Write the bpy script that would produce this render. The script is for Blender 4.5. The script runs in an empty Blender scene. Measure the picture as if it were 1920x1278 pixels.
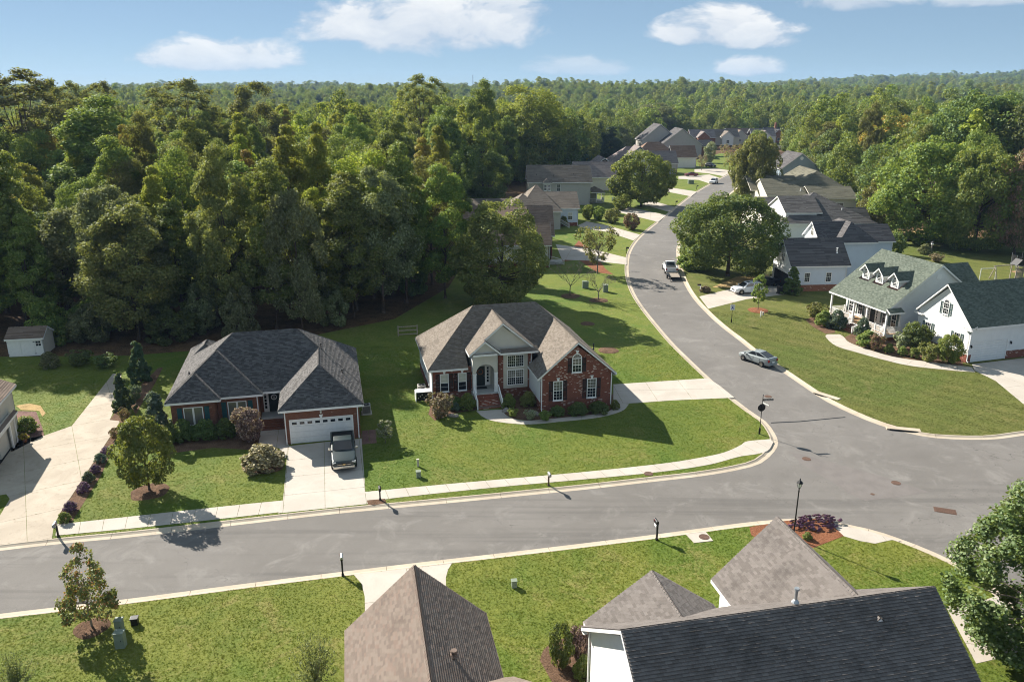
import bpy, bmesh, math, random
import numpy as np
from mathutils import Vector, Matrix, Quaternion
import mathutils.geometry as mgeo
random.seed(7)
SC = bpy.context.scene
COL = SC.collection
R_ = math.radians

# ------------------------------------------------------------------ camera
CAM_H = 30.0
PITCH = math.atan(474 / 1493)          # tilt below the horizon
cd = bpy.data.cameras.new('camera'); cam = bpy.data.objects.new('camera', cd); COL.objects.link(cam)
cd.sensor_width = 36.0; cd.lens = 36.0 * 1493 / 1920
cd.clip_start = 0.5; cd.clip_end = 20000
cam.location = (0, 0, CAM_H); cam.rotation_euler = (math.pi / 2 - PITCH, 0, 0)
SC.camera = cam

# ------------------------------------------------------------------ light
SUN_EL = R_(31.5)
SUN_H = Vector((-0.70, 0.714, 0)).normalized()          # horizontal direction towards the sun
sun_dir = Vector((SUN_H.x * math.cos(SUN_EL), SUN_H.y * math.cos(SUN_EL), math.sin(SUN_EL)))
sd = bpy.data.lights.new('sun', 'SUN'); sun = bpy.data.objects.new('sun', sd); COL.objects.link(sun)
sd.energy = 5.0; sd.angle = R_(0.5); sd.color = (1.0, 0.94, 0.84)
sun.rotation_euler = (-sun_dir).to_track_quat('-Z', 'Y').to_euler()
SC.view_settings.view_transform = 'Standard'; SC.view_settings.look = 'None'
SC.view_settings.exposure = 1.3; SC.view_settings.gamma = 1.0
SC.view_settings.use_curve_mapping = False
SKY_STRENGTH = 0.038
SC.cycles.max_bounces = 6; SC.cycles.diffuse_bounces = 3; SC.cycles.glossy_bounces = 3
SC.cycles.transmission_bounces = 4; SC.cycles.transparent_max_bounces = 6; SC.cycles.volume_bounces = 1
SC.cycles.use_denoising = True; SC.cycles.filter_width = 1.05
SC.cycles.caustics_reflective = False; SC.cycles.caustics_refractive = False

def G(px, py, z=0.0):
    """the point at height z that the photograph shows at pixel (px, py) - survey of the site"""
    u = (px - 960) / 1493; v = (py - 639) / 1493
    c, s = math.cos(PITCH), math.sin(PITCH)
    d = (u, c - v * s, -s - v * c); t = (z - CAM_H) / d[2]
    return (d[0] * t, d[1] * t)

def hgt(py, y):
    """height at ground distance y of what the photograph shows in pixel row py"""
    v = (py - 639) / 1493; c, s = math.cos(PITCH), math.sin(PITCH)
    return CAM_H + y / (c - v * s) * (-s - v * c)

# ------------------------------------------------------------------ sky with fair-weather clouds
W = bpy.data.worlds.new('World'); SC.world = W; W.use_nodes = True
wt = W.node_tree; wt.nodes.clear()
def wn(t, **k):
    n = wt.nodes.new(t)
    for a, b in k.items(): setattr(n, a, b)
    return n
def wl(a, b): wt.links.new(a, b)
def wmath(op, a, b=None, c=None, clamp=False):
    n = wn('ShaderNodeMath', operation=op, use_clamp=clamp)
    for i, q in enumerate((a, b, c)):
        if q is None: continue
        if isinstance(q, (int, float)): n.inputs[i].default_value = q
        else: wl(q, n.inputs[i])
    return n.outputs[0]
sky = wn('ShaderNodeTexSky', sky_type='NISHITA', sun_disc=False)
sky.sun_elevation = SUN_EL; sky.sun_rotation = math.atan2(SUN_H.x, SUN_H.y)
sky.altitude = 100; sky.air_density = 0.5; sky.dust_density = 0.05; sky.ozone_density = 2.6
tc = wn('ShaderNodeTexCoord'); sx = wn('ShaderNodeSeparateXYZ'); wl(tc.outputs['Generated'], sx.inputs[0])
AZ = wmath('ARCTAN2', sx.outputs[0], sx.outputs[1])
EL = wmath('ARCSINE', sx.outputs[2])
cx = wn('ShaderNodeCombineXYZ'); wl(AZ, cx.inputs[0]); wl(wmath('MULTIPLY', EL, 2.0), cx.inputs[1])
nz = wn('ShaderNodeTexNoise'); nz.inputs['Scale'].default_value = 13; nz.inputs['Detail'].default_value = 9; nz.inputs['Roughness'].default_value = 0.60
nz.inputs['Distortion'].default_value = 0.35
wl(cx.outputs[0], nz.inputs['Vector'])
nz2 = wn('ShaderNodeTexNoise'); nz2.inputs['Scale'].default_value = 3.2; nz2.inputs['Detail'].default_value = 7; nz2.inputs['Roughness'].default_value = 0.55
wl(cx.outputs[0], nz2.inputs['Vector'])
NOI = wmath('SUBTRACT', nz.outputs[0], 0.5)
def azel(px, py):
    u = (px - 960) / 1493; v = (py - 639) / 1493; c, s = math.cos(PITCH), math.sin(PITCH)
    d = Vector((u, c - v * s, -s - v * c)).normalized()
    return math.atan2(d.x, d.y), math.asin(d.z)
mask = None; shade = None
for (px, py, hw, ht, hb, dens) in ((800, 52, 250, 75, 48, 1.0), (930, 30, 110, 60, 45, .9), (415, 112, 175, 48, 22, .95), 
                               (1345, 62, 130, 55, 26, 1.0), (1420, 72, 95, 40, 20, 1.0), (1405, 130, 75, 28, 14, .85), (1085, 130, 115, 30, 14, .55),
                               (1600, -2, 150, 40, 24, .75), (1860, -8, 120, 30, 22, .7)):
    a0, e0 = azel(px, py); a1, _ = azel(px + hw, py); _, e1 = azel(px, py - ht); _, e2 = azel(px, py + hb)
    dx = wmath('DIVIDE', wmath('SUBTRACT', AZ, a0), abs(a1 - a0))
    de = wmath('SUBTRACT', EL, e0)
    up = wmath('DIVIDE', wmath('MAXIMUM', de, 0.0), abs(e1 - e0)); dn = wmath('DIVIDE', wmath('MINIMUM', de, 0.0), abs(e2 - e0))
    r2 = wmath('ADD', wmath('MULTIPLY', dx, dx), wmath('ADD', wmath('MULTIPLY', up, up), wmath('MULTIPLY', dn, dn)))
    f = wmath('SUBTRACT', 1.0, r2)
    m = wmath('MULTIPLY', wmath('SMOOTH_MIN', wmath('MULTIPLY', wmath('ADD', f, wmath('MULTIPLY', NOI, 3.6)), 1.6, clamp=True), 1.0, 0.15), dens)
    sh = wmath('MULTIPLY_ADD', wmath('ADD', up, dn), 0.5, 0.5)
    mask = m if mask is None else wmath('MAXIMUM', mask, m)
    sm = wmath('MULTIPLY', sh, m)
    shade = sm if shade is None else wmath('MAXIMUM', shade, sm)
# scattered clouds higher up, out of view, added for brighter, more neutral fill light
gen = wmath('MULTIPLY', wmath('SUBTRACT', nz2.outputs[0], 0.47, clamp=True), 6.0, clamp=True)
hi = wmath('MULTIPLY', wmath('SUBTRACT', EL, 0.16, clamp=True), 8.0, clamp=True)
gm = wmath('MULTIPLY', wmath('MULTIPLY', gen, hi), 0.8)
mask = wmath('MAXIMUM', mask, gm); shade = wmath('MAXIMUM', shade, wmath('MULTIPLY', gm, 0.6))
mask = wmath('MULTIPLY', mask, 0.85)
ccol = wn('ShaderNodeMix', data_type='RGBA')
ccol.inputs['A'].default_value = (6.8, 7.5, 8.5, 1); ccol.inputs['B'].default_value = (11.2, 11.1, 10.9, 1)
lit = wmath('ADD', shade, wmath('MULTIPLY', NOI, 2.0), clamp=True); wl(lit, ccol.inputs['Factor'])
flat = wn('ShaderNodeMix', data_type='RGBA'); flat.inputs['Factor'].default_value = 0.62; wl(sky.outputs[0], flat.inputs['A']); flat.inputs['B'].default_value = (3.7, 5.5, 7.0, 1)   # constant pale blue blended in to even out the sky
cm = wn('ShaderNodeMix', data_type='RGBA'); wl(mask, cm.inputs['Factor']); wl(flat.outputs['Result'], cm.inputs['A']); wl(ccol.outputs['Result'], cm.inputs['B'])
bg = wn('ShaderNodeBackground'); bg.inputs['Strength'].default_value = SKY_STRENGTH
wo = wn('ShaderNodeOutputWorld'); wl(cm.outputs['Result'], bg.inputs['Color']); wl(bg.outputs[0], wo.inputs['Surface'])
# ================================================================== helpers
MATS = {}
def srgb(h):
    h = h.lstrip('#'); v = [int(h[i:i+2], 16) / 255 for i in (0, 2, 4)]
    return tuple(((c + .055) / 1.055) ** 2.4 if c > .04045 else c / 12.92 for c in v)

class NT:
    """small wrapper round a node tree"""
    def __init__(s, mat): s.t = mat.node_tree; s.t.nodes.clear()
    def n(s, typ, ins=None, **k):
        nd = s.t.nodes.new(typ)
        for a, b in k.items(): setattr(nd, a, b)
        for a, b in (ins or {}).items(): s.set(nd.inputs[a], b)
        return nd
    def set(s, sock, v):
        if isinstance(v, bpy.types.NodeSocket): s.t.links.new(v, sock)
        elif isinstance(v, tuple) and len(v) == 3 and sock.type == 'RGBA': sock.default_value = (*v, 1)
        else: sock.default_value = v
    def m(s, op, a, b=0.0, c=0.0, clamp=False):
        nd = s.n('ShaderNodeMath', operation=op, use_clamp=clamp)
        for i, q in enumerate((a, b, c)): s.set(nd.inputs[i], q)
        return nd.outputs[0]
    def mix(s, f, a, b, blend='MIX'):
        nd = s.n('ShaderNodeMix', data_type='RGBA', blend_type=blend)
        s.set(nd.inputs['Factor'], f); s.set(nd.inputs['A'], a); s.set(nd.inputs['B'], b)
        return nd.outputs['Result']
    def noise(s, vec, scale, detail=4, rough=.55, dist=0.0):
        nd = s.n('ShaderNodeTexNoise', {'Scale': scale, 'Detail': detail, 'Roughness': rough, 'Distortion': dist})
        if vec is not None: s.set(nd.inputs['Vector'], vec)
        return nd.outputs[0]
    def ramp(s, f, lo, hi):
        nd = s.n('ShaderNodeMapRange', {'From Min': lo, 'From Max': hi}, interpolation_type='SMOOTHSTEP'); s.set(nd.inputs[0], f)
        return nd.outputs[0]
    def pos(s): return s.n('ShaderNodeNewGeometry').outputs['Position']
    def obj(s): return s.n('ShaderNodeTexCoord').outputs['Object']
    def island(s): return s.n('ShaderNodeNewGeometry').outputs['Random Per Island']
    def orand(s): return s.n('ShaderNodeObjectInfo').outputs['Random']
    def bump(s, h, strength=.3, dist=.02): return s.n('ShaderNodeBump', {'Height': h, 'Strength': strength, 'Distance': dist}).outputs[0]
    def out(s, sh): s.t.links.new(sh, s.n('ShaderNodeOutputMaterial').inputs['Surface'])
    def bsdf(s, col, rough=.8, normal=None, metal=0.0, spec=.3, **k):
        nd = s.n('ShaderNodeBsdfPrincipled', {'Base Color': col, 'Roughness': rough, 'Metallic': metal, 'Specular IOR Level': spec})
        if normal is not None: s.set(nd.inputs['Normal'], normal)
        for a, b in k.items(): s.set(nd.inputs[a], b)
        return nd.outputs[0]

def new_mat(name):
    m = bpy.data.materials.new(name); m.use_nodes = True; MATS[name] = m; return m

def smooth_by_angle(o, a=40):
    o.data.shade_smooth(); o.data.set_sharp_from_angle(angle=R_(a)); return o

def simple(name, col, rough=.7, var=.18, scale=3.0, metal=0.0, spec=.3, bump=0.0, bscale=40, wear=None, **k):
    """plain painted / moulded surface: soft tonal variation, fine grain"""
    if isinstance(col, str): col = srgb(col)
    m = new_mat(name); t = NT(m); p = t.obj()
    f = t.noise(p, scale, 5, .6)
    c = t.mix(t.ramp(f, .25, .75), tuple(x * (1 - var) for x in col), tuple(min(1, x * (1 + var)) for x in col))
    if wear: c = t.mix(t.m('MULTIPLY', t.ramp(t.noise(p, wear[1], 6, .65), .56, .72), wear[2]), c, wear[0])
    nrm = t.bump(t.noise(p, bscale, 3), bump, .02) if bump else None
    t.out(t.bsdf(c, rough, nrm, metal, spec, **k)); return m

def tag(o, label=None, cat=None, group=None, kind=None):
    if label: o['label'] = label
    if cat: o['category'] = cat
    if group: o['group'] = group
    if kind: o['kind'] = kind
    return o

def empty(name, loc=(0, 0, 0), rz=0.0, label=None, cat=None, group=None):
    o = bpy.data.objects.new(name, None); COL.objects.link(o); o.location = loc; o.rotation_euler = (0, 0, rz)
    o.empty_display_size = .3
    return tag(o, label, cat, group)

def link(name, mesh, parent=None, loc=(0, 0, 0), rot=(0, 0, 0), scale=None):
    o = bpy.data.objects.new(name, mesh); COL.objects.link(o); o.parent = parent; o.location = loc; o.rotation_euler = rot
    if scale is not None: o.scale = scale if hasattr(scale, '__len__') else (scale,) * 3
    return o

class MB:
    """mesh builder"""
    def __init__(s): s.v = []; s.f = []; s.mi = []; s.cur = 0
    def poly(s, pts):
        b = len(s.v); s.v.extend(tuple(p) for p in pts); s.f.append(tuple(range(b, b + len(pts)))); s.mi.append(s.cur); return s
    def box(s, x0, x1, y0, y1, z0, z1):
        b = len(s.v)
        s.v += [(x0, y0, z0), (x1, y0, z0), (x1, y1, z0), (x0, y1, z0), (x0, y0, z1), (x1, y0, z1), (x1, y1, z1), (x0, y1, z1)]
        for q in ((0, 3, 2, 1), (4, 5, 6, 7), (0, 1, 5, 4), (1, 2, 6, 5), (2, 3, 7, 6), (3, 0, 4, 7)):
            s.f.append(tuple(b + i for i in q)); s.mi.append(s.cur)
        return s
    def prism(s, pts, d):
        """closed polygon pts (3d, planar) pushed along vector d"""
        n = len(pts); b = len(s.v); s.v += [tuple(p) for p in pts]; s.v += [(p[0] + d[0], p[1] + d[1], p[2] + d[2]) for p in pts]
        s.f.append(tuple(b + i for i in range(n))); s.mi.append(s.cur)
        s.f.append(tuple(b + n + i for i in reversed(range(n)))); s.mi.append(s.cur)
        for i in range(n):
            j = (i + 1) % n; s.f.append((b + i, b + n + i, b + n + j, b + j)); s.mi.append(s.cur)
        return s
    def bar(s, p, q, w, h=None, up=(0, 0, 1)):
        """rectangular bar from p to q"""
        p = Vector(p); q = Vector(q); h = h or w; d = (q - p).normalized(); u = Vector(up)
        a = d.cross(u)
        if a.length < 1e-4: a = d.cross(Vector((1, 0, 0)))
        a.normalize(); c = a.cross(d).normalized()
        pts = [p + a * (sx * w / 2) + c * (sz * h / 2) for sx, sz in ((-1, -1), (1, -1), (1, 1), (-1, 1))]
        return s.prism(pts, q - p)
    def tube(s, p, q, r0, r1=None, n=10, cap=True):
        p = Vector(p); q = Vector(q); r1 = r0 if r1 is None else r1; d = (q - p).normalized()
        a = d.orthogonal().normalized(); c = d.cross(a); b = len(s.v)
        for o, r in ((p, r0), (q, r1)):
            for i in range(n):
                t = 2 * math.pi * i / n; s.v.append(tuple(o + (a * math.cos(t) + c * math.sin(t)) * r))
        for i in range(n):
            j = (i + 1) % n; s.f.append((b + i, b + j, b + n + j, b + n + i)); s.mi.append(s.cur)
        if cap:
            s.f.append(tuple(b + i for i in reversed(range(n)))); s.mi.append(s.cur)
            s.f.append(tuple(b + n + i for i in range(n))); s.mi.append(s.cur)
        return s
    def path(s, pts, rads, n=8):
        for i in range(len(pts) - 1): s.tube(pts[i], pts[i + 1], rads[i], rads[i + 1], n, i in (0, len(pts) - 2))
        return s
    def lathe(s, prof, n=16, c=(0, 0, 0), axis='z'):
        b = len(s.v); m = len(prof)
        for i in range(n):
            t = 2 * math.pi * i / n
            for r, z in prof:
                x, y = r * math.cos(t), r * math.sin(t)
                q = (x, y, z) if axis == 'z' else ((z, x, y) if axis == 'x' else (x, z, y))
                s.v.append((c[0] + q[0], c[1] + q[1], c[2] + q[2]))
        for i in range(n):
            j = (i + 1) % n
            for k in range(m - 1):
                s.f.append((b + i * m + k, b + j * m + k, b + j * m + k + 1, b + i * m + k + 1)); s.mi.append(s.cur)
        return s
    def loft(s, rings, cap=True):
        """rings: equal-length lists of points"""
        b = len(s.v); n = len(rings[0])
        for r in rings: s.v += [tuple(p) for p in r]
        for k in range(len(rings) - 1):
            for i in range(n):
                j = (i + 1) % n; s.f.append((b + k * n + i, b + k * n + j, b + (k + 1) * n + j, b + (k + 1) * n + i)); s.mi.append(s.cur)
        if cap:
            s.f.append(tuple(b + i for i in reversed(range(n)))); s.mi.append(s.cur)
            e = b + (len(rings) - 1) * n; s.f.append(tuple(e + i for i in range(n))); s.mi.append(s.cur)
        return s
    def mesh(s, name, mats, smooth=False, bevel=0.0, fix=True):
        me = bpy.data.meshes.new(name)
        me.from_pydata(s.v, [], s.f)
        for m in (mats if isinstance(mats, (list, tuple)) else [mats]): me.materials.append(MATS[m] if isinstance(m, str) else m)
        me.polygons.foreach_set('material_index', s.mi)
        if fix or bevel:
            bm = bmesh.new(); bm.from_mesh(me)
            if bevel:
                bmesh.ops.bevel(bm, geom=[e for e in bm.edges if len(e.link_faces) == 2 and e.calc_face_angle(0) > .5], offset=bevel, segments=2, affect='EDGES', profile=.6)
            if fix: bmesh.ops.recalc_face_normals(bm, faces=bm.faces)
            bm.to_mesh(me); bm.free()
        if smooth: me.shade_smooth()
        me.update(); return me
    def build(s, name, mats, parent=None, loc=(0, 0, 0), rot=(0, 0, 0), smooth=False, bevel=0.0, fix=True):
        return link(name, s.mesh(name, mats, smooth, bevel, fix), parent, loc, rot)

def fast_mesh(name, V, F, mat):
    """numpy quads -> mesh"""
    me = bpy.data.meshes.new(name); nv, nf = len(V), len(F); k = F.shape[1]
    me.vertices.add(nv); me.vertices.foreach_set('co', V.astype(np.float32).ravel())
    me.loops.add(nf * k); me.loops.foreach_set('vertex_index', F.astype(np.int32).ravel())
    me.polygons.add(nf); me.polygons.foreach_set('loop_start', np.arange(0, nf * k, k, dtype=np.int32))
    me.update(calc_edges=True); me.validate(); me.materials.append(MATS[mat] if isinstance(mat, str) else mat); return me

def copy_tree(o, parent=None):
    c = o.copy(); COL.objects.link(c); c.parent = parent
    for ch in o.children: copy_tree(ch, c)
    return c

def smooth_line(pts, step=1.2):
    """Catmull-Rom through pts, resampled"""
    P = [Vector((p[0], p[1])) for p in pts]; P = [P[0] * 2 - P[1]] + P + [P[-1] * 2 - P[-2]]; out = []
    for i in range(1, len(P) - 2):
        a, b, c, d = P[i-1:i+3]; n = max(2, int((c - b).length / step))
        for k in range(n):
            t = k / n
            out.append(.5 * ((2 * b) + (c - a) * t + (2 * a - 5 * b + 4 * c - d) * t * t + (3 * b - a - 3 * c + d) * t ** 3))
    out.append(P[-2]); return out

def offset(line, d):
    """shift a polyline to its left by d"""
    o = []
    for i, p in enumerate(line):
        a = line[max(0, i - 1)]; b = line[min(len(line) - 1, i + 1)]; t = (b - a).normalized(); o.append(p + Vector((-t.y, t.x)) * d)
    return o

def fill(name, loop, z, mat, parent=None, skirt=0.0, kind=None):
    """flat sheet inside a closed outline"""
    V = [Vector((p[0], p[1], z)) for p in loop]; tri = mgeo.tessellate_polygon([V])
    m = MB(); m.v = [tuple(v) for v in V]; m.f = [tuple(t) for t in tri]; m.mi = [0] * len(tri)
    if skirt:
        n = len(V); m.v += [(v.x, v.y, z - skirt) for v in V]
        for i in range(n): j = (i + 1) % n; m.f.append((i, j, n + j, n + i)); m.mi.append(0)
    o = m.build(name, mat, parent)
    me = o.data
    if sum(p.normal.z * p.area for p in me.polygons) < 0: me.flip_normals()
    if kind: o['kind'] = kind
    return o

def px(*pts, z=0.0): return [G(a, b, z) for a, b in pts]

# ------------------------------------------------------------------ materials of the place
def grass_mat(name, c1, c2, c3, dry=.5, stripes=None, seed=0.0):
    m = new_mat(name); t = NT(m); p0 = t.pos()
    p = t.n('ShaderNodeVectorMath', {0: p0, 1: (seed, seed * 2.1, 0)}, operation='ADD').outputs[0]
    big = t.noise(p, .11, 6, .68, .6); mid = t.noise(p, .55, 6, .66, .8); fine = t.noise(p, 5.0, 5, .75); blade = t.noise(p, 22.0, 4, .8)
    c = t.mix(t.ramp(t.m('MULTIPLY_ADD', mid, .55, t.m('MULTIPLY', big, .65)), .42, .78), c1, c2)
    c = t.mix(t.m('MULTIPLY', t.ramp(t.noise(p, .07, 4, .6, .5), .50, .62), .55), c, (c1[0] * .68, c1[1] * 1.02, c1[2] * .8))
    c = t.mix(t.m('MULTIPLY', t.ramp(t.m('ADD', t.noise(p, .23, 7, .72, 1.0), t.m('MULTIPLY', t.m('SUBTRACT', fine, .5), .5)), .50, .68), dry), c, c3)
    if stripes:
        ang, w, amt = stripes
        sp = t.n('ShaderNodeSeparateXYZ', {0: p0})
        d = t.m('ADD', t.m('MULTIPLY', sp.outputs[0], math.cos(ang) / w), t.m('MULTIPLY', sp.outputs[1], math.sin(ang) / w))
        st = t.m('SINE', t.m('MULTIPLY', t.m('ADD', d, t.m('MULTIPLY', mid, .5)), 2 * math.pi))
        c = t.mix(t.m('MULTIPLY', t.ramp(st, -.6, .6), amt), c, tuple(x * .72 for x in c1))
    fb = t.m('ADD', t.m('MULTIPLY', fine, .55), t.m('MULTIPLY', blade, .45))
    c = t.mix(t.ramp(fb, .30, .72), t.mix(.35, c, (.02, .03, .006)), t.mix(.2, c, (.34, .33, .12)))
    h = t.m('ADD', t.m('MULTIPLY', fine, .9), t.m('MULTIPLY', blade, .5))
    t.out(t.bsdf(c, .85, t.bump(h, .9, .11), spec=.12)); return m
grass_mat('lawn_main', (.092, .145, .014), (.165, .196, .026), (.265, .222, .075), .42)
grass_mat('lawn_east', (.098, .118, .020), (.150, .156, .038), (.225, .185, .074), .5, (0.75, 2.6, .35), 13.0)
grass_mat('lawn_south', (.108, .154, .016), (.190, .208, .030), (.30, .245, .09), .6, None, 31.0)

m = new_mat('forest_floor'); t = NT(m); p = t.pos()
f = t.noise(p, .5, 6, .7); g = t.noise(p, 7, 5, .75)
c = t.mix(t.ramp(f, .35, .65), (.055, .035, .018), (.13, .075, .036)); c = t.mix(t.ramp(g, .45, .7), c, (.20, .125, .07))
t.out(t.bsdf(c, .95, t.bump(g, .8, .1), spec=.1))

m = new_mat('asphalt'); t = NT(m); p = t.pos()
big = t.noise(p, .09, 5, .6, .4); mid = t.noise(p, .7, 6, .7, .5); fine = t.noise(p, 14, 5, .8)
c = t.mix(t.ramp(big, .3, .7), (.142, .131, .120), (.182, .169, .156)); c = t.mix(t.m('MULTIPLY', t.ramp(mid, .45, .75), .45), c, (.118, .108, .098))
c = t.mix(t.m('MULTIPLY', t.ramp(fine, .35, .72), .55), t.mix(.22, c, (.07, .064, .06)), t.mix(.3, c, (.29, .268, .245)))
crk = t.n('ShaderNodeTexVoronoi', {'Scale': .16, 'Vector': t.n('ShaderNodeVectorMath', {0: p, 1: t.n('ShaderNodeVectorMath', {0: t.n('ShaderNodeTexNoise', {'Vector': p, 'Scale': .6, 'Detail': 6}).outputs[1], 1: (5, 5, 0)}, operation='MULTIPLY').outputs[0]}, operation='ADD').outputs[0]}, feature='DISTANCE_TO_EDGE').outputs[0]
sp = t.n('ShaderNodeMapping', {'Vector': p, 'Rotation': (0, 0, R_(-11.5)), 'Scale': (.03, .75, 1)}).outputs[0]
c = t.mix(t.m('MULTIPLY', t.ramp(t.noise(sp, 1.0, 4, .6), .46, .66), t.m('MULTIPLY', t.ramp(t.n('ShaderNodeSeparateXYZ', {0: p}).outputs[1], 60.0, 54.0), .42)), c, (.078, .073, .069))
c = t.mix(t.m('MULTIPLY', t.ramp(t.noise(p, .33, 6, .72, .8), .50, .72), .5), c, (.25, .234, .216))
c = t.mix(t.m('MULTIPLY', t.m('SUBTRACT', 1.0, t.ramp(crk, 0.0, .0035)), t.m('MULTIPLY', t.ramp(big, .40, .58), .9)), c, (.07, .064, .06))
t.out(t.bsdf(c, .9, t.bump(fine, .5, .02), spec=.25))

m = new_mat('asphalt_patch'); t = NT(m); p = t.pos(); fine = t.noise(p, 14, 5, .8); mid = t.noise(p, .8, 5, .6)
c = t.mix(t.ramp(mid, .3, .7), (.132, .118, .110), (.160, .144, .134)); c = t.mix(t.m('MULTIPLY', t.ramp(fine, .35, .72), .4), c, (.22, .20, .19))
t.out(t.bsdf(c, .9, t.bump(fine, .4, .02), spec=.25))

def concrete(name, a, b, stain=(.28, .22, .15), amt=.4):
    m = new_mat(name); t = NT(m); p = t.pos()
    big = t.noise(p, .35, 6, .65, .5); mid = t.noise(p, 1.6, 6, .7, .3); fine = t.noise(p, 18, 4, .8)
    c = t.mix(t.ramp(big, .3, .72), a, b)
    c = t.mix(t.m('MULTIPLY', t.ramp(mid, .52, .78), amt), c, stain)
    c = t.mix(t.m('MULTIPLY', t.orand(), .16), c, tuple(x * .8 for x in a))
    c = t.mix(t.m('MULTIPLY', t.ramp(fine, .4, .75), .2), c, (.30, .27, .23))
    t.out(t.bsdf(c, .88, t.bump(fine, .3, .01), spec=.2)); return m
concrete('concrete', (.41, .365, .315), (.49, .44, .385), (.37, .305, .235), .45)
concrete('concrete_old', (.35, .295, .23), (.46, .395, .315), (.22, .18, .13), .7)
concrete('kerb_concrete', (.41, .34, .26), (.50, .43, .335), (.27, .22, .165), .6)

def mulch(name, a, b):
    m = new_mat(name); t = NT(m); p = t.pos(); f = t.noise(p, 9, 5, .85); g = t.noise(p, 1.1, 4)
    c = t.mix(t.ramp(f, .32, .68), a, b); c = t.mix(t.m('MULTIPLY', t.ramp(g, .4, .7), .4), c, tuple(x * .5 for x in a))
    t.out(t.bsdf(c, .95, t.bump(f, 1.0, .09), spec=.08)); return m
mulch('mulch', (.075, .042, .026), (.25, .155, .10)); mulch('mulch_red', (.13, .045, .022), (.36, .16, .085)); mulch('straw', (.26, .17, .07), (.62, .45, .22))
mulch('paver_red', (.16, .09, .075), (.28, .175, .15))

def brick(name, c1, c2, fleck, amt):
    m = new_mat(name); t = NT(m); o = t.obj(); s = t.n('ShaderNodeSeparateXYZ', {0: o})
    u = t.m('ADD', s.outputs[0], s.outputs[1]); v = t.n('ShaderNodeCombineXYZ', {0: u, 1: s.outputs[2], 2: 0.0}).outputs[0]
    b = t.n('ShaderNodeTexBrick', {'Vector': v, 'Color1': c1, 'Color2': c2, 'Mortar': (.20, .15, .125), 'Scale': 1.0, 'Mortar Size': .009, 'Brick Width': .21, 'Row Height': .073, 'Bias': 0.0}, offset=.5)
    row = t.m('FLOOR', t.m('DIVIDE', s.outputs[2], .073)); uu = t.m('ADD', t.m('DIVIDE', u, .21), t.m('MULTIPLY', row, .5))
    wnz = t.n('ShaderNodeTexWhiteNoise', {'Vector': t.n('ShaderNodeCombineXYZ', {0: t.m('FLOOR', uu), 1: row, 2: 0.0}).outputs[0]}, noise_dimensions='2D').outputs[0]
    cl = t.noise(v, .9, 4, .6)
    thr = t.m('SUBTRACT', 1.0, t.m('MULTIPLY', t.ramp(cl, .38, .7), amt))
    c = t.mix(t.m('GREATER_THAN', wnz, thr), b.outputs[0], fleck)
    c = t.mix(t.m('MULTIPLY', t.noise(v, 2.0, 5), .45), c, (.05, .016, .010))
    h = t.bump(t.m('SUBTRACT', 1.0, b.outputs[1]), .5, .01)
    t.out(t.bsdf(c, .85, h, spec=.2)); return m
brick('brick_red', (.225, .055, .030), (.30, .085, .045), (.62, .50, .42), .20)
brick('brick_brown', (.185, .062, .034), (.265, .098, .055), (.40, .27, .20), .05)
brick('brick_orange', (.30, .105, .055), (.36, .15, .085), (.5, .4, .3), .05)

def siding(name, col, lap=.115):
    m = new_mat(name); t = NT(m); o = t.obj(); s = t.n('ShaderNodeSeparateXYZ', {0: o})
    fr = t.m('FRACT', t.m('DIVIDE', s.outputs[2], lap)); n1 = t.noise(o, 1.2, 5, .6)
    c = t.mix(t.m('MULTIPLY', t.ramp(n1, .4, .75), .22), col, tuple(x * .72 for x in col))
    c = t.mix(t.m('MULTIPLY', t.m('GREATER_THAN', fr, .93), .35), c, tuple(x * .45 for x in col))
    t.out(t.bsdf(c, .55, t.bump(t.m('SUBTRACT', 1.0, fr), .6, .012), spec=.3)); return m
siding('siding_white', (.74, .74, .73)); siding('siding_cream', (.56, .53, .46)); siding('siding_grey', (.47, .45, .41)); siding('siding_blue', (.27, .33, .38)); siding('siding_lavender', (.43, .40, .39)); siding('siding_paleblue', (.56, .62, .70)); siding('siding_taupe', (.44, .42, .38))

def shingle(name, a, b, c3, stain=.35, spot=None):
    m = new_mat(name); t = NT(m); o = t.obj(); p = t.pos()
    r = t.m('FRACT', t.m('ADD', t.island(), t.orand()))
    c = t.mix(t.ramp(r, .05, .95), a, b)
    c = t.mix(t.m('MULTIPLY', t.m('GREATER_THAN', t.m('FRACT', t.m('MULTIPLY', r, 7.13)), .78), .5), c, c3)
    sv = t.n('ShaderNodeMapping', {'Vector': p, 'Scale': (1.0, 1.0, .25)}).outputs[0]
    c = t.mix(t.m('MULTIPLY', t.ramp(t.noise(sv, .55, 6, .7), .48, .76), stain), c, tuple(x * .35 for x in a))
    gr = t.noise(p, 26, 4, .8); c = t.mix(t.m('MULTIPLY', t.ramp(gr, .35, .7), .35), t.mix(.2, c, (0, 0, 0)), t.mix(.25, c, tuple(min(1, x * 2.0) for x in b)))
    t.out(t.bsdf(c, .93, t.bump(gr, .6, .012), spec=.15)); return m
shingle('roof_slate', (.075, .070, .068), (.142, .134, .130), (.20, .19, .182))
shingle('roof_tan', (.160, .134, .108), (.232, .196, .162), (.275, .236, .198), .4)
shingle('roof_green', (.100, .120, .095), (.165, .190, .152), (.21, .235, .19), .3)
shingle('roof_pinkish', (.170, .134, .112), (.225, .182, .152), (.225, .160, .130), .4)
shingle('roof_grey', (.155, .136, .124), (.205, .182, .168), (.235, .210, .194), .6)
shingle('roof_charcoal', (.080, .074, .074), (.138, .130, .13), (.165, .155, .152))
shingle('roof_brown', (.165, .120, .092), (.245, .185, .145), (.28, .21, .165), .4)
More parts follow.
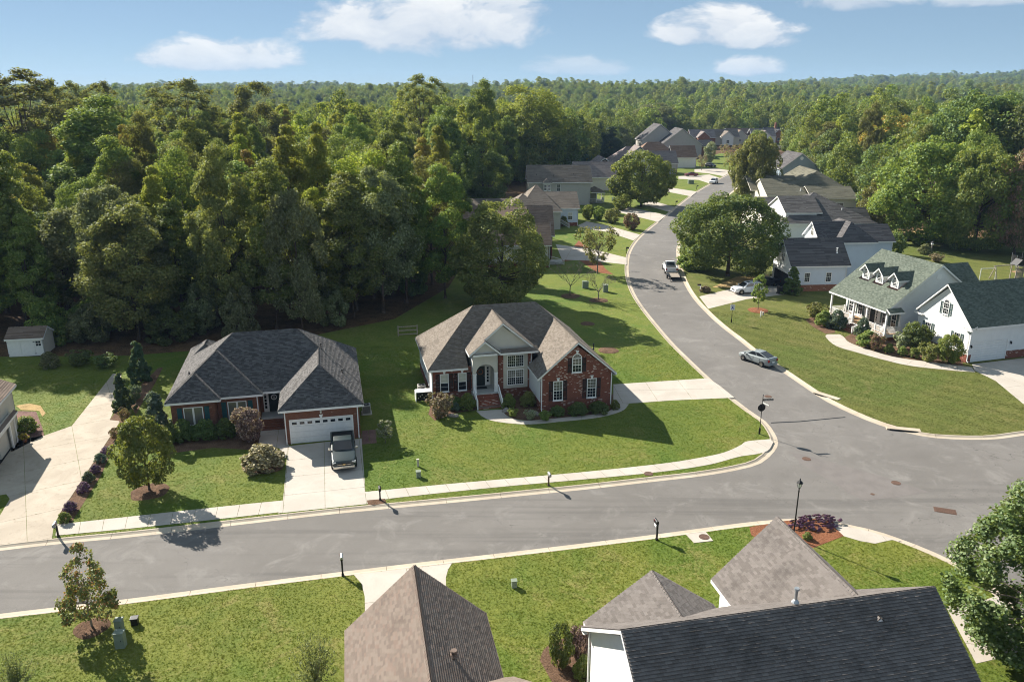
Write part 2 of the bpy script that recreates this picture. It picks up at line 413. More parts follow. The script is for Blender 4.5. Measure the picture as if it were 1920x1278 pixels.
shingle('roof_olive', (.125, .120, .088), (.195, .185, .138), (.22, .21, .16), .4)
shingle('roof_rust', (.20, .125, .088), (.29, .19, .135), (.32, .22, .16), .3)
shingle('roof_mauve', (.20, .165, .155), (.29, .245, .23), (.32, .27, .25), .3)

simple('trim_white', (.78, .77, .75), .5, .06); simple('trim_cream', (.70, .66, .58), .55, .08); simple('shutter_black', (.018, .019, .020), .5, .2); simple('shutter_teal', (.018, .075, .085), .5, .2); simple('shutter_green', (.07, .115, .105), .5, .2)
simple('door_dark', (.012, .022, .022), .35, .2); simple('blind_cream', (.50, .50, .42), .7, .08); simple('garage_white', (.74, .74, .73), .45, .05)
simple('metal_dark', (.02, .02, .021), .4, .2, metal=.4); simple('metal_grey', (.30, .31, .31), .45, .12, metal=.5); simple('galv', (.42, .44, .45), .4, .12, metal=.7)
simple('plastic_green', (.20, .235, .18), .6, .12); simple('plastic_black', (.014, .014, .015), .5, .2); simple('plastic_beige', (.46, .43, .36), .6, .12); simple('hvac_metal', (.40, .38, .34), .5, .12); simple('pvc_white', (.72, .72, .70), .45, .08)
simple('bark', (.085, .062, .045), .95, .4, 6, bump=.6, bscale=14); simple('bark_pale', (.26, .21, .16), .95, .3, 6, bump=.6, bscale=14); simple('bark_grey', (.17, .14, .12), .95, .3, 6, bump=.5, bscale=14)
simple('wood_deck', (.30, .19, .10), .85, .3, 8, bump=.4); simple('wood_weathered', (.28, .24, .20), .9, .25, 8, bump=.4); simple('brass_pale', (.62, .46, .22), .4, .1, metal=.6); simple('rubber', (.012, .012, .012), .85, .2); simple('stone', (.26, .23, .20), .9, .3, 4, bump=.6, bscale=9)
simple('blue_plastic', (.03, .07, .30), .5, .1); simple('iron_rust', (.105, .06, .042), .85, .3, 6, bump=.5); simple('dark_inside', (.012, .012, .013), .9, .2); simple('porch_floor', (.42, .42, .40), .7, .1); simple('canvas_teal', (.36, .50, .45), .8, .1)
simple('skin', (.45, .27, .19), .6, .1); simple('cloth_white', (.70, .70, .70), .9, .1); simple('cloth_blue', (.04, .06, .30), .9, .15); simple('cloth_grey', (.22, .22, .23), .9, .15); simple('hair', (.04, .025, .015), .8, .2); simple('cloth_pink', (.55, .34, .32), .9, .1)
m = new_mat('glass_dark'); t = NT(m); f = t.noise(t.obj(), .8, 3)
t.out(t.bsdf(t.mix(f, (.010, .013, .018), (.030, .036, .042)), .06, None, 0.0, .6))
m = new_mat('glass_pale'); t = NT(m); f = t.noise(t.obj(), 1.2, 3)
t.out(t.bsdf(t.mix(f, (.10, .10, .085), (.22, .21, .17)), .12, None, 0.0, .6))
m = new_mat('glass_lamp'); t = NT(m); t.out(t.bsdf((.62, .62, .60), .15, None, 0.0, .5))
# ================================================================== terrain, roads, lawns, paving
def sstep(x, a, b):
    t = min(1, max(0, (x - a) / (b - a))); return t * t * (3 - 2 * t)
def terrain(x, y):
    d = math.hypot(x, y); az = math.atan2(x, max(y, 1e-3))
    z = 0.0
    z += 4 * sstep(d, 420, 900) * (0.5 + .5 * math.sin(x * .004 + y * .0021))
    z -= 7 * sstep(d, 380, 620) * (1 - sstep(d, 700, 1000))
    # near ridge right of the middle, far ridge on the right, low rise on the left
    z += 13 * math.exp(-((az - .21) / .20) ** 2) * math.exp(-((d - 1150) / 260) ** 2)
    z += 40 * sstep(az, .18, .60) * math.exp(-((d - 2500) / 600) ** 2)
    z += 9 * math.exp(-((d - 2600) / 700) ** 2)
    z += 7 * math.sin(x * .0061 + 1.3) * math.sin(y * .0053 + .7) * sstep(d, 450, 1000)
    return z - .06
ys = [-120, -40, 20, 60, 110, 180, 260, 340, 400, 470, 540, 620, 700, 800, 900, 1000, 1100, 1200, 1350, 1500, 1700, 1900, 2100, 2300, 2500, 2750, 3000, 3400, 4000, 5000, 7000]
K = 46; m = MB(); m.v = []
for y in ys:
    for k in range(K + 1):
        w = max(500, y * 1.15); x = -w + 2 * w * k / K; m.v.append((x, y, terrain(x, y)))
for j in range(len(ys) - 1):
    for k in range(K): a = j * (K + 1) + k; m.f.append((a, a + 1, a + K + 2, a + K + 1)); m.mi.append(0)
gr = m.build('ground', 'forest_floor', smooth=True); tag(gr, 'brown leaf-littered ground under the woods', kind='structure')

KL_px = [(-170, 1056), (0, 1032), (125, 1018), (250, 1006), (400, 989), (600, 966), (700, 956), (900, 937), (1000, 927), (1100, 917), (1240, 901), (1310, 893), (1382, 881), (1427, 868), (1452, 846), (1459, 829), (1452, 811), (1436, 790), (1405, 768.5), (1346, 722), (1290, 670), (1260, 640), (1230, 605), (1210, 580), (1195, 558), (1185, 537), (1179, 513), (1180, 485), (1187, 465), (1200, 447), (1215, 433), (1231, 420), (1253.7, 403), (1276, 384), (1304, 363), (1332, 346), (1350, 336), (1372, 325), (1400, 313), (1435, 301), (1470, 292)]
KR_px = [(1500, 294.5), (1452, 308), (1420, 323), (1393, 342), (1370, 361), (1355, 372), (1330, 391), (1305, 412), (1285, 432), (1273, 452), (1268, 468), (1269, 485), (1273, 505), (1283, 532), (1300, 560), (1325.5, 588), (1353, 613), (1385.6, 638), (1413, 660), (1480, 706), (1515, 730), (1550, 752.6), (1600, 777), (1650, 797), (1700, 811), (1756, 821), (1850, 824), (1920, 816), (2020, 802), (2200, 775)]
KN_px = [(-170, 1173), (0, 1150), (240, 1122), (480, 1091), (760, 1057), (960, 1034), (1200, 1005), (1382, 981), (1440, 975), (1488, 972), (1550, 976), (1629, 991), (1686, 1009), (1750, 1034), (1823, 1070), (1870, 1105), (1915, 1150), (1960, 1205), (2040, 1310)]
KL = smooth_line(px(*KL_px)); KR = smooth_line(px(*KR_px)); KN = smooth_line(px(*KN_px))
tag(fill('road', KL + KR + [Vector((95, 62)), Vector((70, 30))] + KN[::-1], 0.0, 'asphalt'), 'grey asphalt street and junction', kind='structure')
for nm, loop in (('road_patch', px((1480, 845), (1530, 858), (1655, 893), (1742, 922), (1680, 932), (1622, 938), (1592, 925), (1575, 912), (1500, 868))), ):
    tag(fill(nm, loop, .005, 'asphalt_patch'), 'smoother asphalt patch in the junction', kind='structure')
j = px((1445, 791.5), (1500, 789), (1585, 781), (1585, 782.4), (1500, 790.6), (1446, 793.2))
tag(fill('road_joint', j, .0055, 'plastic_black'), 'dark seam across the mouth of the side street', kind='structure')

GW = .68                                                  # kerb and gutter width
def kerb(name, line, side, near=150):
    """rolled concrete kerb in 3 m lengths along the edge of the asphalt"""
    root = empty(name); tag(root, 'pale rolled concrete kerb and gutter', kind='structure')
    prof = ((-.02, -.02), (0.0, .006), (.36, .014), (.50, .07), (.57, .108), (.68, .112), (.72, .0))
    L = [offset(line, side * d) for d, z in prof]
    acc = 0; i0 = 0; n = len(line)
    for i in range(1, n):
        acc += (line[i] - line[i-1]).length; far = line[i].y > near
        if acc > (40 if far else 3.0) or i == n - 1:
            m = MB(); g = .012 if not far else 0
            rings = []
            for k in range(i0, i + 1):
                e = Vector((0, 0))
                if k == i0: e = (line[k+1] - line[k]).normalized() * g
                if k == i: e = (line[k-1] - line[k]).normalized() * g
                rings.append([(L[q][k].x + e.x, L[q][k].y + e.y, prof[q][1]) for q in range(len(prof))])
            m.loft(rings); m.build('kerb_length', 'kerb_concrete', root)
            i0 = i; acc = 0
kerb('kerb', KL, 1); kerb('kerb', KR, 1); kerb('kerb', KN, -1)

LZ = .10
l1 = offset(KL, GW - .02) + [Vector(p) for p in ((100, 392), (78, 350), (40, 318), (22, 262), (2, 205), (-8, 150), (-10, 122), (-16, 104), (-30, 92.5), (-45, 88.5), (-66, 88), (-95, 86), (-95, 40))]
tag(fill('lawn', l1, LZ, 'lawn_main'), 'mown green lawns north of the street', kind='structure')
l2 = offset(KR, GW - .02) + [Vector(p) for p in ((150, 100), (150, 158), (112, 156), (98, 166), (86, 172), (80, 190), (78, 240), (88, 300), (108, 345))]
tag(fill('lawn', l2, LZ, 'lawn_east'), 'striped lawns east of the side street', kind='structure')
l3 = offset(KN, -(GW - .02)) + [Vector(p) for p in ((40, 20), (-60, 20), (-60, 36))]
tag(fill('lawn', l3, LZ, 'lawn_south'), 'sunlit lawns south of the street', kind='structure')

# ---- paving laid as separate slabs
def hclip(poly, a, b, c):
    out = []; n = len(poly)
    for i in range(n):
        p, q = poly[i], poly[(i + 1) % n]; fp = a * p[0] + b * p[1] + c; fq = a * q[0] + b * q[1] + c
        if fp >= 0: out.append(p)
        if (fp >= 0) != (fq >= 0): t = fp / (fp - fq); out.append((p[0] + (q[0] - p[0]) * t, p[1] + (q[1] - p[1]) * t))
    return out
def area2(p): return .5 * sum(p[i][0] * p[(i+1) % len(p)][1] - p[(i+1) % len(p)][0] * p[i][1] for i in range(len(p)))
def slab_poly(root, poly, z, mat, th=.14):
    if abs(area2(poly)) < .02: return
    if area2(poly) < 0: poly = poly[::-1]
    V = [Vector((p[0], p[1], z)) for p in poly]; m = MB(); n = len(V); m.v = [tuple(v) for v in V] + [(v.x, v.y, z - th) for v in V]
    m.f.append(tuple(range(n))); m.mi.append(0)
    for i in range(n): j = (i + 1) % n; m.f.append((i, n + i, n + j, j)); m.mi.append(0)
    m.build('slab', mat, root, fix=False)
def paved(name, label, loop, ang, du, dv, mat='concrete', z=.113, org=None, gap=.012):
    root = empty(name); tag(root, label, kind='structure')
    ca, sa = math.cos(R_(ang)), math.sin(R_(ang)); o = org or loop[0]
    P = [((p[0] - o[0]) * ca + (p[1] - o[1]) * sa, -(p[0] - o[0]) * sa + (p[1] - o[1]) * ca) for p in loop]
    u0, u1 = min(p[0] for p in P), max(p[0] for p in P); v0, v1 = min(p[1] for p in P), max(p[1] for p in P)
    for i in range(math.floor(u0 / du), math.ceil(u1 / du)):
        for k in range(math.floor(v0 / dv), math.ceil(v1 / dv)):
            q = hclip(P, 1, 0, -(i * du + gap)); q = q and hclip(q, -1, 0, (i + 1) * du - gap); q = q and hclip(q, 0, 1, -(k * dv + gap)); q = q and hclip(q, 0, -1, (k + 1) * dv - gap)
            if q and len(q) > 2: slab_poly(root, [(o[0] + a * ca - b * sa, o[1] + a * sa + b * ca) for a, b in q], z, mat)
    return root
def strip(name, label, A, B, length=1.5, mat='concrete', z=.116, gap=.012):
    """path between two edge lines, cut into slabs"""
    root = empty(name); tag(root, label, kind='structure')
    A = smooth_line(A, .25); B = smooth_line(B, .25)
    def arc(L):
        s = [0]
        for i in range(1, len(L)): s.append(s[-1] + (L[i] - L[i-1]).length)
        return s
    sa, sb = arc(A), arc(B)
    def at(L, s, t):
        d = t * s[-1]
        for i in range(1, len(L)):
            if s[i] >= d: f = (d - s[i-1]) / max(1e-6, s[i] - s[i-1]); return L[i-1].lerp(L[i], f)
        return L[-1]
    n = max(1, round(.5 * (sa[-1] + sb[-1]) / length)); g = gap / max(sa[-1], sb[-1])
    for i in range(n):
        t0, t1 = i / n + g, (i + 1) / n - g; ts = [t0 + (t1 - t0) * k / 3 for k in range(4)]
        slab_poly(root, [tuple(at(A, sa, t)) for t in ts] + [tuple(at(B, sb, t)) for t in reversed(ts)], z, mat)
    return root

strip('sidewalk', 'concrete pavement along the kerb left of the driveway with the pickup', px((108, 984), (135, 982), (320, 962), (450, 948), (531, 940)), px((104, 1006), (250, 992), (400, 976), (525, 962)), 1.6)
strip('sidewalk', 'concrete pavement curving to the street corner past the brick house', px((684, 924), (820, 911), (944, 900), (1100, 886), (1240, 871), (1311, 860), (1357, 850), (1389, 836), (1400, 829), (1443, 825)), px((690, 943), (756, 933.5), (944, 914), (1100, 900), (1240, 886), (1328, 873), (1385, 858), (1418, 853), (1440, 846), (1450, 830)), 1.55)
paved('driveway', 'concrete driveway in front of the slate-roofed house', px((540, 838), (678, 823), (685, 922), (693, 946), (522, 964), (531, 940)), 13, 3.05, 3.1, org=G(608, 830))
paved('front_walk', 'concrete walk to the front door of the slate-roofed house', px((489, 808), (534, 806), (542, 836), (539, 846), (536, 862), (524, 842), (485, 833)), 13, 1.6, 1.3)
paved('driveway', 'stained tan concrete driveway at the left edge', px((212, 702), (228, 702), (219, 760), (206, 789), (226, 791), (186, 852), (152, 905), (113, 964), (101, 987), (98, 1012), (-60, 1029), (-60, 975), (0, 969), (19, 937), (12, 928), (-60, 940), (-60, 840), (84, 818), (135, 800), (180, 743)), 31, 3.9, 4.2, 'concrete_old', org=G(135, 800))
paved('driveway', 'clean concrete driveway beside the brick gable', px((1150, 722), (1328, 710.5), (1350, 725), (1377, 747), (1262, 752), (1178, 758), (1150, 760)), 4, 3.6, 3.4, org=G(1235, 756))
strip('front_walk', 'curved concrete walk from the brick steps round the house', px((893, 772), (907, 784), (931, 792), (987, 797), (1051, 792), (1123, 784), (1166, 772), (1179, 759)), px((941, 769), (948, 779), (965, 787), (990, 790), (1051, 785), (1123, 777), (1147, 769), (1155, 757)), 1.5, z=.118)
paved('driveway', 'concrete driveway of the house with the green roof', px((1822, 684), (1912, 673.5), (2010, 664), (2050, 760), (1960, 790), (1920, 760), (1866, 715), (1827, 696)), 16, 3.5, 3.5)
strip('front_walk', 'curved concrete walk to the white porch', px((1551, 628), (1548, 633), (1568, 650), (1610, 663), (1653, 675), (1706, 687), (1786, 696), (1828, 699)), px((1574, 628), (1582, 633), (1592, 643), (1626, 656), (1679, 671), (1759, 682), (1800, 687), (1822, 690)), 1.6)
paved('driveway', 'concrete driveway with the white parked car', px((1311, 557), (1365, 544), (1460, 533), (1470, 553), (1400, 562), (1328, 580)), 10, 3.6, 3.6)
paved('driveway', 'pale driveway below the brown shingled house', px((1042, 459), (1110, 468), (1175, 484), (1175, 497), (1110, 490), (1054, 488)), -10, 3.6, 3.6)
paved('driveway', 'pale driveway curving to a white garage door', px((1082, 424), (1100, 416), (1140, 424), (1200, 441), (1188, 452), (1140, 436), (1100, 430)), -10, 3.6, 3.6)
paved('driveway', 'pale driveway under the leafy street tree', px((1164, 386), (1250, 404), (1234, 417), (1150, 396)), -10, 4, 4)
paved('driveway', 'pale driveway between two clipped lawns', px((1214, 375), (1266, 389), (1254, 398), (1205, 384)), -10, 4, 4)
paved('driveway', 'pale driveway next to the leftmost far mailbox', px((1254, 352), (1307, 360), (1296, 369), (1250, 360)), -10, 4, 4)
paved('driveway', 'driveway with the dark red car', px((1272, 331), (1330, 328), (1349, 334), (1331, 345), (1310, 338), (1272, 336)), -10, 4, 4)
paved('driveway', 'far driveway with the dark parked car', px((1302, 318), (1340, 316), (1374, 321), (1356, 331), (1330, 326), (1302, 323)), -10, 4, 4)
paved('driveway', 'driveway crossing the near verge', px((663, 1079), (678, 1096), (684, 1120), (685, 1180), (838, 1160), (836, 1085), (840, 1070), (848, 1057)), 11.4, 3.4, 3.2)
paved('kerb_ramp', 'concrete ramp at the planted corner', px((1556, 982), (1582, 1007), (1612, 1016), (1640, 1021), (1672, 1014), (1690, 1017), (1629, 998)), 0, 3.0, 3.0)
paved('driveway', 'concrete driveway under the birch', px((1773, 1139), (1836, 1130), (1872, 1118), (1915, 1163), (1950, 1205), (1890, 1232), (1830, 1246)), -12, 3.4, 3.4)
paved('utility_pad', 'square concrete utility pad by the kerb', px((1285, 1003), (1322, 998), (1337, 1016), (1301, 1020)), 11, 4, 4, z=.13)
paved('paver_path', 'reddish paved path beside the left garage', px((0, 790), (36, 772), (68, 773), (80, 804), (83, 818), (20, 850), (30, 805)), 31, 1.2, 1.2, 'paver_red')
paved('patio', 'small paved patio beside the garage wall', px((678, 809), (705, 806), (707, 832), (677, 835)), 13, .6, .6, 'paver_red', z=.112)

# ---- planting beds
def bed(loop, mat, label, z=.108, sm=True):
    L = smooth_line(list(loop) + [loop[0]], .4)[:-1] if sm else loop
    c = Vector((sum(p[0] for p in L) / len(L), sum(p[1] for p in L) / len(L)))
    m = MB(); n = len(L)
    for f, dz in ((1.0, 0.0), (.9, .05), (.6, .08)):
        m.v += [(c.x + (p[0] - c.x) * f, c.y + (p[1] - c.y) * f, z + dz) for p in L]
    m.v.append((c.x, c.y, z + .09))
    for r in range(2):
        for i in range(n): k = (i + 1) % n; m.f.append((r * n + i, r * n + k, (r + 1) * n + k, (r + 1) * n + i)); m.mi.append(0)
    for i in range(n): m.f.append((2 * n + i, 2 * n + (i + 1) % n, 3 * n)); m.mi.append(0)
    o = m.build('planting_bed', mat, smooth=True); return tag(o, label, kind='structure')
def flat_bed(loop, mat, label, z=.112):
    return tag(fill('planting_bed', loop, z, mat), label, kind='structure')
def disc(cx, cy, rx, mat, label, ry=None):
    x, y = G(cx, cy); bed([(x + rx * math.cos(a) * random.uniform(.9, 1.1), y + (ry or rx) * math.sin(a) * random.uniform(.9, 1.1)) for a in [k * math.pi / 6 for k in range(12)]], mat, label)
disc(281, 923, 1.45, 'mulch', 'mulch ring under the round street tree'); disc(495, 877, 1.75, 'mulch', 'mulch ring under the bronze dome bush', 1.2); disc(173, 1179, .95, 'mulch', 'mulch ring under the young maple')
disc(1069, 556, 1.5, 'mulch', 'mulch ring under the larger bare tree'); disc(1122, 564, 1.4, 'mulch', 'mulch ring under the smaller bare tree'); disc(1101, 608, 1.0, 'mulch', 'mulch ring under a sapling'); disc(1141, 658, 1.25, 'mulch', 'mulch ring of the lower sapling'); disc(1421, 583, 1.5, 'mulch_red', 'mulch ring under the slim street sapling')
flat_bed(px((232, 792), (250, 792), (262, 765), (290, 722), (306, 690), (296, 692), (262, 726), (226, 760), (206, 789), (226, 792), (186, 853), (152, 906), (113, 965), (111, 984), (134, 982), (190, 893)), 'mulch', 'long mulch border between driveway and lawn')
flat_bed(px((318, 852), (400, 841), (470, 845), (486, 834), (489, 800), (325, 790)), 'mulch', 'mulch bed under the front windows')
flat_bed(px((803, 778), (815, 790), (850, 777), (893, 770), (897, 745), (812, 745)), 'mulch', 'mulch bed left of the brick steps')
flat_bed(px((941, 769), (948, 779), (965, 787), (990, 790), (1051, 785), (1123, 777), (1147, 769), (1150, 740), (1012, 770), (990, 735), (944, 740)), 'mulch', 'mulch bed below the brick gable')
flat_bed(px((1510, 601), (1525, 594), (1560, 604), (1566, 625), (1548, 627), (1524, 614)), 'mulch', 'mulch bed left of the porch steps')
flat_bed(px((1583, 634), (1592, 643), (1626, 656), (1679, 671), (1759, 682), (1805, 687), (1806, 664), (1735, 640), (1660, 632), (1600, 625)), 'mulch', 'long mulch bed in front of the porch')
flat_bed(px((1405, 990), (1474, 978), (1530, 974), (1558, 976), (1584, 1006), (1527, 1028), (1470, 1040), (1408, 1005)), 'mulch_red', 'red mulch flower bed at the street corner')
flat_bed(px((1012, 1240), (1018, 1222), (1034, 1205), (1060, 1198), (1115, 1190), (1118, 1290), (1040, 1290)), 'mulch', 'mulch bed beside the near white house')
flat_bed(px((688, 940), (722, 937), (724, 945), (700, 949), (690, 948)), 'mulch', 'small mulch patch round a mailbox', .125)
flat_bed(px((30, 762), (55, 758), (76, 762), (86, 776), (80, 783), (74, 772), (40, 770)), 'straw', 'straw strewn beside the paved path', .116)
flat_bed(px((1684, 437), (1760, 428), (1830, 444), (1790, 452), (1720, 449), (1690, 452)), 'straw', 'orange pine straw under the trees at right')
flat_bed(px((1085, 452), (1112, 470), (1135, 505), (1150, 516), (1120, 512), (1085, 488), (1050, 492)), 'mulch_red', 'red bark bank below the brown house')
flat_bed(px((1335, 540), (1380, 520), (1440, 516), (1450, 530), (1372, 541)), 'straw', 'straw-coloured ground under the wide oak')

# ---- iron covers and drain inlets
cover = MB().lathe([(0, .02), (.26, .02), (.27, .012), (.30, .012), (.33, .02), (.36, .018), (.38, -.02)], 20).mesh('manhole_cover', 'iron_rust')
for x, y, lab, z in ((1512, 860, 'manhole cover nearest the street corner', .004), (1680, 905, 'manhole cover in the middle of the junction', .004), (1636, 926, 'small iron valve cover in the junction', .004), (1216, 890, 'round cover set in the pavement', .116), (1440, 743, 'manhole cover behind the street sign', .002), (1320, 1009, 'round cover in the utility pad', .13)):
    gx, gy = G(x, y); o = link('manhole_cover', cover, None, (gx, gy, z), scale=.45 if 'small' in lab else 1.0); tag(o, lab, 'manhole cover')
for x, y, a, w, lab in ((1541, 747, -52, 2.2, 'storm drain slot in the kerb below the car'), (1697, 813, -15, 2.4, 'storm drain slot in the curved kerb')):
    gx, gy = G(x, y); e = empty('drain_inlet', (gx, gy, 0), R_(a), lab, 'drain')
    MB().box(-w/2, w/2, .48, .60, .01, .118).build('slot', 'dark_inside', e); MB().box(-w/2 - .25, w/2 + .25, .56, 1.25, -.05, .15).build('lid', 'kerb_concrete', e, bevel=.02)
gx, gy = G(1772, 957); e = empty('drain_grate', (gx, gy, .0), R_(-20), 'rusty iron drain grate near the birch', 'drain')
MB().box(-.75, .75, -.4, .4, -.02, .012).build('frame', 'iron_rust', e)
gm_ = MB().box(-.03, .03, -.34, .34, .0, .03).mesh('grate_bar', 'iron_rust')
for k in range(11): link('grate_bar', gm_, e, (-.6 + k * .12, 0, 0))
# ================================================================== roofs: exact union of hip and gable roofs
def pclip(poly, a, b, c): return hclip(poly, a, b, c)
class El:
    """one roof over the rectangle u0..u1, v0..v1; sides says which edges slope down to an eave"""
    def __init__(s, u0, u1, v0, v1, z, p, sides='LRFB'):
        s.r = (u0, u1, v0, v1); s.z = z; s.sides = sides; pl, pr, pf, pb = p if isinstance(p, tuple) else (p,) * 4; s.ps = dict(L=pl, R=pr, F=pf, B=pb)
        s.pl = {'L': (pl, 0, z - pl * u0), 'R': (-pr, 0, z + pr * u1), 'F': (0, pf, z - pf * v0), 'B': (0, -pb, z + pb * v1)}
        s.edges = {'L': (1, 0, -u0), 'R': (-1, 0, u1), 'F': (0, 1, -v0), 'B': (0, -1, v1)}
def roof_pieces(els):
    out = []
    for i, e in enumerate(els):
        u0, u1, v0, v1 = e.r
        for sd in e.sides:
            A = e.pl[sd]; poly = [(u0, v0), (u1, v0), (u1, v1), (u0, v1)]
            for o in e.sides:
                if o != sd:
                    B = e.pl[o]; poly = pclip(poly, B[0] - A[0], B[1] - A[1], B[2] - A[2])
            pieces = [poly] if len(poly) > 2 else []
            for j, q in enumerate(els):
                if j == i: continue
                eps = 0.0 if j < i else -1e-4
                cons = list(q.edges.values()) + [(q.pl[k][0] - A[0], q.pl[k][1] - A[1], q.pl[k][2] - A[2] + (1e-6 if j < i else eps)) for k in q.sides]
                new = []
                for pc in pieces:
                    rem = pc
                    for (a, b, c) in cons:
                        if len(rem) < 3: break
                        o = pclip(rem, -a, -b, -c)
                        if len(o) > 2 and abs(area2(o)) > 1e-3: new.append(o)
                        rem = pclip(rem, a, b, c)
                pieces = new
            for pc in pieces:
                if area2(pc) < 0: pc = pc[::-1]
                out.append((i, sd, pc))
    return out

def in_view(P):
    c, s = math.cos(PITCH), math.sin(PITCH); zc = P[1] * c - (P[2] - CAM_H) * s; yc = P[1] * s + (P[2] - CAM_H) * c
    if zc < 5: return None
    x, y = 960 + 1493 * P[0] / zc, 639 - 1493 * yc / zc
    return zc if -20 < x < 1940 and 0 < y < 1300 else None

def build_roof(root, els, mat, mode='tab', exp=.15, tabw=.30, trim='trim_white', singles=0, rng=None, lift=None):
    rng = rng or random.Random(3)
    pcs = roof_pieces(els)
    deck = MB(); fas = []; cap = MB(); V = []; F = []; cand = []
    for (i, sd, pc) in pcs:
        e = els[i]; A = e.pl[sd]; Z = lambda u, v, A=A: A[0] * u + A[1] * v + A[2]
        deck.poly([(u, v, Z(u, v) - .012) for u, v in pc])
        ep = e.ps[sd]; gl = math.sqrt(1 + ep * ep); gu, gv = A[0] / ep, A[1] / ep            # uphill plan direction
        ex = (gv, -gu)                                                          # along the eave
        nrm = (-A[0] / gl, -A[1] / gl, 1 / gl)
        ou, ov = {'L': (e.r[0], e.r[2]), 'R': (e.r[1], e.r[3]), 'F': (e.r[0], e.r[2]), 'B': (e.r[1], e.r[3])}[sd]
        S = [((u - ou) * ex[0] + (v - ov) * ex[1], ((u - ou) * gu + (v - ov) * gv) * gl) for u, v in pc]
        if area2(S) < 0: S = S[::-1]
        def P3(s, tt, l):
            g = tt / gl; u = ou + ex[0] * s + gu * g; v = ov + ex[1] * s + gv * g
            return (u + nrm[0] * l, v + nrm[1] * l, A[0] * u + A[1] * v + A[2] + nrm[2] * l)
        t0, t1 = min(q[1] for q in S), max(q[1] for q in S); lift_ = lift or .028
        # edges: fascia on the outline, caps on ridge and hip
        n = len(pc)
        for k in range(n):
            a, b = pc[k], pc[(k + 1) % n]; mx, my = (a[0] + b[0]) / 2, (a[1] + b[1]) / 2; ln = math.hypot(b[0] - a[0], b[1] - a[1])
            if ln < .05: continue
            for es in 'LRFB':
                ea = e.edges[es]
                if abs(ea[0] * mx + ea[1] * my + ea[2]) < 1e-4 and abs(ea[0] * a[0] + ea[1] * a[1] + ea[2]) < 1e-3:
                    ix, iy = ea[0] * .035, ea[1] * .035; ox, oy = -ea[0] * .012, -ea[1] * .012
                    za, zb = Z(*a), Z(*b); q = [(a[0] + ox, a[1] + oy, za - .02), (b[0] + ox, b[1] + oy, zb - .02), (b[0] + ox, b[1] + oy, zb - .21), (a[0] + ox, a[1] + oy, za - .21)]
                    fb = MB(); fas.append(fb); fb.prism(q, (ix - ox, iy - oy, 0))
                    # soffit back to the wall
                    d = .34; fb.poly([(a[0], a[1], za - .19), (b[0], b[1], zb - .19), (b[0] + ea[0] * d, b[1] + ea[1] * d, (Z(b[0], b[1]) if es in e.sides else zb) - .19), (a[0] + ea[0] * d, a[1] + ea[1] * d, (Z(a[0], a[1]) if es in e.sides else za) - .19)])
            for os_ in e.sides:
                if os_ == sd: continue
                B = e.pl[os_]
                if abs((B[0] - A[0]) * mx + (B[1] - A[1]) * my + B[2] - A[2]) < 1e-3 and abs((B[0] - A[0]) * a[0] + (B[1] - A[1]) * a[1] + B[2] - A[2]) < 2e-3:
                    sa = ((a[0] - ou) * ex[0] + (a[1] - ov) * ex[1], ((a[0] - ou) * gu + (a[1] - ov) * gv) * gl); sb = ((b[0] - ou) * ex[0] + (b[1] - ov) * ex[1], ((b[0] - ou) * gu + (b[1] - ov) * gv) * gl)
                    d = Vector((sb[0] - sa[0], sb[1] - sa[1])); L = d.length; d /= L; nn = Vector((-d.y, d.x))
                    cs = Vector((sum(q[0] for q in S) / len(S), sum(q[1] for q in S) / len(S)))
                    if nn.dot(cs - Vector(sa)) < 0: nn = -nn
                    m_ = max(1, int(L / .2)); rev = sb[1] < sa[1] - .01
                    for w in range(m_):
                        f0, f1 = w / m_ * L, (w + 1) / m_ * L; la, lb = (.055, .035) if not rev else (.035, .055)
                        p0 = Vector(sa) + d * f0; p1 = Vector(sa) + d * f1
                        cap.poly([P3(p0.x, p0.y, la), P3(p1.x, p1.y, lb), P3(p1.x + nn.x * .15, p1.y + nn.y * .15, lb - .02), P3(p0.x + nn.x * .15, p0.y + nn.y * .15, la - .02)])
        # courses
        for k in range(int(math.floor(t0 / exp)), int(math.ceil(t1 / exp))):
            a0, a1 = k * exp, (k + 1) * exp
            row = hclip(hclip(S, 0, 1, -a0), 0, -1, a1)
            if len(row) < 3: continue
            s0, s1 = min(q[0] for q in row), max(q[0] for q in row)
            if mode == 'tab': off = (k % 2) * tabw / 2 + rng.uniform(-.04, .04); cells = range(int(math.floor((s0 - off) / tabw)), int(math.ceil((s1 - off) / tabw))); wd = tabw
            else: wd = 2.4; off = rng.uniform(0, 2.4); cells = range(int(math.floor((s0 - off) / wd)), int(math.ceil((s1 - off) / wd)))
            for cc in cells:
                x0, x1 = off + cc * wd + .004, off + (cc + 1) * wd - .004
                full = len(row) == 4 and all(hclip([(x0, a0 + 1e-5), (x1, a0 + 1e-5), (x1, a1 - 1e-5), (x0, a1 - 1e-5)], *hp) for hp in ())
                q = hclip(hclip(row, 1, 0, -x0), -1, 0, x1)
                if len(q) < 3 or abs(area2(q)) < 2e-4: continue
                jl = lift_ + rng.uniform(-.004, .007)
                top = [P3(s, tt, jl - (jl - .004) * (tt - a0) / exp) for s, tt in q]
                whole = len(q) == 4 and abs(abs(area2(q)) - (x1 - x0) * exp) < 1e-4
                if singles and whole: cand.append((top, P3((x0 + x1) / 2, a0, 0), P3, x0, x1, a0, jl, nrm, (ex, gu, gv, gl)))
                b = len(V); V.extend(top); F.append(tuple(range(b, b + len(top))))
                lo = [w for w in range(len(q)) if abs(q[w][1] - a0) < 1e-5]
                if len(lo) == 2:
                    p, r = lo; b2 = len(V); V.extend([top[p], top[r], P3(q[r][0], q[r][1], 0), P3(q[p][0], q[p][1], 0)]); F.append((b2, b2 + 1, b2 + 2, b2 + 3))
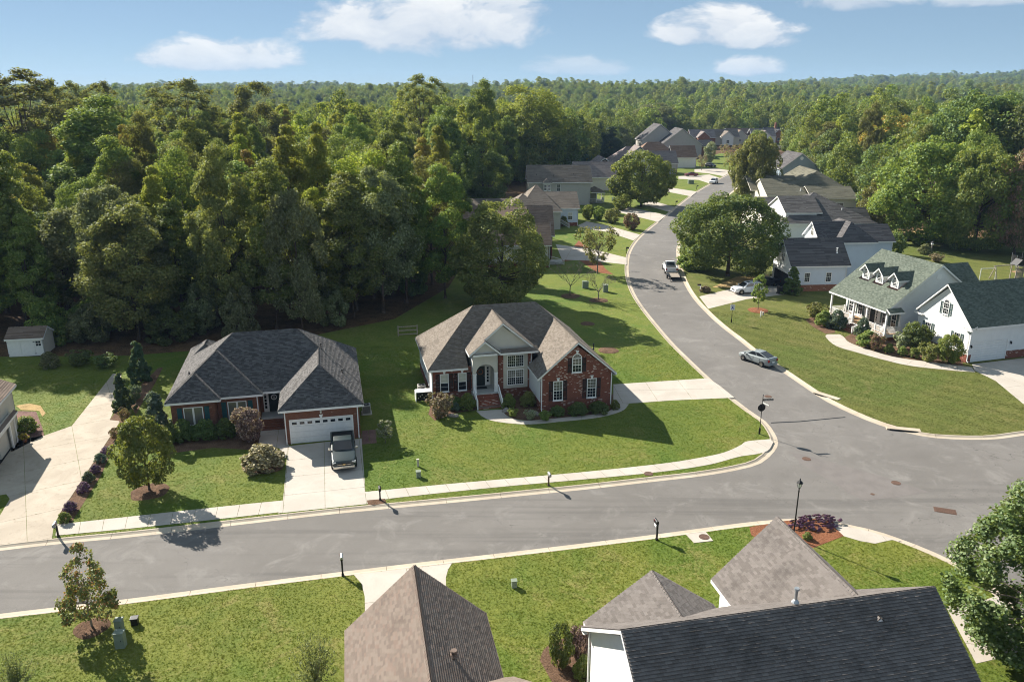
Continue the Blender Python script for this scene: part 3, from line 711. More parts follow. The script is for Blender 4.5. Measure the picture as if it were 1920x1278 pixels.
    rf = deck.build('roof', mat, root, fix=False)
    if singles:
        M = root.matrix_basis.copy(); cam_p = Vector((0, 0, CAM_H)); sc = []
        for c in cand:
            W_ = M @ Vector(c[1]); zc = in_view(W_)
            if zc is None: continue
            nw = M.to_3x3() @ Vector(c[7]); f = nw.dot((cam_p - W_).normalized())
            if f > .05: sc.append((f / zc ** 2, id(c), c))
        sc.sort(reverse=True); pick = [c for _, _, c in sc[:singles]]; keep = {id(c[0]) for c in pick}
        drop = {tuple(map(tuple, (c[0][0],)))[0] for c in pick}
        F2 = []; V2 = []
        skip = False
        for f in F:
            if skip and len(f) == 4 and V[f[0]] in lastset: skip = False; continue
            skip = False
            if V[f[0]] in drop: skip = True; lastset = {V[i_] for i_ in f}; continue
            b = len(V2); V2.extend(V[i_] for i_ in f); F2.append(tuple(range(b, b + len(f))))
        V, F = V2, F2
        share = {}
        for (top, base, P3, x0, x1, a0, jl, nrm, fr) in pick:
            ex_, gu_, gv_, gl_ = fr; key = (round(gu_, 2), round(gv_, 2))
            X = Vector((ex_[0], ex_[1], 0)); Y = Vector((gu_ / gl_, gv_ / gl_, math.sqrt(1 - 1 / gl_ ** 2))); N = Vector(nrm)
            if key not in share:
                h = (x1 - x0) / 2; mm = MB()
                mm.v = [(-h, 0, lift_), (h, 0, lift_), (h, exp, .004), (-h, exp, .004), (-h, 0, -.002), (h, 0, -.002)]; mm.f = [(0, 1, 2, 3), (4, 5, 1, 0)]; mm.mi = [0, 0]
                share[key] = mm.mesh('shingle', mat, fix=False)
            o = link('shingle', share[key], rf)
            o.matrix_basis = Matrix(((X.x, Y.x, N.x, base[0]), (X.y, Y.y, N.y, base[1]), (X.z, Y.z, N.z, base[2]), (0, 0, 0, 1)))
    sm = MB(); sm.v = V; sm.f = F; sm.mi = [0] * len(F)
    o = sm.build('shingles', mat, rf, fix=False); o['kind'] = 'stuff'
    o = cap.build('ridge_cap', mat, rf, fix=False); o['kind'] = 'stuff'
    for fb in fas: fb.build('fascia_board', trim, rf)
    return rf

# ================================================================== parts of houses
FACE = {'F': 0.0, 'L': -math.pi / 2, 'R': math.pi / 2, 'B': math.pi}
MC = {}
def cached(key, fn):
    if key not in MC: MC[key] = fn()
    return MC[key]
def window(root, face, x, y, z, w=.9, h=1.5, cols=3, rows=2, pale=.45, arch=False, key=False, sill=True, double=True, trim='trim_white', shut=None, shw=.36):
    """double-hung window; (x, y) on the wall, z of its foot"""
    def fr():
        m = MB(); t = .075
        m.box(-w/2 - t, -w/2, -.05, .02, 0, h); m.box(w/2, w/2 + t, -.05, .02, 0, h); m.box(-w/2 - t, w/2 + t, -.055, .02, -t, 0)
        if not arch: m.box(-w/2 - t, w/2 + t, -.055, .02, h, h + t)
        else:
            n = 10
            for k in range(n):
                a, b = math.pi * k / n, math.pi * (k + 1) / n
                q = [(r * math.cos(c), -.05, h + r * math.sin(c)) for r, c in ((w/2, a), (w/2 + t, a), (w/2 + t, b), (w/2, b))]; m.prism(q, (0, .07, 0))
            m.box(-w/2, w/2, -.05, .02, h - .03, h + .03)
        if double: m.box(-w/2, w/2, -.03, .02, h/2 - .03, h/2 + .03)
        return m.mesh('window', trim)
    def mu():
        m = MB(); n = 0
        for c in range(1, cols): xx = -w/2 + w * c / cols; m.box(xx - .009, xx + .009, -.024, -.013, 0, h); n += 1
        hs = [(0, h/2), (h/2, h)] if double else [(0, h)]
        for a, b in hs:
            for r in range(1, rows): zz = a + (b - a) * r / rows; m.box(-w/2, w/2, -.023, -.013, zz - .009, zz + .009); n += 1
        if arch:
            for a in (45, 90, 135): m.bar((0, -.018, h), (math.cos(R_(a)) * w/2, -.018, h + math.sin(R_(a)) * w/2), .018, .01)
            m.bar((0, -.0185, h), (0, -.0185, h + w/2), .018, .01); n += 1
        return m.mesh('muntins', trim) if n else None
    def gl(z0, z1, mt, ar):
        m = MB(); pts = [(-w/2, -.012, z0), (w/2, -.012, z0), (w/2, -.012, z1)]
        if ar: pts += [(w/2 * math.cos(a), -.012, z1 + w/2 * math.sin(a)) for a in [math.pi * k / 10 for k in range(1, 10)]]
        pts.append((-w/2, -.012, z1)); m.prism(pts, (0, .009, 0)); return m.mesh('pane', mt)
    k = ('win', w, h, cols, rows, arch, double, trim)
    o = link('window', cached(k + ('f',), fr), root, (x, y, z), (0, 0, FACE[face]))
    mm = cached(k + ('m',), mu)
    if mm: link('muntins', mm, o)
    if double:
        link('pane', cached(k + ('g0',), lambda: gl(0, h/2, 'glass_dark', False)), o); mt = 'blind_cream' if pale > .6 else ('glass_pale' if pale > .3 else 'glass_dark')
        link('pane', cached(k + ('g1', mt), lambda: gl(h/2, h, mt, arch)), o)
    else:
        mt = 'glass_pale' if pale > .5 else 'glass_dark'; link('pane', cached(k + ('g2', mt), lambda: gl(0, h, mt, arch)), o)
    if sill: link('sill', cached(('sill', w, trim), lambda: MB().box(-w/2 - .11, w/2 + .11, -.10, .02, -.14, -.075).mesh('sill', trim)), o)
    if key:
        def ks():
            zt = h + .075 + (w/2 if arch else 0); m = MB(); m.prism([(-.07, -.09, zt), (.07, -.09, zt), (.13, -.09, zt + .26), (-.13, -.09, zt + .26)], (0, .10, 0)); m.box(-.16, .16, -.11, .02, zt + .26, zt + .31); return m.mesh('keystone', trim)
        link('keystone', cached(('ks', w, h, arch, trim), ks), o)
    if shut:
        def sh():
            m = MB(); hh = h + .06; m.box(-shw/2, -shw/2 + .05, -.045, .0, -.06, hh); m.box(shw/2 - .05, shw/2, -.045, .0, -.06, hh)
            for a, b in ((-.06, .02), (hh/2 - .05, hh/2 + .05), (hh - .08, hh)): m.box(-shw/2 + .05, shw/2 - .05, -.045, 0, a, b)
            for s_ in range(int(hh / .07)):
                zz = -.02 + s_ * .07
                if zz < hh - .1: m.poly([(-shw/2 + .05, -.012, zz), (shw/2 - .05, -.012, zz), (shw/2 - .05, -.034, zz + .05), (-shw/2 + .05, -.034, zz + .05)])
            return m.mesh('shutter', shut)
        me = cached(('sh', h, shw, shut), sh); d = w/2 + .085 + shw/2; ca, sa = math.cos(FACE[face]), math.sin(FACE[face])
        for s_ in (-1, 1): link('shutter', me, root, (x + ca * d * s_, y + sa * d * s_, z), (0, 0, FACE[face]))
    return o
def door(root, face, x, y, z, w=.95, h=2.05, mat='door_dark', side=True, trim='trim_white', wreath=None):
    m = MB(); t = .09; m.box(-w/2 - t, -w/2, -.05, .02, 0, h + t); m.box(w/2, w/2 + t, -.05, .02, 0, h + t); m.box(-w/2, w/2, -.05, .02, h, h + t)
    o = m.build('door_frame', trim, root, (x, y, z), (0, 0, FACE[face]))
    m = MB(); m.box(-w/2, w/2, -.01, .03, 0, h)
    for c in (-1, 1):
        for a, b in ((.12, .85), (1.0, 1.9)): m.box(c * w/4 - w * .17, c * w/4 + w * .17, -.025, 0, a, b)
    m.build('door', mat, o, bevel=.006); MB().lathe([(0, -.07), (.035, -.06), (.035, -.03), (.012, -.025), (.012, 0)], 8, (w/2 - .09, 0, 1.0), 'y').build('handle', 'brass_pale', o)
    if side:
        for s_ in ((1,) if side == 1 else (-1, 1)):
            xo = s_ * (w/2 + t + .2); m = MB(); m.box(xo - .2, xo + .2, -.03, .02, 0, h + t); m.build('sidelight', trim, o)
            for k in range(5): MB().box(xo - .1, xo + .1, -.04, -.031, .35 + k * .34, .62 + k * .34).build('pane', 'glass_dark', o)
    return o
def garage_door(root, face, x, y, z, w, h, wins=0, rows=4, panels=8, trim='trim_white'):
    m = MB(); t = .11; m.box(-w/2 - t, -w/2, -.04, .05, 0, h + t); m.box(w/2, w/2 + t, -.04, .05, 0, h + t); m.box(-w/2, w/2, -.04, .05, h, h + t)
    o = m.build('garage_door', trim, root, (x, y, z), (0, 0, FACE[face])); rh = h / rows
    pm = MB().box(-w/2, w/2, .02, .06, .008, rh - .008)
    for k in range(panels):
        c = -w/2 + w * (k + .5) / panels; pw = w / panels * .39; pm.box(c - pw, c + pw, .010, .02, rh * .18, rh * .82)
    me = pm.mesh('door_panel', 'garage_white')
    for r in range(rows): link('door_panel', me, o, (0, 0, r * rh))
    if wins:
        wm = MB().box(-.2, .2, -.004, .008, 0, rh * .42).mesh('pane', 'glass_dark')
        for k in range(wins): link('pane', wm, o, (-w/2 + w * (k + .5) / wins, 0, rh * (rows - 1) + rh * .30 - rh * 1.0 * 0))
    return o
def downspout(root, x, y, z1, z0=.1, mat='trim_white'):
    m = MB(); m.box(x - .045, x + .045, y - .035, y + .035, z0 + .12, z1); m.bar((x, y, z0 + .14), (x, y - .22, z0 + .04), .08, .07); return m.build('downspout', mat, root)
def vent_pipe(root, u, v, z, h=.5, mat='metal_dark', r=.05):
    m = MB(); m.tube((u, v, z - .1), (u, v, z + h), r, r, 10); m.tube((u, v, z + h), (u, v, z + h + .09), r * 1.9, r * 1.6, 10); m.lathe([(r * 2.6, 0), (r * 1.4, .12), (r, .14)], 10, (u, v, z - .02)); return m.build('vent_pipe', mat, root)
def railing(root, p, q, h=.9, step=.13, name='railing', newel=True, mat='trim_white'):
    """rail from p to q (points at foot level) with every baluster its own piece"""
    p = Vector(p); q = Vector(q); up = Vector((0, 0, 1)); m = MB()
    m.bar(p + up * h, q + up * h, .09, .06); m.bar(p + up * .1, q + up * .1, .06, .05)
    if newel: m.box(q.x - .06, q.x + .06, q.y - .06, q.y + .06, q.z, q.z + h + .12)
    o = m.build(name, mat, root); n = max(2, int((q - p).length / step)); bm_ = cached(('bal', round(h, 2), mat), lambda: MB().box(-.02, .02, -.02, .02, .1, h).mesh('baluster', mat))
    for k in range(1, n): link('baluster', bm_, o, tuple(p.lerp(q, k / n)))
    return o
def steps(root, u0, u1, v_top, z_top, n, tread=.3, mat='brick_red', z0=0.0):
    """steps going down towards -v"""
    r = (z_top - z0) / n
    for k in range(n):
        MB().box(u0, u1, v_top - (k + 1) * tread, v_top - k * tread + (0 if k else .0), z0 - .05, z_top - k * r - r * .0).build('step', mat, root, bevel=.012)
def house(name, O, ang, label, cat='house', z=.1):
    return empty(name, (O[0], O[1], z), R_(ang), label, cat)
def wall(root, u0, u1, v0, v1, z0, z1, mat, name='wall'): return MB().box(u0, u1, v0, v1, z0, z1).build(name, mat, root)
def gable_wall(root, axis, c0, c1, pos, z0, ze, pitch, mat, th=.2, name='gable', drop=.06):
    """wall with a triangular top; axis 'u' runs along u at v = pos, axis 'v' runs along v at u = pos"""
    mid = (c0 + c1) / 2; zt = ze + (c1 - c0) / 2 * pitch - drop; m = MB()
    pr = [(c0, z0), (c1, z0), (c1, ze), (mid, zt), (c0, ze)]
    if axis == 'u': m.prism([(a, pos, b) for a, b in pr], (0, th, 0))
    else: m.prism([(pos, a, b) for a, b in pr], (th, 0, 0))
    return m.build(name, mat, root)

# ================================================================== slate-roofed brick house with the pickup in front
H1 = house('brick_house', (-13.6, 65.5), 13, 'brown brick house with slate grey hip roof and pickup on its driveway')
E1 = [El(-16.7, .45, 4.7, 15.9, 3.35, .75), El(-6.85, .45, -.4, 15.9, 3.35, .75), El(-16.7, -8.4, 4.15, 15.9, 3.35, .75), El(-16.7, -12.0, 3.6, 15.9, 3.35, .75), El(-16.7, -12.6, 14, 19.6, 3.35, .75)]
build_roof(H1, E1, 'roof_slate')
B = 'brick_brown'
m = MB(); m.prism([(-6.45, 0.0, 0), (-5.95, 0, 0), (-5.95, 0, 2.3), (-.62, 0, 2.3), (-.62, 0, 0), (0, 0, 0), (0, 0, 3.3), (-6.45, 0, 3.3)], (0, .2, 0)); m.build('wall', B, H1)
wall(H1, -.2, .05, .2, 15.4, 0, 3.3, B); wall(H1, -6.45, -6.25, .2, 5.3, 0, 3.3, B); wall(H1, -16.3, -12.4, 4.0, 4.2, 0, 3.3, B); wall(H1, -12.6, -12.4, 4.0, 4.8, 0, 3.298, B); wall(H1, -12.4, -8.8, 4.6, 4.8, 0, 3.3, B); wall(H1, -9.0, -8.8, 4.8, 6.2, 0, 3.298, B); wall(H1, -8.8, -6.25, 6.2, 6.4, 0, 3.3, B); wall(H1, -16.3, -16.1, 4.2, 19, 0, 3.3, B); wall(H1, -16.1, -.2, 15.2, 15.4, 0, 3.3, B)
garage_door(H1, 'F', -3.285, .03, 0, 5.28, 2.18, wins=8)
MB().prism([(-3.37, -.05, 2.31), (-3.20, -.05, 2.31), (-3.12, -.05, 2.58), (-3.45, -.05, 2.58)], (0, .06, 0)).build('keystone', 'trim_white', H1)
m = MB(); m.box(-3.34, -3.22, -.06, 0, 2.85, 3.0); m.lathe([(0, .0), (.06, .03), (.09, .2), (.0, .26)], 8, (-3.28, -.12, 2.72)); m.build('wall_lantern', 'trim_cream', H1)
for uu, vv in ((-14.45, 4.0), (-10.75, 4.6)):
    for s_ in (-.42, .42): window(H1, 'F', uu + s_, vv, 1.0, .68, 1.62, 1, 1, .9, double=False)
    for s_ in (-1.15, 1.15):
        mm = cached(('sh', 'h1'), lambda: MB().box(-.21, .21, -.045, 0, 0, 1.75).box(-.15, .15, -.06, -.045, .1, .82).box(-.15, .15, -.06, -.045, .93, 1.65).mesh('shutter', 'shutter_teal')); link('shutter', mm, H1, (uu + s_, vv, .94))
dd = door(H1, 'F', -7.6, 6.2, .78, .98, 2.05, side=2)
# painted wreath with an S on the door
m = MB()
for k in range(18):
    a, b = 2 * math.pi * k / 18, 2 * math.pi * (k + 1) / 18; m.tube((-.0 + .24 * math.cos(a), -.07, 1.45 + .24 * math.sin(a)), (.24 * math.cos(b), -.07, 1.45 + .24 * math.sin(b)), .04, .04, 6, False)
pts = [(.10 * math.cos(a), -.07, 1.53 + .075 * math.sin(a)) for a in [R_(30 + 15 * k) for k in range(17)]] + [(-.10 * math.cos(a), -.07, 1.375 - .075 * math.sin(a)) for a in [R_(270 - 15 * k) for k in range(0, 17)]]
m.path(pts[:17], [.022] * 17, 5); m.path([(.10 * math.cos(a), -.07, 1.375 + .075 * math.sin(a)) for a in [R_(90 - 15 * k) for k in range(18)]], [.022] * 18, 5)
m.build('wreath', 'trim_white', dd)
steps(H1, -8.75, -6.5, 4.7, .62, 4, .3, B); MB().box(-8.78, -6.47, 4.7, 6.2, 0, .78).build('porch_slab', 'porch_floor', H1, bevel=.02)
for x, y in ((-6.35, -.06), (-.12, -.06), (-8.95, 4.54)): downspout(H1, x, y, 3.2)
vent_pipe(H1, -3.0, 8.2, 5.9, .55); vent_pipe(H1, -1.2, 4.9, 4.55, .25); vent_pipe(H1, -15.0, 7.4, 4.6, .2)

# ================================================================== red brick house with the arched porch
H2 = house('brick_house', (9.7, 73.1), 13, 'red brick house with tan roof, arched white porch and brick gable')
E2 = [El(-17.4, .45, 4.4, 15.6, 3.5, .86), El(-7.5, .45, -.3, 11, 3.5, .86, 'LR'), El(-13.4, -6.4, 4.15, 10.4, 5.0, .84, 'LR'), El(-13.4, -10.2, 3.7, 6.2, 5.0, .84, 'LR'), El(-10.2, -6.4, 3.7, 4.35, 5.0, .6, 'F'), El(-13.0, -10.6, 3.66, 4.2, 5.02, .6, 'F')]
build_roof(H2, E2, 'roof_tan')
B = 'brick_red'
gable_wall(H2, 'u', -7.1, .05, 0, 0, 3.65, .86, B, drop=.28)
wall(H2, -.15, .05, .2, 15, 0, 3.6, B); wall(H2, -7.1, -6.9, .2, 4.8, .85, 3.6, 'siding_white'); wall(H2, -7.12, -6.9, .2, 4.8, 0, .85, B, 'foundation')
wall(H2, -16.95, -12.95, 4.8, 5.0, 0, 3.5, B); wall(H2, -17.0, -16.8, 4.85, 15.2, .8, 3.5, 'siding_white'); wall(H2, -17.02, -16.78, 4.85, 15.2, 0, .8, B, 'foundation'); wall(H2, -16.8, -.15, 15.0, 15.2, 0, 3.5, 'siding_white')
# tall centre bay with paired windows between brick strips
wall(H2, -10.3, -9.8, 4.55, 4.8, 0, 5.0, B); wall(H2, -7.3, -6.8, 4.55, 4.8, 0, 5.0, B); wall(H2, -9.8, -7.3, 4.62, 4.8, 0, .95, B, 'foundation')
wall(H2, -9.8, -7.3, 4.5, 4.7, .95, 5.0, 'siding_cream', 'bay_wall')
for c in (-8.97, -8.13):
    window(H2, 'F', c, 4.5, 3.25, .76, 1.15, 4, 4, .2, sill=False, double=False); window(H2, 'F', c, 4.5, 1.35, .76, 1.5, 4, 3, .55, sill=False)
gable_wall(H2, 'u', -13.0, -6.8, 4.55, 4.9, 5.05, .84, 'siding_cream', drop=.1); gable_wall(H2, 'u', -13.1, -10.5, 4.05, 4.9, 5.05, .84, 'siding_cream', drop=.1)
# arched porch front
m = MB(); n = 14; R0 = .92; cx_, zc_ = -11.75, 2.95; pts = [(-13.0, 5.0), (-13.0, 2.95), (cx_ - R0, 2.95)] + [(cx_ - R0 * math.cos(math.pi * k / n), zc_ + R0 * math.sin(math.pi * k / n)) for k in range(1, n)] + [(cx_ + R0, 2.95), (-10.5, 2.95), (-10.5, 5.0)]
m.prism([(a, 4.0, b) for a, b in pts], (0, .25, 0)); m.build('porch_arch', 'siding_cream', H2)
wall(H2, -13.0, -12.8, 4.25, 4.8, 2.95, 5.0, 'siding_white', 'porch_side'); wall(H2, -10.7, -10.5, 4.25, 5.9, .9, 5.0, 'siding_cream', 'porch_side'); wall(H2, -13.0, -12.8, 5.0, 6.2, .9, 5.0, 'siding_cream', 'porch_side'); wall(H2, -12.8, -10.7, 6.0, 6.2, .9, 4.9, 'siding_cream', 'porch_back')
for a in (-12.98, -10.82): MB().box(a, a + .32, 3.96, 4.24, .92, 2.95).box(a - .03, a + .35, 3.93, 4.27, 2.83, 2.95).box(a - .03, a + .35, 3.93, 4.27, .92, 1.05).build('porch_column', 'trim_white', H2)
MB().box(-13.05, -10.45, 3.6, 6.0, 0, .92).build('porch_slab', 'porch_floor', H2, bevel=.02); MB().box(-13.05, -10.45, 3.585, 3.6, 0, .85).build('foundation', B, H2)
steps(H2, -12.9, -10.6, 3.58, .76, 5, .34, B)
dr = door(H2, 'F', -11.9, 6.0, .92, .98, 2.1, side=1)
m = MB(); rr = random.Random(5)
for k in range(26):
    a = 2 * math.pi * k / 26; m.tube((.26 * math.cos(a), -.06, 1.5 + .26 * math.sin(a)), (.30 * math.cos(a + .3) , -.1, 1.5 + .30 * math.sin(a + .3)), .06, .02, 5)
m.build('wreath', 'mulch_red', dr)
MB().box(-12.45, -11.35, 5.0, 5.6, .92, .945).build('door_mat', 'shutter_black', H2)
for a in (-12.98, -10.52): railing(H2, (a, 3.6, .92), (a, 1.75, .05), .85, .14, 'stair_rail')
for uu in (-15.75, -13.95): window(H2, 'F', uu, 4.8, 1.1, .72, 1.72, 1, 2, .8, key=True, shut='shutter_black', shw=.42)
window(H2, 'F', -5.4, 0, 1.12, .82, 1.85, 3, 3, .5, key=True, shut='shutter_black', shw=.42); window(H2, 'F', -2.0, 0, 1.12, .82, 1.85, 3, 3, .5, key=True, shut='shutter_black', shw=.42); window(H2, 'F', -3.55, 0, 3.85, .82, 1.35, 3, 2, .4, arch=True, key=True, shut='shutter_black', shw=.42)
for vv in (7.0, 9.4, 12.5): window(H2, 'L', -17.0, vv, 1.2, .75, 1.5, 2, 2, .3)
for x, y, z1 in ((-16.98, 4.74, 3.4), (-7.05, -.06, 3.5), (.0, -.06, 3.5), (-6.95, 4.4, 4.9)): downspout(H2, x, y, z1)
vent_pipe(H2, -.4, 4.4, 4.5, .5)

# ================================================================== white house with green roof, porch and dormers
H3 = house('white_house', (51.9, 85.5), 16, 'white house with green shingle roof, three dormers and railed porch')
E3 = [El(-3.4, 11.8, 10.0, 20.9, 3.75, .704, 'LR'), El(-.35, 15.5, .1, 8.7, 4.2, .97, 'FB'), El(5.5, 12.6, 10.6, 18.6, 4.6, .86, 'FB')]
dv = (18.05, 15.5, 12.75)
for d in dv: E3.append(El(-.55, 4.5, d - .95, d + .95, 7.0, .95, 'FB'))
E3 += [El(-.36, .45, .1, 1.3, 4.0, .5, 'L'), El(-.36, .45, 7.5, 8.7, 4.0, .5, 'L'), El(-3.3, -1.2, 9.35, 10.05, 3.7, .6, 'F')]
build_roof(H3, E3, 'roof_green')
S = 'siding_white'
# the porch is open under the front slope: walls start behind it
wall(H3, -.75, -.55, 10.4, 20.5, .75, 5.4, S); wall(H3, -.55, 11.4, 10.4, 10.6, .75, 3.8, S); wall(H3, -.75, 11.4, 10.42, 20.5, 0, .75, 'brick_red', 'foundation')
def slope_wall(root, v0, th, mat):
    m = MB(); z = lambda u: min(3.75 + .704 * (u + 3.4), 3.75 + .704 * (11.8 - u)) - .12
    m.prism([(-.75, v0, 3.0), (11.4, v0, 3.0), (11.4, v0, z(11.4)), (4.2, v0, z(4.2)), (-3.0, v0, z(-3.0)), (-3.0, v0, z(-3.0) - .25), (-.75, v0, z(-3.0) - .25)], (0, th, 0)); return m.build('gable', mat, root)
slope_wall(H3, 10.41, .18, S); slope_wall(H3, 20.3, .2, S)
m = MB(); m.tube((4.2, 10.40, 7.55), (4.2, 10.36, 7.55), .38, .38, 20); m.build('gable_vent', 'trim_white', H3)
wall(H3, 11.2, 11.4, 10.6, 20.5, 0, 4.2, S); wall(H3, 11.4, 12.4, 10.9, 18.3, 0, 4.8, S)
# garage wing
gable_wall(H3, 'v', .45, 8.35, 0, .95, 4.35, .97, S, drop=.25); wall(H3, -.02, .2, .45, 8.35, 0, .95, 'brick_red', 'foundation')
m = MB(); m.prism([(0.0, .4, .95), (.55, .4, .95), (.55, .4, 2.35), (5.6, .4, 2.35), (5.6, .4, .95), (15, .4, .95), (15, .4, 4.35), (0.0, .4, 4.35)], (0, .2, 0)); m.build('wall', S, H3)
wall(H3, 0.0, .55, .39, .6, 0, .95, 'brick_red', 'foundation'); wall(H3, 5.6, 15, .39, .6, 0, .95, 'brick_red', 'foundation'); wall(H3, 0.2, 15, 8.15, 8.35, 0, 4.35, S); wall(H3, 14.8, 15, .6, 8.15, 0, 4.3, S); wall(H3, 2.5, 8, 8.3, 10.5, 0, 3.6, S, 'link_wall')
garage_door(H3, 'F', 3.08, .44, 0, 4.9, 2.28, rows=8)
for x in (.3, 5.95): MB().box(x - .07, x + .07, .28, .4, 2.0, 2.12).lathe([(0, 0), (.08, .03), (.1, .22), (0, .3)], 8, (x, .27, 1.78)).build('wall_lantern', 'metal_dark', H3)
window(H3, 'L', 0, 2.2, 1.35, .8, 1.7, 3, 2, .3, shut='shutter_green', shw=.4); window(H3, 'L', 0, 6.6, 1.35, .8, 1.7, 3, 2, .3, shut='shutter_green', shw=.4); window(H3, 'L', 0, 4.4, 4.75, .75, 1.3, 3, 2, .3, arch=True, shut='shutter_green', shw=.4)
downspout(H3, .02, .33, 4.1)
# dormers
for d in dv:
    dm = MB(); zf = 3.75 + .704 * (-.2 + 3.4); zz = 7.0
    dm.prism([(-.22, d - .68, zf - .1), (-.22, d + .68, zf - .1), (-.22, d + .68, zz), (-.22, d, zz + .60), (-.22, d - .68, zz)], (.12, 0, 0)); o = dm.build('dormer', 'siding_white', H3)
    ck = MB()
    for s_ in (-.68, .60): ck.prism([(-.2, d + s_, zf - .1), (-.2, d + s_, zz), (1.3, d + s_, zz), (1.3, d + s_, zf + .9)], (0, .08, 0))
    ck.build('dormer_cheek', 'siding_white', H3)
    window(H3, 'L', -.22, d, zf + .16, .58, .78, 3, 2, .3, arch=True, sill=False)
# porch
MB().box(-3.25, -.75, 9.9, 20.7, .62, .80).build('porch_floor', 'wood_deck', H3); MB().box(-3.28, -3.1, 9.88, 20.72, .42, .79).box(-3.1, -.75, 9.88, 10.0, .42, .79).build('porch_skirt', 'trim_white', H3); MB().box(-3.1, -2.9, 10.0, 20.6, 0, .5).box(-2.9, -.75, 9.95, 10.1, 0, .5).build('porch_pier', 'brick_red', H3)
cols = (10.05, 13.55, 16.05, 20.5)
for v in cols: MB().box(-3.2, -3.0, v - .1, v + .1, .8, 3.62).box(-3.24, -2.96, v - .14, v + .14, .8, .95).box(-3.24, -2.96, v - .14, v + .14, 3.45, 3.62).build('porch_column', 'trim_white', H3)
MB().box(-3.2, -3.02, 9.95, 20.6, 3.58, 3.76).build('porch_beam', 'trim_white', H3)
railing(H3, (-3.1, 10.1, .8), (-3.1, 11.8, .8), .85, .13); railing(H3, (-3.1, 11.8, .8), (-3.1, 13.5, .8), .85, .13, newel=False); railing(H3, (-3.1, 16.1, .8), (-3.1, 18.3, .8), .85, .13); railing(H3, (-3.1, 18.3, .8), (-3.1, 20.4, .8), .85, .13, newel=False); railing(H3, (-3.1, 10.02, .8), (-.9, 10.02, .8), .85, .13); railing(H3, (-3.1, 20.5, .8), (-.9, 20.5, .8), .85, .13)
for k in range(5): MB().box(-3.28 - .32 * (k + 1), -3.28 - .32 * k, 13.75, 15.85, -.05, .66 - k * .15).build('step', 'brick_orange', H3, bevel=.012)
for v in (13.65, 15.95): railing(H3, (-3.2, v, .78), (-4.95, v, .0), .85, .13, 'stair_rail')
for v in (11.4, 13.0, 17.6, 19.4): window(H3, 'L', -.75, v, 1.2, .75, 1.75, 2, 2, .25, shut='shutter_green', shw=.3)
door(H3, 'L', -.75, 15.2, .8, .95, 2.05, side=2); MB().box(-2.3, -1.8, 17.2, 17.7, .8, 1.2).box(-1.85, -1.78, 17.2, 17.7, 1.2, 1.75).build('porch_chair', 'trim_white', H3); MB().box(-2.3, -1.8, 11.4, 11.9, .8, 1.2).box(-1.85, -1.78, 11.4, 11.9, 1.2, 1.75).build('porch_chair', 'trim_white', H3)


# ================================================================== houses further up the street
def row_house(name, O, ang, label, els, walls, mat, trim='trim_white', exp=.2):
    r = house(name, O, ang, label); build_roof(r, [El(*e) for e in els], mat, 'strip', exp, trim=trim)
    for w in walls: wall(r, *w)
    return r
R1 = row_house('white_house', (43.2, 118.5), 4, 'white house with charcoal roof and two side windows behind the porch house',
    [(-.7, 8.8, .5, 8.7, 4.0, .88, 'FB'), (10.4, 17, 8.5, 19.6, 6.0, .85, 'LRFB'), (7.8, 14, 10.3, 16.9, 6.0, .82, 'FB'), (14, 22.2, 12.4, 19.2, 5.4, .7, 'FB'), (5.2, 9.4, 9.2, 12.6, 5.0, .6, 'FB')],
    [(-.3, 8.4, .9, 1.1, 1.0, 4.1, 'siding_paleblue'), (-.32, 8.42, .88, 1.1, 0, 1.0, 'brick_orange'), (-.3, 8.4, 8.1, 8.3, 0, 4.1, 'siding_paleblue'), (10.0, 16.6, 8.9, 19.2, 0, 6.0, 'siding_paleblue'), (16.6, 21.8, 12.8, 18.8, 0, 5.5, 'siding_paleblue'), (5.6, 10.2, 9.6, 16.6, 0, 5.2, 'siding_paleblue')], 'roof_charcoal')
gable_wall(R1, 'v', 1.1, 8.1, -.3, 0, 4.2, .88, 'siding_white', drop=.3); gable_wall(R1, 'v', 10.7, 16.5, 8.1, 4.0, 6.1, .82, 'siding_white', drop=.2); gable_wall(R1, 'v', .9, 8.3, 8.2, 0, 4.2, .88, 'siding_white', drop=.3); gable_wall(R1, 'v', 12.8, 18.8, 21.7, 0, 5.5, .7, 'siding_white', drop=.2)
for u in (2.2, 5.6): window(R1, 'F', u, .9, 1.5, .75, 1.35, 3, 2, .2)
for s_ in (-.32, .32): window(R1, 'L', -.3, 4.6 + s_, 4.1, .5, 1.25, 2, 2, .3, sill=False)
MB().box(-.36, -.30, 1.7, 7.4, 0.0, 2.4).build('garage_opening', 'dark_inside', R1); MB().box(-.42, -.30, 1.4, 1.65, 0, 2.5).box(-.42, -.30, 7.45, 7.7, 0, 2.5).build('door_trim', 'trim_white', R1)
window(R1, 'L', 8.1, 13.6, 6.4, .9, .8, 2, 1, .8, arch=True, double=False, sill=False); vent_pipe(R1, 7.2, 2.4, 5.6, .75, 'pvc_white', .08)
R2 = row_house('house', (55, 160.6), 1, 'two-storey house with large dark slate hip roof behind the charcoal one',
    [(-1.2, 18.4, -1.6, 18, 4.0, .51, 'LRFB'), (-1.9, 5, 8.8, 23.8, 4.0, .4, 'FB'), (.4, 8, .9, 12.3, 5.8, .47, 'FB'), (10, 17.8, -.4, 7.2, 4.0, .66, 'FB')],
    [(-.8, 14, -1.2, 17.6, 0, 4.1, 'siding_white'), (-1.5, 4, 9.2, 23.4, 0, 4.1, 'siding_cream'), (.8, 7, 1.3, 11.9, 3.5, 5.9, 'siding_white'), (12, 17.4, 0, 6.8, 0, 4.1, 'siding_taupe')], 'roof_slate')
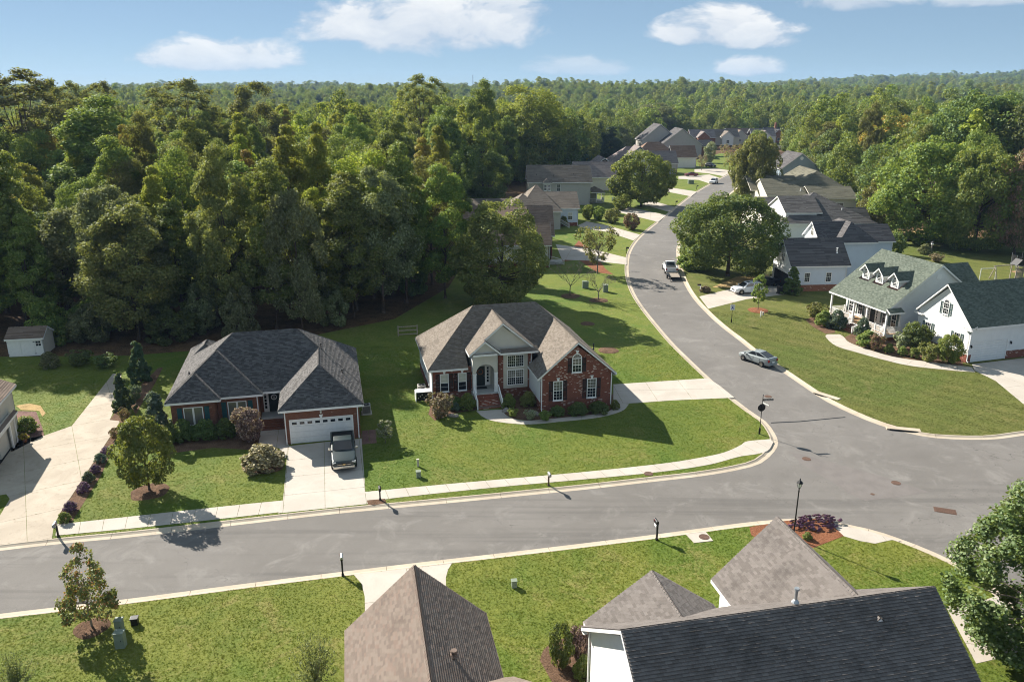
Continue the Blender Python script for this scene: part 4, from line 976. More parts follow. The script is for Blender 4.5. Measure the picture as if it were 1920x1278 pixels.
gable_wall(R2, 'v', 9.2, 23.4, -1.6, 0, 4.1, .4, 'siding_cream', drop=.25); gable_wall(R2, 'v', 0, 6.8, 17.2, 0, 4.1, .66, 'siding_taupe', drop=.25); gable_wall(R2, 'v', 1.3, 11.9, .7, 3.5, 5.9, .47, 'siding_white', drop=.2); vent_pipe(R2, 12.5, 2.5, 5.9, .5, 'pvc_white', .08)
R3 = row_house('house', (66, 199), -2, 'cream house with olive shingle roof behind the slate one',
    [(-2.2, 12, 2, 19.2, 4.2, .385, 'FB'), (5.5, 21, 5.5, 28, 4.5, .62, 'LRF'), (-4, 9, 11, 25, 4.5, .43, 'FB'), (8, 19.4, -.8, 11.8, 3.9, .37, 'FB')],
    [(-1.8, 11.6, 2.4, 18.8, 0, 4.3, 'siding_cream'), (6, 20.6, 6, 27, 0, 4.5, 'siding_cream'), (9, 19, -.4, 11.4, 0, 4.0, 'siding_cream')], 'roof_olive', 'trim_cream')
window(R3, 'F', 15.0, -.4, 1.2, 2.0, 1.6, 2, 1, .6, double=False); vent_pipe(R3, 6.8, 4.5, 5.2, .5, 'pvc_white', .09); gable_wall(R3, 'v', -.4, 11.4, 18.9, 0, 4.0, .37, 'siding_cream', drop=.25); gable_wall(R3, 'v', 2.4, 18.8, -1.9, 0, 4.3, .385, 'siding_cream', drop=.25)
R4 = row_house('house', (79.5, 239.5), 4, 'blue-grey gabled house with dark roof at the far right of the street',
    [(.4, 12.8, 1.2, 13, 6.9, .74, 'LR'), (-3, 6, 7, 19, 5.6, .6, 'FB')], [(.8, 12.4, 1.6, 12.6, 0, 6.9, 'siding_blue'), (-2.6, 4, 7.4, 18.6, 0, 5.6, 'siding_blue')], 'roof_charcoal')
gable_wall(R4, 'u', .8, 12.4, 1.5, 0, 7.1, .74, 'siding_blue', drop=.25); m = MB(); m.tube((6.6, 1.48, 10.0), (6.6, 1.42, 10.0), .5, .5, 18); m.build('gable_vent', 'trim_white', R4)
for u in (10.6, 11.5): window(R4, 'F', u, 1.5, 5.0, .5, 1.1, 1, 2, .3)
R5 = row_house('house', (93, 296), -6, 'low house with reddish roof beyond the blue-grey gable', [(-2, 14, 0, 12, 3.6, .6, 'LRFB')], [(-1.6, 13.6, .4, 11.6, 0, 3.7, 'brick_orange')], 'roof_rust')

# left-hand row
Q1 = row_house('brown_house', (6.3, 136.6), 2, 'brown-roofed brick and cream house beside the big woodland tree',
    [(-14, .6, -.4, 8.6, 4.0, .72, 'FB'), (-17, 1.7, 6.6, 18.2, 4.4, .80, 'FB'), (-8.6, -3.2, 6.0, 12, 7.0, .32, 'F')],
    [(-13.6, .2, 0, .2, .9, 4.0, 'siding_cream'), (-13.62, .22, -.02, .2, 0, .9, 'brick_red'), (-16.6, 1.3, 8.6, 17.8, 0, 4.4, 'siding_cream'), (-8.4, -3.4, 6.3, 11, 4.5, 6.9, 'siding_cream')], 'roof_brown', exp=.16)
gable_wall(Q1, 'v', 0, 8.2, .0, 0, 4.1, .72, 'brick_red', drop=.25); gable_wall(Q1, 'v', 7.0, 17.8, 1.1, 0, 4.5, .80, 'brick_red', drop=.25)
MB().box(1.3, 1.42, 12, 16.6, 0, 2.3).build('garage_door', 'garage_white', Q1); downspout(Q1, .18, -.04, 3.9); downspout(Q1, -2.2, -.04, 3.9)
railing(Q1, (.6, 2.2, .7), (3.0, 2.2, 0), .85, .2, 'stair_rail'); MB().box(.25, 2.8, 2.3, 4.2, 0, .5).build('side_steps', 'porch_floor', Q1)
window(Q1, 'R', 1.32, 9.2, 1.4, .8, 1.4, 2, 2, .5)
Q2 = row_house('tan_house', (14.8, 180.5), 4, 'tan-roofed house with pale green side wall and white garage door',
    [(-14, -4, -4.8, 12, 4.0, (1.0, 1.0, .58, .58), 'LRFB'), (-17, -8, -6.2, 6, 4.0, (.75, .75, .6, .6), 'LRFB'), (-8, .6, -.2, 11.6, 4.0, .52, 'FB'), (-30, -12, 1, 12, 3.2, .42, 'FB')],
    [(-8, .1, .2, 11.2, .8, 4.0, 'siding_paleblue'), (-8, .12, .18, 11.2, 0, .8, 'brick_red'), (-13.6, -4.4, -4.4, 11.6, 0, 4.0, 'siding_taupe'), (-29.6, -12.4, 1.4, 11.6, 0, 3.3, 'siding_taupe'), (-16.6, -8.4, -5.8, 5, 0, 4.0, 'siding_taupe')], 'roof_tan')
gable_wall(Q2, 'v', .2, 11.2, .02, 0, 4.1, .52, 'brick_red', drop=.25); window(Q2, 'F', -1.6, .2, 1.5, .9, 1.5, 2, 2, .8)
MB().box(.22, .30, 2.2, 8.6, 0, 2.3).build('garage_door', 'garage_white', Q2); railing(Q2, (-4.0, -1.2, .9), (-2.2, -2.6, 0), .85, .2, 'stair_rail'); downspout(Q2, .12, .1, 3.9)
Q3 = row_house('grey_house', (20.6, 214.8), 2, 'two-storey grey-sided house with tan roof and small corner porch',
    [(-16.6, .8, -.5, 10.5, 6.0, .74, 'FB'), (-12.6, -10.0, -1.4, 4, 6.0, .8, 'LRF'), (.0, 4.6, 1.4, 6.8, 3.1, .45, 'LRF')],
    [(-16.2, .3, 0, 10.1, 0, 6.1, 'siding_grey'), (-12.4, -10.2, -1.1, .0, 0, 6.0, 'siding_grey'), (.3, 4.2, 3.0, 6.4, 0, .6, 'porch_floor')], 'roof_tan')
gable_wall(Q3, 'v', 0, 10.1, .15, 0, 6.1, .74, 'siding_grey', drop=.25)
for u in (-11.8, -10.8): window(Q3, 'F', u, -1.1, 4.0, .6, 1.4, 1, 2, .2)
window(Q3, 'F', -8.2, 0, 3.7, .85, 1.7, 2, 3, .1); window(Q3, 'R', .36, 4.0, 4.0, 1.5, 2.0, 2, 2, .2, arch=True)
for u, v in ((4.3, 1.8), (4.3, 6.4), (2.3, 1.8)): MB().box(u - .1, u + .1, v - .1, v + .1, .4, 3.1).build('porch_column', 'trim_white', Q3)
railing(Q3, (.6, 1.8, .6), (4.3, 1.8, .6), .85, .2); railing(Q3, (4.3, 1.8, .6), (4.3, 6.3, .6), .85, .2); MB().box(.5, 2.2, 1.9, 1.96, .7, 2.9).build('porch_screen', 'glass_pale', Q3)
for u, v, z in ((-14, 1.8, 7.7), (-9.4, 1.6, 7.5), (-4, 2.0, 7.8), (-7, .4, 6.7)): vent_pipe(Q3, u, v, z, .25)
Q4 = row_house('house', (33, 246), 4, 'cream house with mauve roofs behind the grey two-storey one',
    [(-14, 4, 0, 12, 4.0, .7, 'FB'), (-9, 2, 8, 20, 5.0, .75, 'LR'), (-4, 8, 12, 22, 4.0, .7, 'LRFB')], [(-13.6, 3.6, .4, 11.6, 0, 4.0, 'siding_cream'), (-8.6, 1.6, 9, 19.6, 0, 5.0, 'siding_cream')], 'roof_mauve')
gable_wall(Q4, 'v', .4, 11.6, 3.4, 0, 4.1, .7, 'siding_cream', drop=.2)
Q5 = row_house('house', (59.6, 294), 3, 'mauve-roofed house with brick gable behind the dark red car',
    [(-10.5, .6, -.4, 9.6, 3.9, .82, 'FB'), (-24, -6, 1, 15, 4.0, .78, 'LRFB'), (-20, -8, -2, 8, 5, .85, 'LR')], [(-10, .2, 0, 9.2, 0, 3.9, 'siding_lavender'), (-23.6, -6.4, 1.4, 14.6, 0, 4.0, 'siding_lavender'), (-19.6, -8.4, -1.6, 8, 0, 5.0, 'siding_grey')], 'roof_mauve')
gable_wall(Q5, 'v', 0, 9.2, .1, 0, 4.0, .82, 'brick_orange', drop=.2); gable_wall(Q5, 'u', -19.6, -8.4, -1.7, 0, 5.0, .85, 'siding_taupe', drop=.2); window(Q5, 'F', -3.5, 0, .9, 1.1, 1.3, 2, 2, .2, shut='shutter_black')
Q6 = row_house('house', (72, 319), 3, 'rust-roofed house with white wall left of the autumn tree',
    [(-9.5, .6, -.4, 9.6, 3.9, .86, 'FB'), (-24, -6, 2, 15, 4.2, .8, 'LRFB')], [(-9, .2, 0, 9.2, 0, 3.9, 'siding_white'), (-23.6, -6.4, 2.4, 14.6, 0, 4.2, 'siding_cream')], 'roof_rust')
gable_wall(Q6, 'v', 0, 9.2, .1, 0, 4.0, .86, 'brick_orange', drop=.2)
Q7 = row_house('house', (86, 371), 3, 'lavender two-storey gabled house with slate roof',
    [(-19, .6, -.5, 14, 5.2, .74, 'LR'), (-26, -8, 9, 24, 6.8, .8, 'LR'), (-4, 6, 1.5, 9, 4.6, .7, 'FB')], [(-18.5, .1, 0, 13.6, 0, 5.2, 'siding_lavender'), (-25.5, -8.5, 9.4, 23, 0, 6.8, 'siding_taupe'), (-3, 5.4, 2, 8.6, 0, 4.6, 'brick_orange')], 'roof_charcoal')
gable_wall(Q7, 'u', -18.5, .1, -.1, 0, 5.4, .74, 'siding_lavender', drop=.2); gable_wall(Q7, 'u', -25.5, -8.5, 9.3, 0, 6.9, .8, 'siding_taupe', drop=.2)
for k, (x, y, mt, wt_, lab) in enumerate(((110, 446, 'roof_mauve', 'brick_orange', 'far mauve-roofed brick house left of the bare tree'), (124, 450, 'roof_tan', 'siding_cream', 'far tan-roofed house behind the bare tree'), (134, 462, 'roof_brown', 'siding_taupe', 'far brown-roofed house below the dark wood'), (146, 456, 'roof_mauve', 'siding_white', 'far house with a small white gable'), (158, 470, 'roof_slate', 'brick_orange', 'farthest house with a chimney next to the white fence'))):
    q = row_house('house', (x, y), 4, lab, [(-13, 1, 0, 10, 4.2, .8, 'FB'), (-10, -3, -3, 8, 4.6, .85, 'LR')], [(-12.6, .6, .4, 9.6, 0, 4.2, wt_), (-9.6, -3.4, -2.6, 7, 0, 4.6, wt_)], mt, exp=.4)
    gable_wall(q, 'v', .4, 9.6, .6, 0, 4.3, .8, wt_, drop=.2); gable_wall(q, 'u', -9.6, -3.4, -2.7, 0, 4.7, .85, 'siding_white' if k in (1, 3) else wt_, drop=.2); window(q, 'F', -6.5, -2.7, 1.2, 1.4, 1.5, 2, 2, .2)
    if k == 4: MB().box(-6.5, -5.5, 4, 5, 6, 11).build('chimney', 'brick_orange', q)

# ================================================================== houses on the near side, seen from above
u1, v1 = math.cos(R_(11.4)), math.sin(R_(11.4))
N1 = house('near_house', (2.06 * u1 - 30 * v1, 2.06 * v1 + 30 * u1), 11.4, 'nearest house with steep pinkish brown shingle gable at the bottom edge')
build_roof(N1, [El(-3.65, 3.65, -9, 5.3, 3.5, .93, 'LR'), El(-3.6, 4.1, -11.2, .2, 3.6, .765, 'FB')], 'roof_pinkish', 'tab', .145, .30, singles=300, lift=.036)
gable_wall(N1, 'u', -3.3, 3.3, 4.8, 0, 3.6, .93, 'siding_cream', drop=.28); wall(N1, -3.3, -3.1, -9, 4.8, 0, 3.6, 'siding_cream'); wall(N1, 3.1, 3.3, -9, 4.8, 0, 3.6, 'siding_cream'); wall(N1, 3.3, 3.8, -10, -.4, 0, 3.6, 'siding_cream'); garage_door(N1, 'B', 0, 5.02, 0, 4.9, 2.2)
vent_pipe(N1, 1.25, -.55, 5.9, .16, 'roof_pinkish', .09)
u2, v2 = math.cos(R_(11.7)), math.sin(R_(11.7))
N2 = house('near_house', (18 * u2 - 27 * v2, 18 * v2 + 27 * u2), 11.7, 'near white house with weathered dark grey roof at the lower right')
build_roof(N2, [El(-7.7, 7.5, -5.6, 5.5, 4.0, .72, 'FB'), El(-7.45, -.4, -1, 5.9, 4.0, .72, 'LR'), El(.5, 7.7, -1, 8.0, 4.0, .97, 'LR')], 'roof_grey', 'tab', .145, .30, singles=300, lift=.055)
gable_wall(N2, 'v', -5.2, 5.1, -7.3, 0, 4.1, .72, 'siding_white', drop=.25); gable_wall(N2, 'v', -5.2, 5.1, 6.9, 0, 4.1, .72, 'siding_white', drop=.25); gable_wall(N2, 'u', -7.1, -.8, 5.3, 0, 4.1, .72, 'siding_white', drop=.25); gable_wall(N2, 'u', .9, 7.3, 7.4, 0, 4.1, .97, 'siding_white', drop=.28); wall(N2, .9, 1.1, 5, 7.4, 0, 4.1, 'siding_white'); wall(N2, 7.1, 7.3, 5, 7.4, 0, 4.1, 'siding_white'); wall(N2, -7.1, 6.9, -5.2, -5.0, 0, 4.0, 'siding_white')
vent_pipe(N2, .6, .25, 8.0, .62, 'galv', .07); downspout(N2, -7.35, 5.2, 3.9)

# house cut off by the left edge
L0 = house('left_house', (-43.9, 65.2), 16, 'cream house with brown roofs and open garage cut by the left edge')
build_roof(L0, [El(-10, .0, -4.5, 1.5, 4.7, .5, 'LR'), El(-9, .3, -9, -.4, 2.85, .42, 'LR')], 'roof_brown', 'strip', .2)
wall(L0, -.5, -.35, -4.2, 1.2, 0, 4.7, 'siding_cream'); gable_wall(L0, 'u', -9.6, -.35, 1.0, 0, 4.7, .5, 'siding_cream', drop=.2)
m = MB(); m.prism([(-.1, -.7, 0), (-.1, -1.75, 0), (-.1, -1.75, 2.15), (-.1, -6.8, 2.15), (-.1, -6.8, 0), (-.1, -8.6, 0), (-.1, -8.6, 2.85), (-.1, -.7, 2.85)], (-.18, 0, 0)); m.build('wall', 'siding_cream', L0)
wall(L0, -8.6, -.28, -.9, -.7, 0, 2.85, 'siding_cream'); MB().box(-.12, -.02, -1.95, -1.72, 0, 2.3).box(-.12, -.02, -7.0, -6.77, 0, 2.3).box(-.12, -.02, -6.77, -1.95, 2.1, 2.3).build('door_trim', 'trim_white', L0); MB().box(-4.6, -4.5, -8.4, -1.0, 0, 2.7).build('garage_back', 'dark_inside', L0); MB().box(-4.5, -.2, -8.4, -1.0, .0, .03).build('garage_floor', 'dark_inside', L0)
downspout(L0, .0, -.75, 2.8)

# garden shed
SH = house('garden_shed', (-56.7, 88.3), 10, 'small cream shed with white double doors under the trees', 'shed')
build_roof(SH, [El(-2.1, 2.1, -.2, 3.3, 2.2, .55, 'FB')], 'roof_brown', 'strip', .2)
wall(SH, -1.95, 1.95, 0, .12, 0, 2.25, 'siding_white'); gable_wall(SH, 'v', 0, 3.1, 1.83, 0, 2.3, .55, 'siding_cream', .12); gable_wall(SH, 'v', 0, 3.1, -1.95, 0, 2.3, .55, 'siding_cream', .12); wall(SH, -1.95, 1.95, 3.0, 3.12, 0, 2.25, 'siding_cream')
for s_ in (-1, 1):
    d = MB().box(-.72, .72, -.04, 0, .05, 1.95).box(-.65, .65, -.055, -.04, .1, .95).box(-.65, .65, -.055, -.04, 1.02, 1.9).build('shed_door', 'garage_white', SH, (-.35 + s_ * .73 - .15, 0, 0))
    for z in (.3, 1.7): MB().box(s_ * .72 - .1, s_ * .72 + .1, -.07, -.03, z - .03, z + .03).build('hinge', 'metal_dark', d)
window(SH, 'F', 1.4, 0, 1.2, .55, .6, 2, 1, .1, sill=False)
# ================================================================== foliage
def leaf_mat(name, a, b, c=None, trans=.28, cf=.12):
    """leaf colours a..b from leaf to leaf, an odd leaf of colour c; every tree a little different"""
    m = new_mat(name); t = NT(m)
    r = t.island(); col = t.mix(t.ramp(r, .0, 1.0), a, b)
    if c: col = t.mix(t.m('MULTIPLY', t.m('GREATER_THAN', t.m('FRACT', t.m('MULTIPLY', r, 17.7)), 1 - cf), .85), col, c)
    hs = t.n('ShaderNodeHueSaturation', {'Color': col, 'Hue': t.m('MULTIPLY_ADD', t.orand(), .05, .475), 'Saturation': 1.0, 'Value': t.m('MULTIPLY_ADD', t.orand(), .5, .75)}).outputs[0]
    d = t.n('ShaderNodeBsdfDiffuse', {'Color': hs}).outputs[0]
    tr = t.n('ShaderNodeBsdfTranslucent', {'Color': t.mix(.45, hs, (.32, .35, .04))}).outputs[0]
    s1 = t.n('ShaderNodeMixShader', {0: trans, 1: d, 2: tr}).outputs[0]
    gl = t.n('ShaderNodeBsdfGlossy', {'Color': (.6, .65, .6), 'Roughness': .6}).outputs[0]
    t.out(t.n('ShaderNodeMixShader', {0: .05, 1: s1, 2: gl}).outputs[0]); return m
leaf_mat('leaf_dark', (.058, .098, .022), (.130, .185, .040), (.21, .24, .05), .38)
leaf_mat('leaf_mid', (.100, .150, .022), (.215, .268, .042), (.34, .32, .05), .44)
leaf_mat('leaf_lime', (.22, .265, .022), (.36, .38, .040), (.46, .40, .06), .50)
leaf_mat('leaf_olive', (.135, .142, .032), (.235, .232, .056), (.31, .25, .08), .42)
leaf_mat('leaf_grey', (.135, .155, .060), (.235, .25, .105), (.33, .33, .16), .38)
leaf_mat('leaf_birch', (.055, .085, .020), (.135, .168, .040), (.26, .28, .13), .30, .12)
leaf_mat('leaf_gold', (.27, .235, .03), (.41, .34, .05), (.46, .25, .05), .42, .3)
leaf_mat('leaf_orange', (.18, .17, .026), (.35, .25, .04), (.52, .20, .04), .36, .35)
leaf_mat('leaf_conifer', (.028, .060, .026), (.062, .105, .046), None, .3)
leaf_mat('leaf_bluegreen', (.050, .090, .060), (.110, .155, .105), (.22, .26, .19), .3)
leaf_mat('leaf_bronze', (.15, .11, .06), (.29, .215, .125), (.42, .32, .20), .28, .3)
leaf_mat('leaf_purple', (.11, .055, .065), (.21, .115, .120), (.40, .26, .23), .28, .3)
leaf_mat('leaf_violet', (.16, .055, .165), (.29, .11, .27), (.10, .14, .06), .3, .2)
leaf_mat('leaf_bright', (.115, .175, .026), (.235, .29, .048), (.38, .38, .12), .40)
leaf_mat('leaf_rose', (.14, .13, .055), (.23, .18, .09), (.42, .18, .15), .34, .4)
leaf_mat('leaf_mapletip', (.13, .165, .045), (.25, .265, .085), (.50, .20, .08), .34, .2)
leaf_mat('leaf_pale', (.17, .20, .095), (.30, .32, .18), (.46, .45, .31), .34, .3)

def crown_pts(rng, shape, n):
    """clump centres in a unit crown: x, y in -1..1, z in 0..1"""
    out = []
    while len(out) < n:
        z = rng.random(); a = rng.random() * 2 * math.pi
        if shape == 'oak': r = math.sin(math.pi * min(1, (z * .86 + .10))) ** .62
        elif shape == 'tall': r = (math.sin(math.pi * min(1, (z * .90 + .08) ** .82)) ** .75)
        elif shape == 'poplar': r = (1 - z) ** .62 * min(1, z * 5 + .35)
        elif shape == 'cone': r = (1 - z) ** .95 * min(1, z * 9 + .5) + .03
        elif shape == 'dome': r = math.sqrt(max(0, 1 - z * z))
        elif shape == 'ball': r = math.sqrt(max(0, 1 - (2 * z - 1) ** 2))
        elif shape == 'vase': r = .25 + .75 * min(1, z * 1.25) * (1 if z < .8 else math.sqrt(max(0, 1 - ((z - .8) / .2) ** 2)))
        elif shape == 'column': r = min(1, (1 - z) * 3.0) ** .6 * (.8 + .2 * math.sin(z * 3))
        else: r = 1
        if rng.random() > r + .08: continue
        f = rng.uniform(.25, 1.0) ** .55
        out.append((r * f * math.cos(a), r * f * math.sin(a), z))
    return np.array(out)
def crown_mesh(name, seed, R, H, z0, shape, clumps, per, leaf, mat, cr=(.20, .34), flat=.95, wild=.25, aspect=.8):
    """leaf blades gathered in clumps through the crown's volume"""
    rng = np.random.default_rng(seed); pts = crown_pts(rng, shape, clumps)
    C = pts * np.array([R, R, H]) + np.array([0, 0, z0]); ax = np.array([0, 0, z0 + H * .42])
    rad = rng.uniform(cr[0], cr[1], clumps) * min(R, H * .6)
    n = clumps * per; ci = np.repeat(np.arange(clumps), per)
    d = rng.normal(size=(n, 3)); d /= np.linalg.norm(d, axis=1)[:, None]
    outw = C - ax; outw[:, 2] *= .8; outw /= (np.linalg.norm(outw, axis=1)[:, None] + 1e-6)
    s = np.sum(d * outw[ci], axis=1); flip = s < -.25; d[flip] -= 1.8 * s[flip][:, None] * outw[ci][flip]; d /= np.linalg.norm(d, axis=1)[:, None]
    rr = rad[ci] * (1 - wild * rng.random(n) ** 2 + .28 * rng.normal(size=n) * wild)
    P = C[ci] + d * rr[:, None] * np.array([1, 1, flat])
    nrm = d * .75 + rng.normal(size=(n, 3)) * .55 + np.array([0, 0, .35]); nrm /= np.linalg.norm(nrm, axis=1)[:, None]
    t = np.cross(nrm, rng.normal(size=(n, 3))); t /= (np.linalg.norm(t, axis=1)[:, None] + 1e-6); b = np.cross(nrm, t)
    L = leaf * rng.uniform(.55, 1.35, n)[:, None]; w = L * aspect
    fold = nrm * L * .12
    V = np.stack([P - t * L * .5, P + b * w * .5 + fold, P + t * L * .5, P - b * w * .5 + fold], axis=1).reshape(-1, 3)
    F = np.arange(n * 4).reshape(-1, 4)
    return fast_mesh(name, V, F, mat), C
def limb(m, p, q, r0, r1, rng, bend=.12, n=3, k=6):
    p = Vector(p); q = Vector(q); L = (q - p).length; pts = [p]
    for i in range(1, n): pts.append(p.lerp(q, i / n) + Vector((rng.uniform(-1, 1), rng.uniform(-1, 1), rng.uniform(-.3, .8))) * bend * L / n)
    pts.append(q); m.path(pts, [r0 + (r1 - r0) * i / n for i in range(n + 1)], k)
def trunk_mesh(seed, H, z0, r, C, mat, limbs=10, lean=.02, n=7):
    rng = random.Random(seed); m = MB(); top = (rng.uniform(-lean, lean) * H, rng.uniform(-lean, lean) * H, z0 + (H - z0) * .62)
    m.lathe([(r * 1.75, -.15), (r * 1.3, .12), (r * 1.02, .5)], n); limb(m, (0, 0, .3), top, r, r * .35, rng, .08, 4, n)
    ix = list(range(len(C))); rng.shuffle(ix)
    for i in ix[:limbs]:
        c = C[i]; f = min(.95, max(.25, (c[2] - z0) / max(.1, H - z0) * .55 + .25)); p = Vector((0, 0, .3)).lerp(Vector(top), f)
        limb(m, p, c, r * (.55 - .3 * f), r * .08 + .006, rng, .15, 3, 5)
    return m.mesh('trunk', mat, smooth=True, fix=False)

class Tree:
    """prototype: crown and trunk meshes of one kind"""
    def __init__(s, seed, H, R, z0, shape, clumps, per, leaf, mat, bark='bark', tr=.22, limbs=10, **k):
        s.H = H; s.R = R
        s.crown, C = crown_mesh('crown', seed, R, H - z0, z0, shape, clumps, per, leaf, mat, **k); s.trunk = trunk_mesh(seed, H, z0, tr, C, bark, limbs)
    def place(s, name, x, y, h=None, r=None, rz=None, label=None, cat='tree', group=None, z=.06, mat=None):
        sz = (h or s.H) / s.H; sx = (r or s.R * sz) / s.R; rz = random.uniform(0, 6.28) if rz is None else rz
        o = empty(name, (x, y, z), rz, label, cat, group)
        c = link('crown', s.crown, o, scale=(sx, sx, sz)); link('trunk', s.trunk, o, scale=(min(sx, sz),) * 2 + (sz,))
        if mat: c.material_slots[0].link = 'OBJECT'; c.material_slots[0].material = MATS[mat]
        return o

def at_tree(P, name, base, top, width, label, cat='tree', group=None, rz=None, mat=None, z=.06):
    """stand a tree where the photograph shows its foot; its height and spread from the rows and columns it covers"""
    x, y = G(*base); h = hgt(top, y); zc = y * math.cos(PITCH) + CAM_H * .6 * math.sin(PITCH)
    return P.place(name, x, y, h, width / 2 * zc / 1493, rz, label, cat, group, z, mat)

# ---- prototypes of the woodland
PW = {
 'oak': Tree(11, 20, 5.4, 3.6, 'oak', 80, 400, .29, 'leaf_mid', cr=(.17, .33), wild=.45), 'oak2': Tree(12, 18, 5.8, 2.8, 'oak', 85, 400, .29, 'leaf_dark', cr=(.17, .33), wild=.45), 'tall': Tree(13, 24, 4.6, 4.5, 'tall', 85, 400, .29, 'leaf_mid', cr=(.17, .33), wild=.45),
 'poplar': Tree(14, 23, 4.2, 4.0, 'poplar', 75, 400, .29, 'leaf_lime', cr=(.17, .33), wild=.45), 'poplar2': Tree(15, 22, 3.8, 3.6, 'poplar', 70, 400, .29, 'leaf_lime', cr=(.18, .34), wild=.45), 'grey': Tree(16, 17, 5.0, 2.6, 'oak', 75, 400, .29, 'leaf_grey', cr=(.17, .33), wild=.45),
 'olive': Tree(17, 20, 5.0, 3.6, 'tall', 75, 400, .29, 'leaf_olive', cr=(.17, .33), wild=.45), 'gold': Tree(18, 19, 4.2, 3.2, 'tall', 70, 400, .29, 'leaf_gold', cr=(.17, .33), wild=.45), 'cedar': Tree(19, 17, 3.4, .8, 'cone', 95, 260, .34, 'leaf_conifer'),
 'sparse': Tree(20, 27, 5.0, 9.0, 'oak', 120, 150, .30, 'leaf_olive', 'bark', .3, 34, cr=(.12, .20), wild=.8), 'pine': Tree(21, 26, 3.6, 12, 'tall', 40, 200, .34, 'leaf_conifer', 'bark', .26, 16, cr=(.18, .3), wild=.5),
 'under': Tree(22, 7, 2.8, .3, 'dome', 55, 190, .30, 'leaf_dark', 'bark', .1, 5)}
rw = random.Random(41)
def inside(p, poly):
    c = False; n = len(poly)
    for i in range(n):
        a, b = poly[i], poly[(i + 1) % n]
        if (a[1] > p[1]) != (b[1] > p[1]) and p[0] < (b[0] - a[0]) * (p[1] - a[1]) / (b[1] - a[1]) + a[0]: c = not c
    return c
placed = []
def too_close(x, y, d):
    for a, b, r in placed:
        if (a - x) ** 2 + (b - y) ** 2 < (.5 * (d + r)) ** 2: return True
    return False
LEFTWOOD = [(-140, 96), (-66, 93.5), (-46, 93), (-30, 95), (-18, 104), (-13, 116), (-10, 132), (-13, 150), (-12, 175), (-18, 215), (-6, 245), (8, 268), (24, 300), (34, 340), (60, 400), (60, 430), (-330, 430)]
RIGHTWOOD = [(96, 158), (104, 154), (120, 150), (300, 150), (330, 430), (170, 430), (150, 400), (118, 350), (104, 300), (95, 262), (92, 215), (88, 190)]
HUE = {'leaf_mid': 'mid-green', 'leaf_dark': 'dark green', 'leaf_lime': 'yellow-green', 'leaf_olive': 'olive', 'leaf_grey': 'grey-green', 'leaf_gold': 'yellowing', 'leaf_bright': 'bright green', 'leaf_conifer': 'blackish green', 'leaf_orange': 'orange-tinged'}
FORM = {'oak': 'rounded tree', 'oak2': 'spreading tree', 'tall': 'tall tree', 'poplar': 'pointed poplar', 'poplar2': 'slim poplar', 'grey': 'soft-leaved tree', 'olive': 'upright tree', 'gold': 'autumn tree', 'cedar': 'conical evergreen', 'under': 'low bush'}
TINT = {'oak': ('leaf_mid', 'leaf_mid', 'leaf_dark', 'leaf_bright', 'leaf_olive'), 'oak2': ('leaf_dark', 'leaf_dark', 'leaf_mid', 'leaf_grey'), 'tall': ('leaf_mid', 'leaf_bright', 'leaf_olive', 'leaf_dark'), 'poplar': ('leaf_lime', 'leaf_lime', 'leaf_bright', 'leaf_gold'), 'poplar2': ('leaf_lime', 'leaf_bright'), 'grey': ('leaf_grey',), 'olive': ('leaf_olive', 'leaf_olive', 'leaf_grey', 'leaf_mid'), 'gold': ('leaf_gold', 'leaf_orange', 'leaf_lime'), 'cedar': ('leaf_conifer',), 'under': ('leaf_dark', 'leaf_mid', 'leaf_grey')}
def picture_place(x, y, z):
    c, s = math.cos(PITCH), math.sin(PITCH); zc = y * c - (z - CAM_H) * s; yc = y * s + (z - CAM_H) * c
    return (960 + 1493 * x / zc) / 1920, (639 - 1493 * yc / zc) / 1278
used_lab = set()
ONES = 'zero one two three four five six seven eight nine ten eleven twelve thirteen fourteen fifteen sixteen seventeen eighteen nineteen'.split(); TENS = 'x x twenty thirty forty fifty sixty seventy eighty ninety'.split()
def words(n):
    n = max(0, min(99, n)); return ONES[n] if n < 20 else TENS[n // 10] + ('-' + ONES[n % 10] if n % 10 else '')
def wood(poly, n, dmin, where, group, weights, ymax, ymin=0):
    xs = [p[0] for p in poly]; ysx = [p[1] for p in poly]; k = 0; tries = 0
    while k < n and tries < 60000:
        tries += 1; y = rw.uniform(min(ysx), min(max(ysx), ymax)); x = rw.uniform(max(min(xs), -y * .70 - 8), min(max(xs), y * .70 + 8))
        if not inside((x, y), poly) or y < ymin: continue
        d = dmin * rw.uniform(.8, 1.25) * (1 + max(0, y - 130) / 300)
        if too_close(x, y, d): continue
        placed.append((x, y, d)); kind = rw.choices(list(weights), list(weights.values()))[0]; P = PW[kind]; mt = rw.choice(TINT[kind])
        h = P.H * rw.uniform(.68, 1.08); h = min(h, 25.5); r = P.R * rw.uniform(.72, 1.1)
        fx, fy = picture_place(x, y, h * .8)
        lab = f'{HUE[mt]} {FORM[kind]} {where}, {words(round(fx * 100))} percent across, {words(round(fy * 100))} percent down'
        while lab in used_lab: fy += .01; lab = f'{HUE[mt]} {FORM[kind]} {where}, {words(round(fx * 100))} percent across, {words(round(fy * 100))} percent down'
        used_lab.add(lab)
        P.place('woodland_tree', x, y, h, r, None, lab, 'tree', group, mat=mt); k += 1
